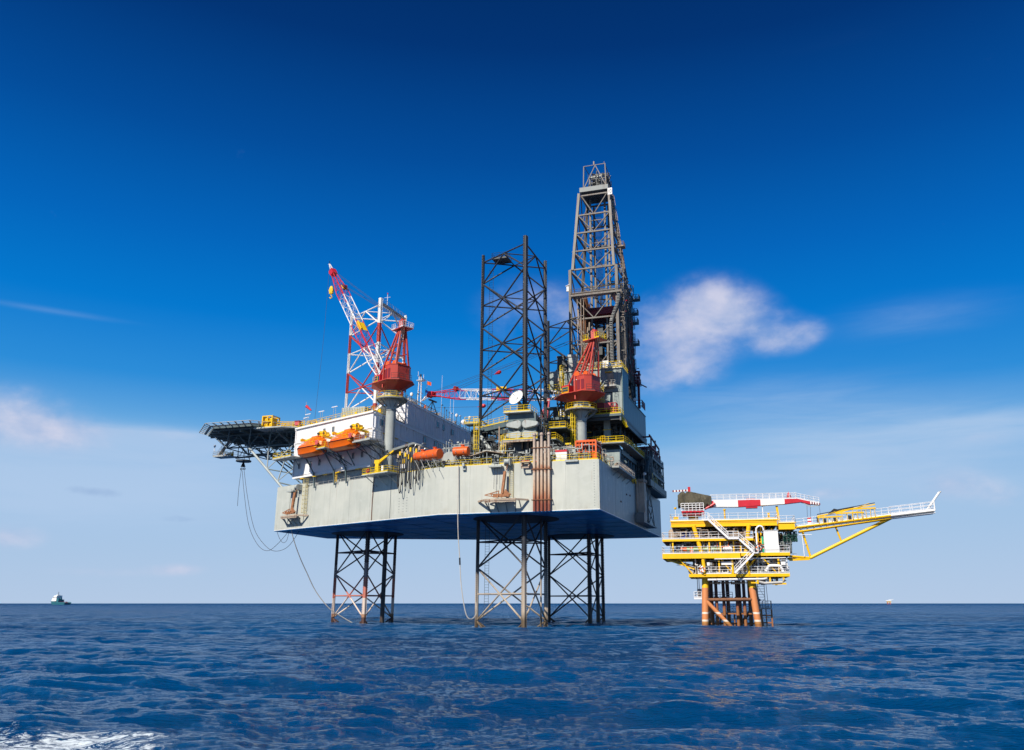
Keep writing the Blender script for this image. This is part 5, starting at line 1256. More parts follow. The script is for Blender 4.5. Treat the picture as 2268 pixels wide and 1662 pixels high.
# cargo hoses hanging over the rail
for i, (s, w_, zb_) in enumerate(((10.6, .55, 25.0), (10.0, .7, 23.9), (9.4, .5, 25.4), (8.5, .6, 24.9), (7.9, .75, 25.6), (7.0, .6, 24.4), (6.1, .9, 26.2), (5.4, .45, 25.3), (4.6, .3, 25.8))):
    p0, p1 = FA(s, 1.0 + .05 * (i % 3), 0), FA(s - w_, 1.1 + .05 * (i % 2), 0); top = 30.6 + .4 * (i % 3)
    pts = [p0 + V(0, 0, top), p0 + V(0, 0, 28), p0.lerp(p1, .08) + V(0, 0, zb_ + .9), p0.lerp(p1, .5) + V(0, 0, zb_), p0.lerp(p1, .92) + V(0, 0, zb_ + .9), p1 + V(0, 0, 28), p1 + V(0, 0, top - .8)]
    names = ['leftmost', 'second', 'third', 'fourth', 'fifth', 'sixth', 'seventh', 'eighth', 'rightmost']
    t = solo('cargo_hose', MB().path(curve(pts, 5), .085, 6), 'black', 'black cargo hose looped over the yellow rail, %s of the row from the left' % names[i] if 0 < i < 8 else 'black cargo hose looped over the yellow rail, %s of the row' % names[i], 'hose', group='black cargo hoses hung over the rail', smooth=True)
    c = p0 + V(0, 0, top)
    part('coupling', MB().box(c.x - .17, c.x + .17, c.y - .17, c.y + .17, c.z, c.z + .75), 'yellow' if i % 2 else 'tan', t)
hr_ = thing('hose_rack', 'grey sloping roof and standpipes of the cargo hose station behind the hoses', 'hose rack', FA(8, -1, 28))
part('roof', MB().add([(-43.4, -26.0, 32.7), (-37.5, -26.6, 33.9), (-35.6, -26.6, 33.2), (-35.6, -23.5, 33.2), (-37.5, -23.5, 33.9), (-43.4, -23.5, 32.7), (-43.4, -26.0, 32.2), (-37.5, -26.6, 33.5), (-35.6, -26.6, 32.9), (-35.6, -23.5, 32.9), (-37.5, -23.5, 33.5), (-43.4, -23.5, 32.2)],
     [(0, 1, 4, 5), (1, 2, 3, 4), (11, 10, 7, 6), (10, 9, 8, 7), (0, 6, 7, 1), (1, 7, 8, 2), (0, 5, 11, 6), (2, 8, 9, 3)]), 'midgrey', hr_)
for i in range(10):
    p = FA(10.5 - i * .65, .2, 28); part('standpipe', MB().path([p, p + V(0, 0, 3.2 + .5 * (i % 3)), p + V(.2, .5, 3.9 + .5 * (i % 3)), p + V(.3, 1.6, 4.0 + .5 * (i % 3))], .12, 8), 'steel' if i % 2 else 'midgrey', hr_)
for i in range(5):
    p = FA(9.6 - i * 1.15, .35, 29.5 + .7 * (i % 2)); part('valve_box', MB().box(p.x - .22, p.x + .22, p.y - .2, p.y + .2, p.z, p.z + .9), 'yellow', hr_)
p = FA(9.2, .3, 28.6); part('drum', MB().box(p.x - 1.0, p.x + .5, p.y - .2, p.y + .5, p.z, p.z + .8), 'white', hr_)
# yellow davit crane and its platform
pf = thing('crane_platform', 'grey railed platform hung off the hull beside the left pedestal', 'platform', FA(15, 1.5, 28))
part('floor', fbox(MB(), 11.0, 18.8, .02, 3.1, 27.75, 27.95), 'grey', pf)
for s in (12, 15, 18): bb('bracket', FA(s, 2.8, 27.7), FA(s - .3, .05, 25.9), .12, .12, 'grey', pf)
part('handrail', MB().rail([FA(18.7, .1, 27.95), FA(18.7, 3.0, 27.95), FA(11.1, 3.0, 27.95), FA(11.1, .1, 27.95)], 1.1, 1.2, .045), 'rail_y', pf)
lr = FA(16.9, 3.1, 28.6)
rg = thing('life_ring', 'red lifebuoy on the rail of the left hull platform', 'lifebuoy', lr)
part('ring', MB().lathe(lr, [(.26, -.05), (.38, -.08), (.42, 0), (.38, .08), (.26, .05), (.26, -.05)], 16, axis=(NX, NY, 0)), 'redb', rg, smooth=True)
dv = thing('davit_crane', 'bright yellow knuckle davit with its arm raised to the right', 'davit crane', FA(15.4, 2.0, 28))
pb = FA(15.4, 2.0, 27.95)
part('column', MB().frus([(pb.x - .42, pb.y - .42), (pb.x + .42, pb.y - .42), (pb.x + .42, pb.y + .42), (pb.x - .42, pb.y + .42)], [(pb.x - .34, pb.y - .34), (pb.x + .34, pb.y - .34), (pb.x + .34, pb.y + .34), (pb.x - .34, pb.y + .34)], 27.96, 29.9), 'yellow', dv)
part('knuckle', MB().box(pb.x - .55, pb.x + .55, pb.y - .35, pb.y + .35, 29.9, 30.6), 'yellow', dv)
part('arm', MB().add(*(lambda a, b: ([a + V(0, -.2, -.28), a + V(0, .2, -.28), a + V(0, .2, .35), a + V(0, -.2, .35), b + V(0, -.12, -.14), b + V(0, .12, -.14), b + V(0, .12, .14), b + V(0, -.12, .14)], [(0, 1, 2, 3), (7, 6, 5, 4), (0, 4, 5, 1), (1, 5, 6, 2), (2, 6, 7, 3), (3, 7, 4, 0)]))(pb + V(.2, 0, 2.2), V(-40.6, -28.4, 32.1))), 'yellow', dv)
part('control_post', MB().box(pb.x + .9, pb.x + 1.3, pb.y - .2, pb.y + .2, 27.96, 29.5), 'white', dv)

# small red and white store at the rail near the stern corner, orange basket
st_ = thing('deck_locker', 'white locker with a red top behind the yellow rail at the stern corner', 'locker', (-6.9, -30.3, 28))
part('body', MB().box(-7.9, -5.9, -31.0, -29.5, 28, 29.6), 'white', st_); part('lid', MB().box(-7.95, -5.85, -31.05, -29.45, 29.61, 29.95), 'redb', st_)
of = thing('cargo_basket', 'orange open frame container on the deck at the stern corner', 'cargo frame', (-2.6, -28.2, 28))
X0, X1, Y0_, Y1_ = -4.6, -1.0, -29.6, -26.2
for x in (X0, X1):
    for y in (Y0_, Y1_): bx('post', x - .14, x + .14, y - .14, y + .14, 28, 31.6, 'tank', of)
for z in (28.4, 29.6, 30.9, 31.5):
    for y in (Y0_, Y1_): bb('rail', (X0, y, z), (X1, y, z), .2, .24, 'tank', of)
    for x in (X0, X1): bb('rail', (x, Y0_, z), (x, Y1_, z), .2, .24, 'tank', of)
part('side_sheet', MB().box(X0 + 1.7, X1 - .15, Y0_ + .1, Y0_ + .16, 28.5, 29.6), 'orange', of)
for k in range(5): bb('bar', (X0 + .6 + k * .6, Y0_, 28.4), (X0 + .6 + k * .6, Y0_, 31.5), .12, .12, 'tank', of)
part('contents', clutter(X0 + .3, X1 - .3, Y0_ + .3, Y1_ - .2, 28.2, 31.4, 50, 61, 1.3), 'tan', of, kind='stuff')
part('roof_grid', MB().box(X0, X1, Y0_, Y1_, 31.62, 31.75), 'tank', of)

# ------------------------------------------------------------------ roof furniture on the quarters
ms = thing('radar_mast', 'white lattice radar mast with crossarms on the quarters roof', 'mast', (-48, -1.4, 46.6))
for q in ((-.45, -.4), (.45, -.4), (0, .5)): tb('mast_leg', (-48.6 + q[0], -1.4 + q[1], 46.6), (-48.6 + q[0] * .6, -1.4 + q[1] * .6, 54.2), .1, 'white', ms)
for k in range(9): bb('rung', (-49.0, -1.8, 47.2 + k * .8), (-48.3, -1.0, 47.6 + k * .8), .06, .06, 'rail_g', ms)
for z, w_ in ((50.6, 1.4), (52.6, 1.0), (54.2, 1.5)): bb('crossarm', (-48.6, -1.4 - w_, z), (-48.6, -1.4 + w_, z), .12, .12, 'white', ms)
part('platform', MB().box(-49.3, -47.9, -2.1, -.7, 53.3, 53.4), 'white', ms)
part('beacon', MB().lathe((-48.6, -1.4, 54.3), [(0, 0), (.18, 0), (.2, .5), (0, .7)], 8), 'black', ms)
for y, z in ((-2.7, 54.3), (.1, 54.3), (-2.4, 50.7)): part('antenna', MB().tube((-48.6, y, z), (-48.6, y, z + .9), .05, 5), 'rail_w', ms)
part('radar_scanner', MB().beam((-47.9, -2.6, 53.6), (-47.9, -.4, 53.6), .2, .2), 'white', ms)
def flag(p, h, w_, c, label, pole=2.5):
    T = thing('flag', label, 'flag', p); p = V(p)
    tb('flagpole', p, p + V(0, 0, pole), .05, 'rail_g', T, 6)
    mb = MB(); n = 8; vs = []
    for i in range(n + 1):
        t = i / n; x = p.x + t * w_; yy = p.y + .12 * math.sin(t * 9)
        z = p.z + pole - .1 - t * .35
        vs += [(x, yy, z), (x, yy + .02, z - h)]
    mb.add(vs, [(2 * i, 2 * i + 1, 2 * i + 3, 2 * i + 2) for i in range(n)])
    part('cloth', mb, c, T); return T
flag((-47.9, .6, 51.4), .8, 1.0, 'tank', 'orange and white flag flying beside the radar mast', 2.4)
flag((-47.9, -.1, 49), .6, .6, 'blue', 'small dark blue flag below the orange one', 2.6)
wf = thing('windsock', 'red windsock on a tall thin pole at the bow end of the quarters roof', 'windsock', (-70.7, -12.9, 41.3))
tb('pole', (-70.7, -12.9, 41.3), (-70.7, -12.9, 47.3), .04, 'rail_g', wf, 6)
part('sock', MB().tube((-70.6, -12.9, 46.3), (-69.1, -13.3, 45.2), .33, 10, r2=.16), 'redb', wf)
for i, (s, zt, l_) in enumerate(((44.3, 44.2, 'beside the windsock'), (44.9, 43.5, 'lowest of the row'), (39.3, 44.1, 'third from the left'), (34.6, 44.4, 'rightmost, before the banded leg'))):
    p = FA(s, -.9, 41.3); T = thing('floodlight', 'pale twin floodlight on thin poles on the quarters roof, %s' % l_, 'floodlight', p, group='floodlights along the quarters roof')
    for dxx in (-.25, .25): tb('pole', p + V(dxx, 0, 0), p + V(dxx, 0, zt - 41.3), .035, 'rail_g', T, 5)
    part('lamp_bar', MB().beam(p + V(-.7, 0, zt - 41.25), p + V(.7, -.1, zt - 41.1), .18, .12), 'rail_w', T)
for i, (y, z, k, lb_) in enumerate(((-4.2, 49.4, 'horn', 'dark crook-necked lamp post just left of the radar mast'), (-6.9, 48.7, 'dome', 'small white radome farthest left on the upper roof edge'),
        (9.3, 49.9, 'horn', 'dark crook-necked post just right of the boom rest'), (11.2, 49.6, 'pole', 'leftmost of three thin dark antenna posts right of the boom rest'), (12.4, 49.2, 'pole', 'middle of three thin dark antenna posts right of the boom rest'),
        (14.0, 49.0, 'pole', 'rightmost of three thin dark antenna posts right of the boom rest'), (15.7, 49.3, 'lamp', 'pale floodlight between the dark antenna posts and a small radome'), (18.6, 49.4, 'dome', 'small white radome left of the large ball radome'),
        (21.1, 49.8, 'lamp', 'highest pale floodlight, just left of the large ball radome'), (23.3, 48.5, 'bigdome', 'large white ball radome low on the upper roof edge'), (24.6, 49.2, 'lamp', 'pale floodlight just right of the large ball radome'), (27.2, 50.6, 'dome', 'small white radome on the tallest post, farthest right on the roof'))):
    T = thing({'horn': 'lamp_post', 'pole': 'antenna_post', 'lamp': 'floodlight'}.get(k, 'radome'), lb_, {'horn': 'lamp post', 'dome': 'radome', 'pole': 'antenna', 'lamp': 'floodlight', 'bigdome': 'radome'}[k], (-48, y, 46.6), group='masts and domes along the upper roof edge')
    tb('post', (-48, y, 46.6), (-48, y, z), .06, 'dark', T, 6)
    if k == 'horn': part('head', MB().path([(-48, y, z), (-48, y + .3, z + .25), (-48, y + .8, z + .2)], .1, 6), 'black', T)
    if k == 'dome': part('dome', MB().lathe((-48, y, z), [(0, -.3), (.3, -.25), (.38, .1), (.3, .4), (0, .5)], 14), 'white', T, smooth=True)
    if k == 'bigdome': part('dome', MB().lathe((-48, y, z), [(0, -.5), (.5, -.4), (.75, 0), (.7, .4), (.4, .75), (0, .85)], 18), 'white', T, smooth=True)
    if k == 'lamp': part('lamp_bar', MB().beam((-48, y - .5, z), (-48, y + .5, z + .1), .2, .15), 'rail_w', T)
    if k == 'pole': part('tip', MB().lathe((-48, y, z), [(0, 0), (.12, 0), (.12, .35), (0, .4)], 8), 'black', T)
for y, z0, z1, l_ in ((9.6, 46.6, 57.5, 'tallest thin white whip antenna near the boom rest'), (15.0, 46.6, 53.2, 'shorter thin white whip antenna, left of a pair'), (17.0, 46.6, 53.4, 'shorter thin white whip antenna, right of a pair')):
    solo('whip_antenna', MB().tube((-48.2, y, z0), (-48.2, y, z1), .035, 5), 'rail_w', l_, 'antenna', group='whip antennas on the quarters roof')
# roof container
ct = thing('roof_container', 'grey ribbed container on the quarters roof at the foot of the banded leg', 'container', (-58, -12.8, 41.3))
part('body', MB().box(-61.0, -55.4, -14.0, -11.6, 41.3, 45.0), 'grey', ct)
rb = MB()
for i in range(14): rb.box(-60.9 + i * .40, -60.75 + i * .40, -14.1, -14.002, 41.4, 44.9)
part('ribs', rb, 'grey', ct)
# worker in an orange coverall on the roof
def worker(p, label, hgt=1.78):
    p = V(p); k = hgt / 1.78
    me = bpy.data.meshes.new('person')
    J = {'pel': (0, 0, .95), 'sp': (0, .02, 1.2), 'ch': (0, .02, 1.42), 'nk': (0, 0, 1.53), 'hd': (0, -.02, 1.66),
         'hl': (.1, 0, .9), 'kl': (.12, -.04, .5), 'al': (.12, .03, .09), 'fl': (.13, -.14, .04), 'hr': (-.1, 0, .9), 'kr': (-.11, .04, .5), 'ar': (-.11, .1, .09), 'fr': (-.12, -.06, .04),
         'sl': (.2, 0, 1.43), 'el': (.27, -.02, 1.16), 'wl': (.25, -.2, 1.0), 'sr': (-.2, 0, 1.43), 'er': (-.28, .02, 1.16), 'wr': (-.27, -.12, .95)}
    E_ = [('pel', 'sp'), ('sp', 'ch'), ('ch', 'nk'), ('nk', 'hd'), ('pel', 'hl'), ('hl', 'kl'), ('kl', 'al'), ('al', 'fl'), ('pel', 'hr'), ('hr', 'kr'), ('kr', 'ar'), ('ar', 'fr'), ('ch', 'sl'), ('sl', 'el'), ('el', 'wl'), ('ch', 'sr'), ('sr', 'er'), ('er', 'wr')]
    R_ = dict(pel=.15, sp=.14, ch=.16, nk=.07, hd=.11, hl=.1, kl=.07, al=.05, fl=.05, hr=.1, kr=.07, ar=.05, fr=.05, sl=.08, el=.055, wl=.045, sr=.08, er=.055, wr=.045)
    ks = list(J); me.from_pydata([(J[a][0] * k, J[a][1] * k, J[a][2] * k) for a in ks], [(ks.index(a), ks.index(b)) for a, b in E_], [])
    o = bpy.data.objects.new('person', me); COL.objects.link(o); me.materials.append(M['coverall'])
    md = o.modifiers.new('skin', 'SKIN'); 
    if not me.skin_vertices: 
        lay = me.attributes
    bpy.context.view_layer.objects.active = o
    try:
        for i, a in enumerate(ks): me.skin_vertices[0].data[i].radius = (R_[a] * k, R_[a] * k)
        me.skin_vertices[0].data[0].use_root = True
    except Exception: pass
    sb = o.modifiers.new('sub', 'SUBSURF'); sb.levels = 1; sb.render_levels = 1
    o.location = RIG.m @ p; o.rotation_euler = (0, 0, RIG.a + .5)
    o['label'] = label; o['category'] = 'person'
    ORG[o.name] = p
    h = MB().lathe((0, -.02 * k, 1.70 * k), [(.16, -.03), (.135, 0), (.125, .08), (.06, .13), (0, .14)], 12)
    me2 = h.mesh('hard_hat'); me2.materials.append(M['white']); q = bpy.data.objects.new('hard_hat', me2); COL.objects.link(q); q.parent = o
    return o
worker((-48.6, 1.4, 46.62), 'person in an orange coverall and white helmet on the upper roof near the boom head')
# ------------------------------------------------------------------ cantilever, drill floor module
ca = thing('cantilever', 'dark grey cantilever girders carrying the drill floor at the stern', 'cantilever', (-15, 0, 28))
for y in (-9.3, 9.3):
    bb('main_girder', (-33, y, 29.4), (-1, y, 29.4), 1.2, 2.6, 'cladc', ca); bb('upper_girder', (-33, y, 33.7), (-1, y, 33.7), 1.0, 1.0, 'dark', ca)
    for k in range(9):
        x = -32 + k * 3.6; tb('web_brace', (x, y, 30.7), (x + 1.8, y, 33.2), .18, 'heli', ca); tb('web_brace', (x + 1.8, y, 33.2), (x + 3.5, y, 30.7), .18, 'heli', ca)
part('end_post', MB().box(-4.3, -.7, -11.0, -9.8, 28.6, 33.2), 'cladc', ca); part('end_post', MB().box(-3.6, -.7, 8.2, 9.9, 28.6, 33.2), 'cladc', ca)
bb('end_beam', (-1, -9.3, 33.1), (-1, 9.3, 33.1), .8, .9, 'heli', ca); bb('end_beam', (-1, -9.3, 28.9), (-1, 9.3, 28.9), .8, .9, 'heli', ca)
for k in range(6):
    y0 = -8.7 + k * 2.9
    tb('lattice', (-1, y0, 29.3), (-1, y0 + 1.45, 32.7), .2, 'heli', ca); tb('lattice', (-1, y0 + 1.45, 32.7), (-1, y0 + 2.9, 29.3), .2, 'heli', ca)
part('gallery_floor', MB().box(-8.8, .6, -12.6, -9.9, 34.15, 34.4).box(-.9, .9, -9.9, 7.5, 34.15, 34.4), 'midgrey', ca)
part('gallery_rail', MB().rail([(-8.7, -12.5, 34.4), (.5, -12.5, 34.4), (.8, -9.9, 34.4), (.8, 7.4, 34.4)], 1.15, 1.5, .055), 'rail_y', ca)
part('gallery_gate', MB().rail([(-5.6, -12.6, 34.4), (-3.2, -12.6, 34.4)], 1.3, .5, .06), 'yellow', ca)
for x in (-13.5, -3.4):
    for y in (-9.4, 9.0): part('column', MB().box(x - .6, x + .6, y - .5, y + .5, 34.3, 39.4), 'cladc', ca)
for k in range(5):
    bb('floor_brace', (-1.2, -9 + k * 4, 34.6), (-1.2, -7 + k * 4, 39.3), .22, .22, 'dark', ca); bb('floor_brace', (-1.2, -7 + k * 4, 39.3), (-1.2, -5 + k * 4, 34.6), .22, .22, 'dark', ca)
part('inner_wall', MB().box(-15, -2.2, -6.5, -6.2, 34.3, 39.4), 'dark', ca)
part('wellhead_machinery', clutter(-14, -1.8, -9.2, -6.8, 34.4, 39.3, 150, 71, 1.6), 'dark', ca, kind='stuff')
part('wellhead_machinery', clutter(-14, -1.5, -9.2, 8, 34.4, 39.3, 60, 72, 1.4), 'midgrey', ca, kind='stuff')
part('under_lamp', MB().box(-8.3, -6.6, -9.9, -9.7, 37.1, 37.25).box(-4.2, -2.6, -9.9, -9.7, 37.4, 37.55), 'yellow', ca)
df = thing('drill_floor_module', 'grey-green panelled drill floor block under the derrick', 'drill floor', (-7, 0, 39.5))
part('floor_slab', MB().box(-15.5, 0.25, -13.2, 15, 39.45, 39.95), 'heli', df)
for k in range(9):
    y = -12.5 + k * 3.3; bb('floor_beam', (-15.4, y, 39.1), (.1, y, 39.1), .35, .6, 'dark', df)
bb('edge_girder', (.05, -13, 39.0), (.05, 15, 39.0), .3, .85, 'heli', df)
def clad(x0, x1, y, z0, z1, w_, m):
    n = max(1, round((x1 - x0) / w_))
    for i in range(n):
        a, b = x0 + (x1 - x0) * i / n + .025, x0 + (x1 - x0) * (i + 1) / n - .025
        bx('cladding_panel', a, b, y - .06, y + .06, z0, z1, m, df)
def cladx(y0, y1, x, z0, z1, w_, m):
    n = max(1, round((y1 - y0) / w_))
    for i in range(n):
        a, b = y0 + (y1 - y0) * i / n + .025, y0 + (y1 - y0) * (i + 1) / n - .025
        bx('cladding_panel', x - .06, x + .06, a, b, z0, z1, m, df)
clad(-12.2, -.1, -10.0, 45.1, 49.9, .82, 'cladc'); clad(-12.2, -2.1, -9.8, 40.9, 45.0, .82, 'cladc'); clad(-2.0, -.05, -10.15, 40.2, 45.0, .65, 'cladc')
cladx(-9.95, -3.9, 0, 45.1, 49.9, 1.2, 'clads'); cladx(-10.1, 14.9, 0.05, 40.0, 45.0, 2.5, 'clads')
part('core', MB().box(-12.1, -.1, -9.7, -4.0, 45, 49.85).box(-12.1, -.1, -9.6, 14.7, 40, 44.95), 'dark', df)
part('eave', MB().box(-12.4, .15, -10.3, -3.8, 49.93, 50.1), 'grey', df)
part('parapet', MB().box(-.1, .2, -3.8, 15, 45.05, 45.25), 'clads', df)
part('roof_handrail', MB().rail([(-6.5, -10.2, 50.1), (0, -10.2, 50.1), (0, -4, 50.1)], 1.3, 1.0, .05), 'rail_y', df)
part('roof_equipment', clutter(-12, -6.5, -10, -5.5, 50.1, 52.2, 90, 73, .9), 'tan', df, kind='stuff')
part('roof_equipment', clutter(-7, -.2, -10, -5.5, 50.1, 51.8, 60, 74, .9), 'rail_g', df, kind='stuff')
part('white_cabinet', MB().box(-3.9, -2.7, -10.2, -9.2, 50.1, 51.7), 'white', df)
part('air_duct', MB().box(-11.2, -9.6, -9.6, -8.2, 50.1, 53.3).box(-11.35, -9.45, -9.75, -8.05, 53.3, 53.8), 'grey', df)
part('door_recess', MB().box(-3.0, -1.7, -10.22, -10.1, 46.3, 48.9), 'tan', df); part('balcony', MB().box(-3.6, -1.1, -11.4, -10.2, 46.0, 46.15).rail([(-3.5, -11.3, 46.15), (-1.2, -11.3, 46.15)], 1.1, .8, .04), 'rail_g', df)
part('wall_lamp', MB().box(-3.4, -1.9, -10.5, -10.1, 49.15, 49.3), 'yellow', df)
part('caged_ladder', MB().ladder((-4.6, -10.7, 41.0), (-4.6, -10.7, 47.0), .7, r=.04, cage=True, out=(0, -1, 0)).ladder((-3.9, -11.0, 41.0), (-3.9, -11.0, 46.4), .6, r=.04, cage=True, out=(0, -1, 0)), 'rail_y', df)
part('deck_rail', MB().rail([(-12.4, -13.1, 39.95), (.15, -13.1, 39.95), (.15, -10.3, 39.95)], 1.15, 1.4, .045), 'rail_y', df)
part('stair', MB().beam((-.4, -12.6, 40), (.9, -11.0, 37.5), .7, .12).rail([(-.4, -12.9, 40), (.9, -11.2, 37.4)]), 'rail_y', df)
part('machinery', clutter(-8, -.5, -12.4, -10.5, 39.95, 41.4, 60, 75, .9), 'maroon', df, kind='stuff')
part('machinery', clutter(-13, -8, -12.6, -10, 40, 44.5, 80, 76, 1.1), 'dark', df, kind='stuff')
part('left_platform', MB().box(-15.6, -11.9, -12.0, -9.6, 45.6, 45.85), 'heli', df); part('platform_rail', MB().rail([(-15.5, -11.9, 45.85), (-12.0, -11.9, 45.85)], 1.2, .9, .05), 'rail_y', df)
part('left_platform', MB().box(-15.6, -11.9, -12.0, -9.6, 42.2, 42.4), 'heli', df)
part('ladder_cage', MB().ladder((-12.1, -11.2, 46), (-12.1, -11.2, 51), .7, r=.04, cage=True, out=(0, -1, 0)), 'rail_y', df)
part('switch_house', MB().box(-15.0, -12.4, -10.6, -9.0, 46, 50.2), 'cladc', df); part('switch_door', MB().box(-13.9, -12.9, -10.72, -10.61, 46.2, 48.7), 'tan', df)
for x, z, w_ in ((-13.1, 53.6, 1.5), (-11.9, 52.6, 1.0)):
    part('exhaust_stack', MB().box(x - w_ / 2, x + w_ / 2, -9.0, -8.0, 46, z).box(x - w_ / 2 - .12, x + w_ / 2 + .12, -9.1, -7.9, z, z + .3), 'dark', df)
part('lower_stack', MB().box(-14.2, -13.0, -11.0, -10.0, 34, 42).box(-12.7, -12.1, -11, -10.2, 34, 42), 'dark', df)
part('white_store', MB().box(-12.3, -11.0, -12.4, -11.0, 40.0, 41.9), 'white', df)
part('side_rack', clutter(-15.6, -10, -13, -9, 33, 39, 160, 78, 1.2), 'dark', df, kind='stuff'); part('side_rack', clutter(-15.6, -8, -14, -10, 29, 37, 90, 79, 1.1), 'yellow', df, kind='stuff')
part('side_rack', clutter(-15.6, -8, -14, -10, 29, 38, 110, 80, 1.2), 'midgrey', df, kind='stuff')
mx = thing('mud_box', 'pair of red tank boxes on the drill floor edge', 'box', (-4, -12, 40))
part('box', MB().box(-6.0, -3.4, -12.6, -11.2, 40.9, 42.4), 'maroon', mx); part('box', MB().box(-3.3, -1.9, -12.6, -11.3, 40.9, 42.3), 'pink', mx); part('base', MB().box(-6.2, -1.2, -12.7, -11.1, 39.96, 40.2).box(-6, -5.8, -12.4, -11.4, 40.2, 40.9).box(-2.2, -2, -12.4, -11.4, 40.2, 40.9), 'maroon', mx)
part('frame', MB().rail([(-1.9, -12.6, 40.4), (-.8, -12.6, 40.4), (-.8, -11.2, 40.4)], 1.8, .6, .08), 'pink', mx)
# ------------------------------------------------------------------ derrick
dk = thing('derrick', 'tall grey-brown lattice drilling derrick, highest thing in the picture', 'derrick', (-6.6, .5, 50))
def dleg(z):
    """corners of the derrick at height z"""
    if z <= 74.5: x0, x1, y0, y1 = -11.9, -1.6, -5.0, 6.0
    else:
        t = (z - 74.5) / (93.6 - 74.5); x0, x1, y0, y1 = -11.9 + 2.35 * t, -1.6 - 2.1 * t, -5.0 + 1.9 * t, 6.0 - 3.6 * t
    return [(x0, y0), (x1, y0), (x1, y1), (x0, y1)]
def DP(i, z): q = dleg(z)[i]; return V(q[0], q[1], z)
for i in range(4):
    zb_ = 50.1 if i < 2 else 45.2
    bb('leg', DP(i, zb_), DP(i, 74.5), .62, .62, 'derrick', dk); bb('leg', DP(i, 74.5), DP(i, 93.6), .58, .58, 'derrick', dk)
GZ = [57.3, 63.0, 69.0, 74.5, 79.0, 83.5, 88.0, 93.0]
for z in GZ:
    for i in range(4):
        bb('girt', DP(i, z), DP((i + 1) % 4, z), .36, .30, 'derrick', dk)
ZZ = [51.3] + GZ
for a, b in zip(ZZ, ZZ[1:]):
    for i in range(4):
        j = (i + 1) % 4; mid = (DP(i, a) + DP(j, a)) / 2
        if a < 57: mid = lerp(DP(i, a), DP(j, a), .5)
        tb('brace', DP(i, b), mid, .14, 'derrick', dk, 6); tb('brace', DP(j, b), mid, .14, 'derrick', dk, 6)
for x in (-8.3, -4.9):
    for y in (-.2, 3.6):
        zz = 49.5
        bb('guide_column', (x, y, zz), (x, y, 93.2), .42, .42, 'derrick', dk)
        for k in range(7): part('splice', MB().box(x - .26, x + .26, y - .26, y + .26, 56 + k * 5.3, 56.5 + k * 5.3), 'dark', dk)
for k in range(7):
    z = 54.5 + k * 5.6
    bb('inner_girt', (-8.3, -.2, z), (-4.9, -.2, z), .16, .16, 'derrick', dk); bb('inner_girt', (-8.3, 3.6, z), (-8.3, -.2, z), .14, .14, 'derrick', dk); bb('inner_girt', (-4.9, 3.6, z), (-1.8 if z < 74 else DP(2, z).x, 5.8 if z < 74 else DP(2, z).y, z), .14, .14, 'derrick', dk)
for k in range(12):
    x = -7.6 + (k % 6) * .36; y = .6 + (k // 6) * .9
    tb('drilling_line', (x, y, 55), (x * .5 - 3.3, y, 94), .03, 'rope', dk, 4)
tbk = MB().box(-7.6, -5.6, -.3, 1.6, 58.5, 61.5).box(-7.2, -6.0, 0, 1.3, 61.5, 62.6).box(-7.0, -6.2, 0, 1, 56.2, 58.5)
part('travelling_block', tbk, 'dark', dk)
part('monkey_board', MB().box(-11.6, -1.8, -5.9, -4.4, 68.1, 68.3).box(-11.6, -9.6, -4.4, 4, 68.1, 68.3).box(-3.2, -1.8, -4.4, 5, 68.1, 68.3), 'rail_g', dk)
part('monkey_board_rail', MB().rail([(-11.8, -5.9, 68.3), (-.4, -5.9, 68.3), (-.4, 6, 68.3)], 1.3, 1.0, .05).box(-11.9, -.4, -6.0, -5.85, 68.0, 68.35), 'derrick', dk)
part('fingerboard', MB().box(-8.9, -2.6, -2.0, 4.8, 64.8, 66.4), 'maroon', dk)
for k in range(9): bx('finger', -10.9 + k * .5, -10.75 + k * .5, -3.6, 3.5, 65.7, 65.85, 'dark', dk)
fb = MB(); RR = random.Random(9)
for k in range(60):
    x = RR.uniform(-11, -9.2); y = RR.uniform(-2, 4); fb.tube((x, y, 50), (x, y, 69.5), .09, 4)
part('drill_pipe_stands', fb, 'rusty', dk, kind='stuff')
part('hanging_hoses', MB().path(curve([(-10.6, -3.5, 66), (-10.3, -3.2, 60), (-9.4, -3, 56.8), (-8.6, -2.6, 60), (-8.4, -2.4, 63)], 6), .13, 6).path(curve([(-10.2, -3, 64), (-9.9, -3, 58.5), (-9.2, -2.6, 57.6), (-8.9, -2, 62)], 6), .11, 6), 'tan', dk)
for x in (-10.3, -9.5, -8.9): tb('standpipe', (x, -5.4, 50), (x, -5.4, 67.8), .07, 'tan', dk, 6)
bb('pipe_bracket', (-11.9, -5.5, 63.2), (-8.8, -5.5, 63.6), .12, .12, 'derrick', dk); bb('pipe_bracket', (-11.9, -5.5, 57.9), (-8.8, -5.5, 58.2), .12, .12, 'derrick', dk); bb('pipe_bracket', (-9.2, -5.5, 67.4), (-2.2, -5.5, 67.9), .1, .1, 'derrick', dk)
# cable tray loop up the right leg
ctp = curve([(-2.6, -5.5, 50.5), (-2.7, -5.5, 60.5), (-2.4, -5.5, 62.6), (-1.6, -5.6, 64.6), (-1.0, -5.6, 66.6), (-.9, -5.6, 68.4)], 6)
part('cable_tray', MB().path(ctp, .14, 5).path([p + V(-.5, 0, 0) for p in ctp], .10, 5), 'dark', dk)
tr = MB()
for p, q in zip(ctp, ctp[1:]):
    m = max(1, int((q - p).length / .32))
    for k in range(m): c = p.lerp(q, k / m); tr.beam(c + V(.12, -.05, 0), c + V(-.62, -.05, 0), .08)
part('cable_tray_rungs', tr, 'rail_g', dk)
part('leg_ladder', MB().ladder((-3.3, -5.4, 50.4), (-3.3, -5.4, 57), .8, r=.05), 'derrick', dk)
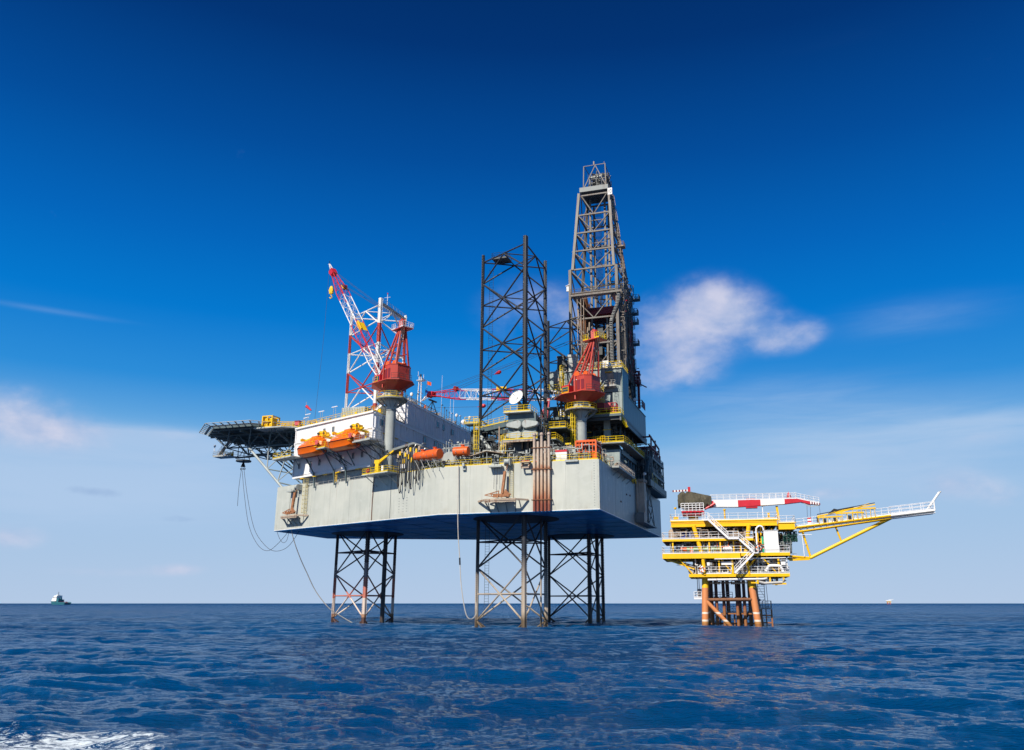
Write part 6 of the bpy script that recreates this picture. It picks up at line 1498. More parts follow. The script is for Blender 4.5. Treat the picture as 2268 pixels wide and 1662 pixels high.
# outside ladders, cages and landings on the far right face
ol = MB()
for z0, z1 in ((46, 56.5), (57, 62.5), (63, 68.5), (69, 74)): ol.ladder((-.9, 6.8, z0), (-.9, 6.8, z1), .7, side=(0, 1, 0), r=.05, cage=True, out=(1, 0, 0), hoop=1.1)
part('caged_ladder', ol, 'heli', dk)
ol = MB(); z = 74.5
while z < 92.5:
    t0, t1 = (z - 74.5) / 19.1, (z + 3.6 - 74.5) / 19.1
    ol.ladder((-1.1 - 2.1 * t0, -1.5 + .2 * t0, z), (-1.1 - 2.1 * t1, -1.5 + .2 * t1, min(z + 3.6, 93)), .8, side=(0, 1, 0), r=.045, cage=True, out=(1, 0, 0), hoop=.8); z += 3.9
part('caged_ladder', ol, 'tan', dk)
for z, y, x in ((59.8, 6.8, -.6), (64.8, 6.8, -.6), (70.5, 7.2, -.2), (80.0, -1.4, -1.6), (67.0, 6.8, -.6)):
    part('landing', MB().box(x - .3, x + 1.2, y - .9, y + .9, z, z + .12).rail([(x - .2, y - .9, z), (x + 1.2, y - .9, z), (x + 1.2, y + .9, z), (x - .2, y + .9, z)], 1.1, .7, .05), 'heli' if z < 75 else 'tan', dk)
part('service_pipes', clutter(-1.5, -.4, -4.5, 5.5, 50, 74, 200, 81, 1.6), 'derrick', dk, kind='stuff'); part('service_pipes', clutter(-1.4, -.5, 3, 6.6, 46, 72, 170, 82, 1.3), 'dark', dk, kind='stuff')
part('service_pipes', clutter(-1.3, -.4, 0, 5.5, 52, 70, 30, 83, 1.3), 'redb', dk, kind='stuff'); part('service_pipes', clutter(-11, -2, 3, 6, 56, 67, 120, 84, 1.8), 'rusty', dk, kind='stuff')
part('service_pipes', clutter(-11.2, -2.4, .5, 5.6, 50, 64, 110, 87, 1.2), 'dark', dk, kind='stuff'); part('service_pipes', clutter(-11.2, -2.4, 1.5, 5.6, 69, 75, 30, 88, 1.0), 'dark', dk, kind='stuff')
part('wind_wall', MB().box(-1.9, -1.6, -1, 4.8, 64.6, 67.6), 'dark', dk)
part('lamp', MB().box(-12.7, -12.2, -5.3, -4.9, 69.6, 70.7).beam((-12.9, -5.1, 70.8), (-11.9, -5.1, 71.2), .5, .08), 'white', dk)
part('board_face', MB().box(-3.2, -2.2, -4.6, -4.5, 91.7, 93.3), 'white', dk); 
part('board_digits', MB().box(-3.0, -2.9, -4.63, -4.61, 92.1, 92.9).box(-2.75, -2.35, -4.63, -4.61, 92.8, 92.9).box(-2.75, -2.35, -4.63, -4.61, 92.1, 92.2).box(-2.75, -2.66, -4.63, -4.61, 92.2, 92.8).box(-2.44, -2.35, -4.63, -4.61, 92.2, 92.8), 'black', dk)
# crown
part('crown_beam', MB().box(-9.9, -3.3, -3.6, -3.1, 93.8, 94.9).box(-9.9, -3.3, 2.3, 2.8, 93.8, 94.9).box(-9.9, -9.4, -3.1, 2.3, 93.8, 94.8).box(-3.8, -3.3, -3.1, 2.3, 93.8, 94.8), 'midgrey', dk)
part('crown_floor', MB().box(-9.4, -3.8, -3.1, 2.3, 93.7, 93.9), 'dark', dk)
cr_ = [(-8.9, -2.9), (-4.1, -2.9), (-4.3, 1.9), (-8.7, 1.9)]
for i in range(4):
    x, y = cr_[i]; bb('crown_post', (x - (.3 if x < -6 else -.3), y, 95.0), (x, y, 100.5), .2, .2, 'derrick', dk)
    x2, y2 = cr_[(i + 1) % 4]; bb('crown_rail', (x, y, 100.5), (x2, y2, 100.5), .12, .12, 'derrick', dk); 
bb('crown_brace', (-8.9, -2.9, 95.2), (-6.3, -2.9, 100.4), .18, .18, 'derrick', dk); bb('crown_brace', (-4.0, -2.9, 95.2), (-6.3, -2.9, 100.4), .18, .18, 'derrick', dk)
bb('crown_brace', (-8.7, 1.9, 95.2), (-6.5, 1.9, 99.6), .18, .18, 'derrick', dk); bb('crown_brace', (-4.3, 1.9, 95.2), (-6.5, 1.9, 99.6), .18, .18, 'derrick', dk)
bb('crown_beam_top', (-8.2, -.6, 98.6), (-4.3, -.6, 99.0), .3, .4, 'grey', dk)
bb('crown_brace', (-4.1, -2.9, 95.2), (-4.3, 1.9, 100.4), .16, .16, 'derrick', dk)
part('crown_sheaves', MB().lathe((-6.8, -.6, 95.6), [(0, -1.2), (.9, -1.2), (.9, 1.2), (0, 1.2)], 14, axis=(1, 0, 0)).box(-7.6, -5.9, -1.2, .2, 96.2, 96.9), 'dark', dk)
part('crown_machinery', clutter(-8.2, -4.3, -2.6, 1.6, 94, 99.4, 110, 85, .9), 'dark', dk, kind='stuff')
part('mast_light', MB().tube((-6.6, -2.9, 100.5), (-6.6, -2.9, 101.4), .16, 8).tube((-4.2, -2.9, 100.5), (-4.2, -2.9, 101.0), .06, 6), 'tan', dk)
part('crown_rope_rack', clutter(-4.4, -3.6, -2, 2, 95.2, 99.5, 40, 86, .6), 'dark', dk, kind='stuff')
for k in range(3): pass
# red service equipment low on the far right
part('red_swivel', clutter(-.6, .7, 5, 8, 50.5, 54, 40, 87, 1.0), 'maroon', dk, kind='stuff')
part('tong_frame', MB().rail([(-.4, 6, 45.3), (1.0, 6, 45.3), (1.0, 9.5, 45.3)], 1.6, .8, .07).beam((.2, 7, 45.3), (.2, 7, 51.5), .5).beam((.2, 7, 51), (1.8, 8, 50.2), .2), 'maroon', dk)

# ------------------------------------------------------------------ transom furniture
tw = thing('transom_walkway', 'grey railed walkway bracketed along the stern face of the hull', 'walkway', (.8, -15, 27.9))
part('floor', MB().box(.05, 1.5, -22.5, -7.5, 27.75, 27.95), 'midgrey', tw)
part('handrail', MB().rail([(1.45, -22.4, 27.95), (1.45, -7.6, 27.95)], 1.2, 1.0, .05).rail([(.05, -22.4, 27.95), (1.45, -22.4, 27.95)]), 'rail_g', tw)
for y in (-21, -17, -13, -9): bb('bracket', (1.3, y, 27.7), (.05, y, 26.6), .12, .12, 'midgrey', tw)
part('stores', clutter(.1, 1.3, -22, -8, 27.95, 29.3, 60, 91, .8), 'tan', tw, kind='stuff')
part('yellow_valves', clutter(.05, .7, -5.5, -2, 27.6, 28.9, 14, 92, .6), 'yellow', tw, kind='stuff')
tk = thing('discharge_chute', 'rusty tan upright chute with a lattice guide frame standing off the stern face', 'chute', (1, 6, 20))
part('chute_box', MB().box(.05, 1.4, 3.0, 5.4, 21.0, 28.6), 'tanl', tk); part('chute_head', MB().box(.05, 1.6, 2.4, 6.0, 28.62, 29.2), 'tan', tk)
part('chute_foot', MB().box(.05, 1.2, 3.1, 5.3, 20.2, 20.98), 'midgrey', tk)
part('drain_pipes', MB().tube((.3, .2, 20.6), (.3, .2, 28.6), .22, 8).tube((.3, 1.1, 20.6), (.3, 1.1, 28.6), .14, 8), 'tan', tk)
part('tray', MB().box(.05, 1.9, -.8, 14.2, 19.95, 20.2).box(.05, 1.9, -.8, 2.3, 20.25, 21.9), 'midgrey', tk)
for y0, y1, z0, z1 in ((7, 13.5, 20.3, 24.4), (13.5, 7, 20.3, 24.4), (7, 10.5, 24.4, 28.6), (10.5, 7, 24.4, 28.6), (7, 7, 20.3, 29), (13.8, 10.0, 20.3, 29), (7, 12, 24.4, 24.4)):
    bb('guide_brace', (1.5, y0, z0), (1.2, y1, z1), .16, .16, 'midgrey', tk)
part('downpipe', MB().tube((.5, 9.5, 20.3), (.5, 9.5, 25.5), .6, 14), 'heli', tk)
for y, z in ((-9.0, 24.6), (-5.6, 24.8), (-14.5, 22.6)): bx('hull_outlet', .01, .12, y - .2, y + .2, z - .15, z + .15, 'rusty', tk)
sb = thing('stern_tower', 'dark multi-deck pipe tower with maroon frame on the far stern corner', 'equipment tower', (0, 18, 28))
for z in (31.2, 34.6):
    part('deck', MB().box(-5, 2.2, 9.8, 25.6, z, z + .35), 'heli', sb); part('handrail', MB().rail([(2.1, 9.9, z + .35), (2.1, 25.5, z + .35)], 1.2, 1.2, .05), 'rail_g', sb)
part('lower_girder', MB().box(1.9, 2.3, 6, 27.5, 28.3, 29.6), 'heli', sb)
part('outer_deck', MB().box(-3, 2.2, 8, 28, 28.05, 28.25), 'dark', sb)
for y in (10, 15.5, 21, 25.2):
    bb('post', (2.0, y, 28.2), (2.0, y, 36.5 if y < 22 else 35), .3, .3, 'heli', sb); bb('post', (-4.5, y, 28.2), (-4.5, y, 36.5), .3, .3, 'heli', sb)
for y in (10, 15.5): bb('post', (2.0, y, 34.6), (2.0, y, 39.6), .3, .3, 'maroon', sb)
for z in (37.2, 39.5): bb('frame_beam', (2.0, 8, z), (2.0, 20.5, z - (1.0 if z > 39 else 0)), .28, .3, 'maroon', sb); bb('frame_beam', (-4, 10, z), (2.0, 10, z), .28, .3, 'maroon', sb)
bb('post', (2.0, 20.5, 34.8), (2.0, 20.5, 38.5), .28, .28, 'maroon', sb); bb('frame_beam', (2.0, 15.5, 34.8), (2.0, 20.5, 38.4), .2, .2, 'maroon', sb)
part('equipment', clutter(-4, 1.8, 10, 24, 34.9, 38.4, 130, 93, 1.5), 'maroon', sb, kind='stuff'); part('equipment', clutter(-4, 1.8, 6, 27, 28.3, 34.4, 260, 94, 1.6), 'dark', sb, kind='stuff')
part('equipment', clutter(.2, 1.9, 6, 27, 28.3, 37, 170, 95, 1.2), 'midgrey', sb, kind='stuff'); part('service_lines', clutter(.3, 2.1, 9, 25, 28.3, 33, 40, 96, .8), 'rail_yf', sb, kind='stuff')
part('stair', MB().beam((1.6, 9, 34.8), (1.6, 5, 31), .8, .12).rail([(1.9, 9, 34.9), (1.9, 5, 31.1)]).beam((1.6, 14, 31.4), (1.6, 9.5, 28.2), .8, .12), 'heli', sb)
for y, z, l_ in ((2.2, 30.2, 'white floodlight on the stern rail beside the yellow valves'), (13, 29.8, 'white floodlight on the stern rail below the dark tower')):
    part_ = solo('floodlight', MB().lathe((1.7, y, z), [(0, -.3), (.32, -.25), (.38, .1), (0, .35)], 10).tube((1.5, y, 28.4), (1.6, y, z), .05, 5), 'white', l_, 'floodlight')
vs_ = solo('floodlight', MB().lathe((.3, 1.5, 46.0), [(0, -.3), (.35, -.25), (.4, .2), (0, .45)], 10).tube((.2, 1.5, 45.0), (.3, 1.5, 46), .06, 5), 'white', 'white lamp on the upper edge of the shade-tinted drill floor wall', 'floodlight')
# ------------------------------------------------------------------ yellow wellhead platform
yp = thing('wellhead_platform', 'small yellow unmanned platform with white rails on orange legs, right of the drilling rig', 'platform', (-2, 6, 0), YEL)
def ypart(n, mb, m, **k): return part(n, mb, m, yp, **k)
legs_ = {'fl': ((-6.95, 0.6, -3), (-6.35, 1.4, 9.2)), 'fr': ((3.0, 0.6, -3), (1.75, 1.4, 9.2)), 'bl': ((-6.3, 13.0, -3), (-5.7, 11.8, 9.2)), 'br': ((4.0, 13.0, -3), (2.4, 11.8, 9.2))}
for k, (a, b) in legs_.items():
    tb('leg', a, b, .62, 'jacket', yp, 18)
for a, b in (((-6.6, .9, 4.8), (2.3, .9, 4.9)), ((-6.2, 12.8, 4.8), (3.6, 12.8, 4.8)), ((-6.6, .9, 4.8), (-6.2, 12.8, 4.8)), ((2.3, .9, 4.8), (3.6, 12.8, 4.8))):
    tb('horizontal_brace', a, b, .28, 'rusty', yp, 12)
tb('diagonal_brace', (-6.3, .8, 4.5), (-1.4, .6, -.8), .36, 'jacket', yp, 14)
tb('diagonal_brace', (3.2, 12.6, 4.5), (-2, 12.9, -2), .3, 'rusty', yp, 12)
for x in (-4.55, -3.2, -.75, .55): 
    tb('conductor', (x, 4.5, -3), (x, 4.5, 9), .30, 'conductor', yp, 12)
    part('guide_ring', MB().lathe((x, 4.5, 5.1), [(.32, 0), (.55, 0), (.4, .25), (.32, .25)], 12), 'conductor', yp)
for x, y in ((-5.5, 8), (-2.4, 9), (1.7, 8.5), (-.2, 10)): tb('conductor', (x, y, -3), (x, y, 9), .36, 'conductor', yp, 12)
for z in (2.3, .5):
    ypart('lower_framing', MB().beam((-5.8, 8, z), (2.8, 8, z), .3).beam((-5.8, 5.5, z), (2.8, 5.5, z), .24).beam((-5.8, 10.5, z), (2.8, 10.5, z), .24), 'conductor')
for x in (-4, -2.6, -1.4, 1.4, 2.4): tb('framing_post', (x, 6.5, -1), (x, 6.5, 2.4), .14, 'conductor', yp)
ypart('boat_landing', MB().box(-8.5, -1.5, 8.2, 9.4, 4.9, 5.1).box(-8.6, -6.9, 2.0, 8.2, 4.9, 5.15), 'rail_w'); ypart('landing_rail', MB().rail([(-8.6, 2.0, 5.1), (-7.2, 2.0, 5.1)], 1.15, .6, .05).rail([(-8.5, 8.2, 5.1), (-1.5, 8.2, 5.1)], 1.15, 1.1, .05), 'rail_w')
ypart('landing_rail', MB().rail([(-3.2, 7.0, 2.5), (2.4, 7.0, 2.5)], 1.1, .8, .035), 'rail_g')
ypart('swing_rope_cage', MB().box(-8.0, -7.2, 3, 3.8, 5.2, 6.8), 'rail_g')
ypart('access_tower', MB().ladder((3.75, 6, 3.3), (3.75, 6, 7.8), 1.25, r=.06, step=.5).beam((3.2, 6, 3.3), (4.4, 6, 5.2), .06).beam((4.4, 6, 5.2), (3.2, 6, 7.4), .06).box(3.0, 5.4, 5, 7, 3.1, 3.3).rail([(3.0, 5, 3.3), (5.4, 5, 3.3), (5.4, 7, 3.3)], 1.3, .8, .05).tube((4.9, 6, 3.3), (4.7, 6, 8.5), .05, 5), 'rail_g')
ypart('fender_frame', MB().beam((3.6, 6, -1), (3.6, 6, 3.1), .25).beam((4.4, 6, -1), (4.4, 6, 3.1), .2).beam((5.4, 6, -1), (5.4, 6, 3.1), .28).beam((3.6, 6, 2.0), (5.4, 6, 2.0), .22).beam((3.6, 6, .7), (5.4, 6, .7), .22), 'conductor')
# decks
D0, D1 = -.2, 13.5
def deck(n, x0, x1, z0, z1, y0=D0, y1=D1, m='pyel'):
    part('deck_edge', MB().box(x0, x1, y0, y0 + .22, z0, z1), m, yp); part('deck_edge', MB().box(x0, x1, y1 - .22, y1, z0, z1), m, yp)
    part('deck_edge', MB().box(x0, x0 + .22, y0 + .23, y1 - .23, z0, z1), m, yp); part('deck_edge', MB().box(x1 - .22, x1, y0 + .23, y1 - .23, z0, z1), m, yp)
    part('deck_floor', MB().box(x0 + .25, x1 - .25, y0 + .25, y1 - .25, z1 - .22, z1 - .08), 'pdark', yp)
deck('top', -12.2, 7.2, 18.1, 19.2); part('deck_flange', MB().box(-12.35, 7.35, D0 - .12, D0 - .003, 19.0, 19.2).box(-12.35, 7.35, D0 - .12, D0 - .003, 18.02, 18.14), 'pyel', yp)
part('deck_flange', MB().box(-12.2, 7.2, D0 - .02, D0 - .004, 18.66, 18.72), 'tank', yp)
deck('ext', 7.4, 10.3, 17.3, 18.5, -.4, 6)
part('side_girder', MB().box(7.4, 10.5, -.55, -.41, 17.25, 17.4).box(7.4, 10.5, -.55, -.41, 18.4, 18.52), 'pyel', yp)
deck('m1', -13.9, 2.7, 15.35, 15.75, -.9, 12)
deck('m2', -14.0, .2, 12.2, 13.1, -.9, 12.5); deck('m2', .35, 9.0, 12.55, 13.1, -.9, 12.5)
deck('cellar', -9.3, 8.7, 8.85, 9.4, -.6, 12)
for k in range(12):
    x = -11.5 + k * 1.6; bb('deck_beam', (x, 0.1, 18.35), (x, 13.2, 18.35), .2, .4, 'pyel', yp)
    if x > -9: bb('deck_beam', (x, -.3, 8.95), (x, 11.7, 8.95), .18, .3, 'pyel', yp)
    bb('deck_beam', (x - 1.2, -.5, 12.4), (x - 1.2, 12, 12.4), .2, .35, 'pyel', yp)
# sloping main columns and truss
for y in (-.45, 12.0):
    tb('column', (-8.0, y, 18.2), (-6.6, y, 12.6), .40, 'pyel', yp, 14); tb('column', (-6.6, y, 12.6), (-6.4, y, 9.2), .34, 'pyel', yp, 14)
    tb('column', (2.1, y, 18.2), (1.2, y, 12.8), .40, 'pyel', yp, 14); tb('column', (1.3, y, 12.8), (1.6, y, 9.2), .28, 'pyel', yp, 14)
for x in (-12.0, -5.3, -3.3, -.9, .35): bb('post', (x, -.5, 13.1), (x, -.5, 15.4), .26, .26, 'pyel', yp)
for x in (-3.7, -1.3, 6.9): bb('post', (x, -.2, 9.4), (x, -.2, 12.4), .30, .30, 'pyel', yp)
for a, b in (((-3.6, 12.4), (-1.4, 9.5)), ((3.2, 12.4), (.6, 9.5)), ((4.0, 12.4), (6.4, 9.6)), ((-8.6, 9.4), (-11, 12.2))): tb('truss_brace', (a[0], -.15, a[1]), (b[0], -.15, b[1]), .12, 'pyel', yp)
for x in (4.2, 4.9, 3.6): bb('post', (x, 1.0, 13.1), (x, 1.0, 18), .22, .22, 'pyel', yp)
bb('post', (7.9, 3, 9.4), (7.9, 3, 12.5), .3, .3, 'pyel', yp); bb('hanger', (7.6, -.3, 7.9), (7.6, -.3, 9), .25, .25, 'pyel', yp); bb('hanger', (3.0, -.3, 7.6), (3.0, -.3, 9), .3, .3, 'pyel', yp); bb('hanger', (5.2, -.3, 7.7), (5.2, -.3, 9), .28, .28, 'pyel', yp)
bb('hanger_beam', (5.5, -.3, 7.6), (8.0, -.3, 7.6), .25, .3, 'pyel', yp); bb('hanger_beam', (1.8, -.3, 7.8), (3.0, -.3, 7.8), .25, .25, 'pyel', yp)
# rails
def yr(pts, **k): part('handrail', MB().rail(pts, 1.25, 1.75, .042, **k), 'rail_w', yp)
yr([(-12.3, 6, 19.2), (-12.3, -.2, 19.2), (-5.9, -.2, 19.2)]); yr([(-5.0, -.2, 19.2), (7.3, -.2, 19.2), (7.3, 5, 19.2)]); yr([(7.5, -.4, 18.5), (10.3, -.4, 18.5), (10.3, 5, 18.5)])
yr([(-12.3, 13.4, 19.2), (7.3, 13.4, 19.2)])
yr([(-13.9, 6, 15.75), (-13.9, -.9, 15.75), (-1.8, -.9, 15.75)]); yr([(1.3, -.9, 15.75), (2.7, -.9, 15.75)]); yr([(-14, 6, 13.1), (-14, -.9, 13.1), (2.3, -.9, 13.1)]); yr([(3.2, -.9, 13.1), (4.6, -.9, 13.1)]); yr([(7.2, -.9, 13.1), (9.0, -.9, 13.1), (9.0, 5, 13.1)])
yr([(-7.6, -.6, 9.4), (-1.6, -.6, 9.4)]); yr([(-.6, -.6, 9.4), (8.7, -.6, 9.4), (8.7, 5, 9.4)])
part('fallen_rail', MB().rail([(9.1, 2, 11.9), (10.4, 2, 11.9)], 1.1, .7, .03), 'rail_g', yp)
# stairs: stringers, treads, rails
def stair(a, b, yy=-1.7):
    a = V(a[0], yy, a[1]); b = V(b[0], yy, b[1]); n = max(4, int(abs(a.z - b.z) / .28)); mb = MB()
    for s in (0, .8): mb.beam(a + V(0, s, 0), b + V(0, s, 0), .08, .34)
    for i in range(n): c = a.lerp(b, (i + .5) / n); mb.box(c.x - .14, c.x + .14, c.y + .05, c.y + .75, c.z - .02, c.z + .02)
    s_ = part('stair', mb, 'rail_w', yp)
    r = MB()
    for s in (0, .8):
        for h in (1.1, .6): r.tube(a + V(0, s, h), b + V(0, s, h), .05, 5)
        for k in range(4): c = a.lerp(b, k / 3); r.tube(c + V(0, s, 0), c + V(0, s, 1.1), .05, 5)
    part('stair_rail', r, 'rail_w', s_)
stair((-5.3, 19.3), (-1.7, 15.7)); stair((.1, 15.6), (2.7, 13.1)); stair((2.5, 12.9), (-1.0, 9.5), -2.1)
part('stair_landing', MB().box(-1.8, .1, -1.9, -.92, 15.55, 15.75).rail([(-1.8, -1.9, 15.75), (.1, -1.9, 15.75)], 1.2, 1.0, .06), 'rail_w', yp)
part('stair_landing', MB().box(-6.1, -5.1, -1.6, -.22, 19.05, 19.2).rail([(-6.3, -1.6, 19.2), (-5.1, -1.6, 19.2)], 1.3, .6, .05), 'rail_w', yp)
part('stair_landing', MB().box(2.4, 3.4, -2.1, -.92, 12.95, 13.1).rail([(3.4, -2.0, 13.1), (3.4, -.9, 13.1)], 1.3, .6, .06), 'rail_w', yp)
# equipment on the decks
part('process_piping', clutter(-11.5, 2, 1, 11, 15.8, 18.0, 260, 101, 1.1), 'pdark', yp, kind='stuff'); part('process_piping', clutter(-12.5, 8.6, .6, 11, 13.1, 15.3, 380, 102, 1.0), 'pdark', yp, kind='stuff')
part('process_piping', clutter(-8.5, 8.4, .8, 11, 9.4, 12.2, 380, 103, 1.1), 'pdark', yp, kind='stuff'); part('process_piping', clutter(-8, 8.4, -.1, 3, 9.4, 12.2, 110, 104, .8), 'white', yp, kind='stuff')
part('process_piping', clutter(-8.5, 2, -.2, 4, 13.1, 15.2, 110, 105, .8), 'white', yp, kind='stuff'); part('process_piping', clutter(-11.5, 2, .2, 6, 15.8, 18.0, 70, 106, .9), 'steel', yp, kind='stuff')
part('process_piping', clutter(-6.5, 8, -.2, 4, 13.2, 17.8, 70, 107, .7), 'tan', yp, kind='stuff'); part('process_piping', clutter(-6.5, 8, -.2, 4, 13.2, 17.8, 40, 108, .8), 'pyel', yp, kind='stuff')
part('process_piping', clutter(7.2, 9.6, 0, 6, 13.2, 17.2, 90, 109, .9), 'midgrey', yp, kind='stuff'); part('sloping_rack', MB().beam((-13.4, .2, 12.1), (-8.2, .2, 10.3), .12, .2).beam((-12.6, 1.5, 12.1), (-8.2, 1.5, 10.6), .12, .2).beam((-11.4, .2, 12.1), (-11.4, .2, 11.4), .1).beam((-9.8, .2, 12.1), (-9.8, .2, 10.9), .1).beam((-12.6, .2, 11.9), (-12.6, 4, 11.9), .14).beam((-10.4, .2, 11.2), (-10.4, 4, 11.2), .14), 'pyel', yp)
part('sloping_rack_pipes', MB().tube((-13, .5, 12.0), (-8, .5, 10.6), .08, 6).tube((-12.6, 1, 12.0), (-8, 1, 10.3), .11, 6).tube((-12, 2, 12.0), (-8, 2, 10.9), .11, 6).tube((-11.5, .8, 11.1), (-7.8, .8, 11.1), .05, 5), 'tan', yp)
part('process_piping', clutter(-8.4, -6, .5, 8, 9.42, 12.1, 80, 111, .8), 'tan', yp, kind='stuff'); part('process_piping', clutter(-8, 8, -.3, 2, 13.2, 15, 26, 112, .7), 'tank', yp, kind='stuff')
part('back_wall', MB().box(-10.5, 2.4, 11.2, 11.4, 13.2, 18.0).box(-8.5, 8, 11.2, 11.4, 9.4, 12.2).box(3, 8.6, 9.2, 9.4, 13.2, 17.4), 'pdark', yp)
part('bulk_header', MB().tube((-9.5, .3, 13.9), (-3.0, .3, 13.9), .34, 12).tube((-3.0, .3, 13.9), (1.4, .3, 14.1), .26, 12), 'palegreen', yp)
part('header_flange', MB().tube((-10.6, .3, 13.9), (-9.5, .3, 13.9), .42, 12).box(-8.9, -8.3, 0, .5, 13.2, 14.3), 'tank', yp)
part('white_vessel', MB().lathe((-1.9, .2, 14.0), [(0, -1.0), (.4, -.9), (.5, -.5), (.5, .5), (.4, .9), (0, 1.0)], 14, axis=(1, 0, 0)), 'white', yp, smooth=True)
part('export_pipe', MB().path([(-5.9, -.35, 8.35), (4.0, -.35, 8.45), (4.6, -.3, 8.6), (4.9, .3, 9)], .20, 10), 'white', yp, smooth=True)
part('export_pipe', MB().path([(3.2, -.35, 7.95), (4.2, -.35, 7.7), (7.2, -.35, 7.85), (7.8, -.3, 8.2), (7.4, -.2, 8.7)], .26, 10), 'steel', yp, smooth=True)
part('service_pipe', MB().tube((-4.5, -.95, 12.05), (8.2, -.95, 12.15), .09, 6), 'rail_w', yp)
part('vent_pipe', MB().path(curve([(3.3, -.75, 13.2), (3.3, -.75, 16.9), (3.45, -.75, 17.6), (4.0, -.75, 17.95), (4.5, -.75, 17.7), (4.65, -.75, 17.1)], 5), .15, 8), 'rail_w', yp, smooth=True)
part('curved_pipe', MB().path(curve([(4.6, -.3, 9.8), (5.2, -.3, 10.7), (6.2, -.3, 10.8), (7.2, -.3, 10.6), (7.6, -.3, 9.7)], 5), .28, 10), 'white', yp, smooth=True)
for x, y, z0, z1 in ((3.3, .3, 9.5, 12.1), (5.2, .4, 9.5, 11.9), (-5.2, .2, 9.5, 11.6)):
    part('valve_tree', MB().lathe((x, y, 0), [(0, z0), (.28, z0), (.28, z0 + .5), (.16, z0 + .6), (.16, z1 - .7), (.34, z1 - .6), (.34, z1 - .1), (0, z1)], 10), 'steel', yp)
part('white_panel', MB().box(-3.3, -1.2, -.35, -.25, 11.0, 11.6), 'white', yp); part('white_panel', MB().box(-5.9, -5.4, -.35, -.25, 10.9, 11.5), 'white', yp); part('white_panel', MB().box(7.3, 8.1, -.5, -.4, 10.9, 11.5), 'white', yp)
part('green_panel', MB().box(4.15, 4.5, -1.0, -.95, 14.6, 16.0), 'green', yp); part('green_panel', MB().box(4.15, 4.5, -1.0, -.95, 13.2, 13.8), 'green', yp)
part('diesel_engine', clutter(8.2, 10.6, -.2, 1.8, 15.1, 16.9, 46, 113, .9), 'dgreen', yp, kind='stuff')
part('drum', MB().lathe((-8.9, 1, 9.9), [(0, -.5), (.5, -.5), (.5, .5), (0, .5)], 14, axis=(0, 1, 0)), 'steel', yp)
for x in (-7.9, -7.6, -6.9): part('caisson', MB().tube((x, 3.5, 5.2), (x, 3.5, 9), .07, 6), 'rail_g', yp)
part('process_piping', clutter(-12, 2.2, -.5, 2, 15.8, 17.9, 60, 114, .7), 'tan', yp, kind='stuff'); part('process_piping', clutter(-12.5, 4, -.4, 1.5, 13.1, 15.2, 80, 115, .6), 'steel', yp, kind='stuff')
part('process_piping', clutter(-8, 8.4, -.1, 3, 9.4, 12.2, 90, 116, .7), 'pdark', yp, kind='stuff'); part('process_piping', clutter(3, 8.4, -.2, 2, 9.4, 12.2, 40, 117, .8), 'steel', yp, kind='stuff'); part('under_deck_lines', clutter(-6, 7, 1, 9, 7.6, 8.8, 60, 118, .8), 'tan', yp, kind='stuff')
tnk = solo('water_tank', MB().lathe((-11.6, 2.5, 0), [(0, 15.76), (1.3, 15.76), (1.3, 17.4), (.9, 17.9), (0, 17.95)], 18), 'tan', 'beige round tank at the left end of the yellow platform under the top deck', 'tank', YEL)
cbx = solo('blue_container', MB().box(-10.6, -7.3, 1.0, 3.0, 15.76, 17.25), 'blue', 'dark blue container on the second deck of the yellow platform', 'container', YEL)
wbx = thing('white_cabin', 'large plain white cabin at the right end of the yellow platform', 'cabin', (5.8, 1, 13.1), YEL)
part('walls', MB().box(4.6, 7.15, -.75, 2.4, 13.12, 17.05), 'white', wbx); part('roof', MB().box(4.5, 7.25, -.85, 2.5, 17.06, 17.15), 'white', wbx); part('plinth', MB().box(4.58, 7.17, -.79, -.76, 13.55, 13.65), 'rail_g', wbx)
for x, z, l_ in ((-6.75, 10.2, 'orange and white lifebuoy on the lowest rail at the left of the yellow platform'), (3.55, 13.9, 'orange and white lifebuoy on the dark board beside the white cabin')):
    T = thing('life_ring', l_, 'lifebuoy', (x, -1.1, z - .4), YEL); n = 16
    for k in range(8):
        mb = MB(); a0, a1 = 2 * math.pi * k / 8, 2 * math.pi * (k + 1) / 8
        mb.path([(x + .42 * math.cos(a0 + (a1 - a0) * j / 3), -1.12, z + .42 * math.sin(a0 + (a1 - a0) * j / 3)) for j in range(4)], .10, 6)
        part('ring_section', mb, 'orange' if k % 2 else 'white', T, smooth=True)
    part('backboard', MB().box(x - (.7 if x > 0 else .12), x + (.7 if x > 0 else .12), -1.0, -.96, z - .65, z + .65), 'dark' if x > 0 else 'rail_w', T)
for x, z1, m_, l_ in ((-11.3, 21.4, 'pyel', 'thin post with a yellow lamp at the left corner of the top deck'), (-2.15, 20.9, 'pyel', 'stout yellow vent post in the middle of the top deck')):
    T = thing('deck_post', l_, 'post', (x, .6, 19.2), YEL); tb('pole', (x, .6, 19.2), (x, .6, z1), .06 if x < -5 else .16, 'rail_w' if x < -5 else 'pyel', T, 8)
    part('head', MB().lathe((x, .6, z1), [(0, 0), (.25, .15), (.28, .4), (0, .45)], 10), 'pyel', T)
part('equipment_box', MB().box(-11.7, -10.7, .3, 1.3, 19.22, 20.1), 'pyel', yp)
part('skid', MB().box(5.0, 6.9, .4, 1.6, 19.22, 19.6).box(5.6, 6.0, .4, 1.0, 19.6, 20.4), 'pyel', yp)
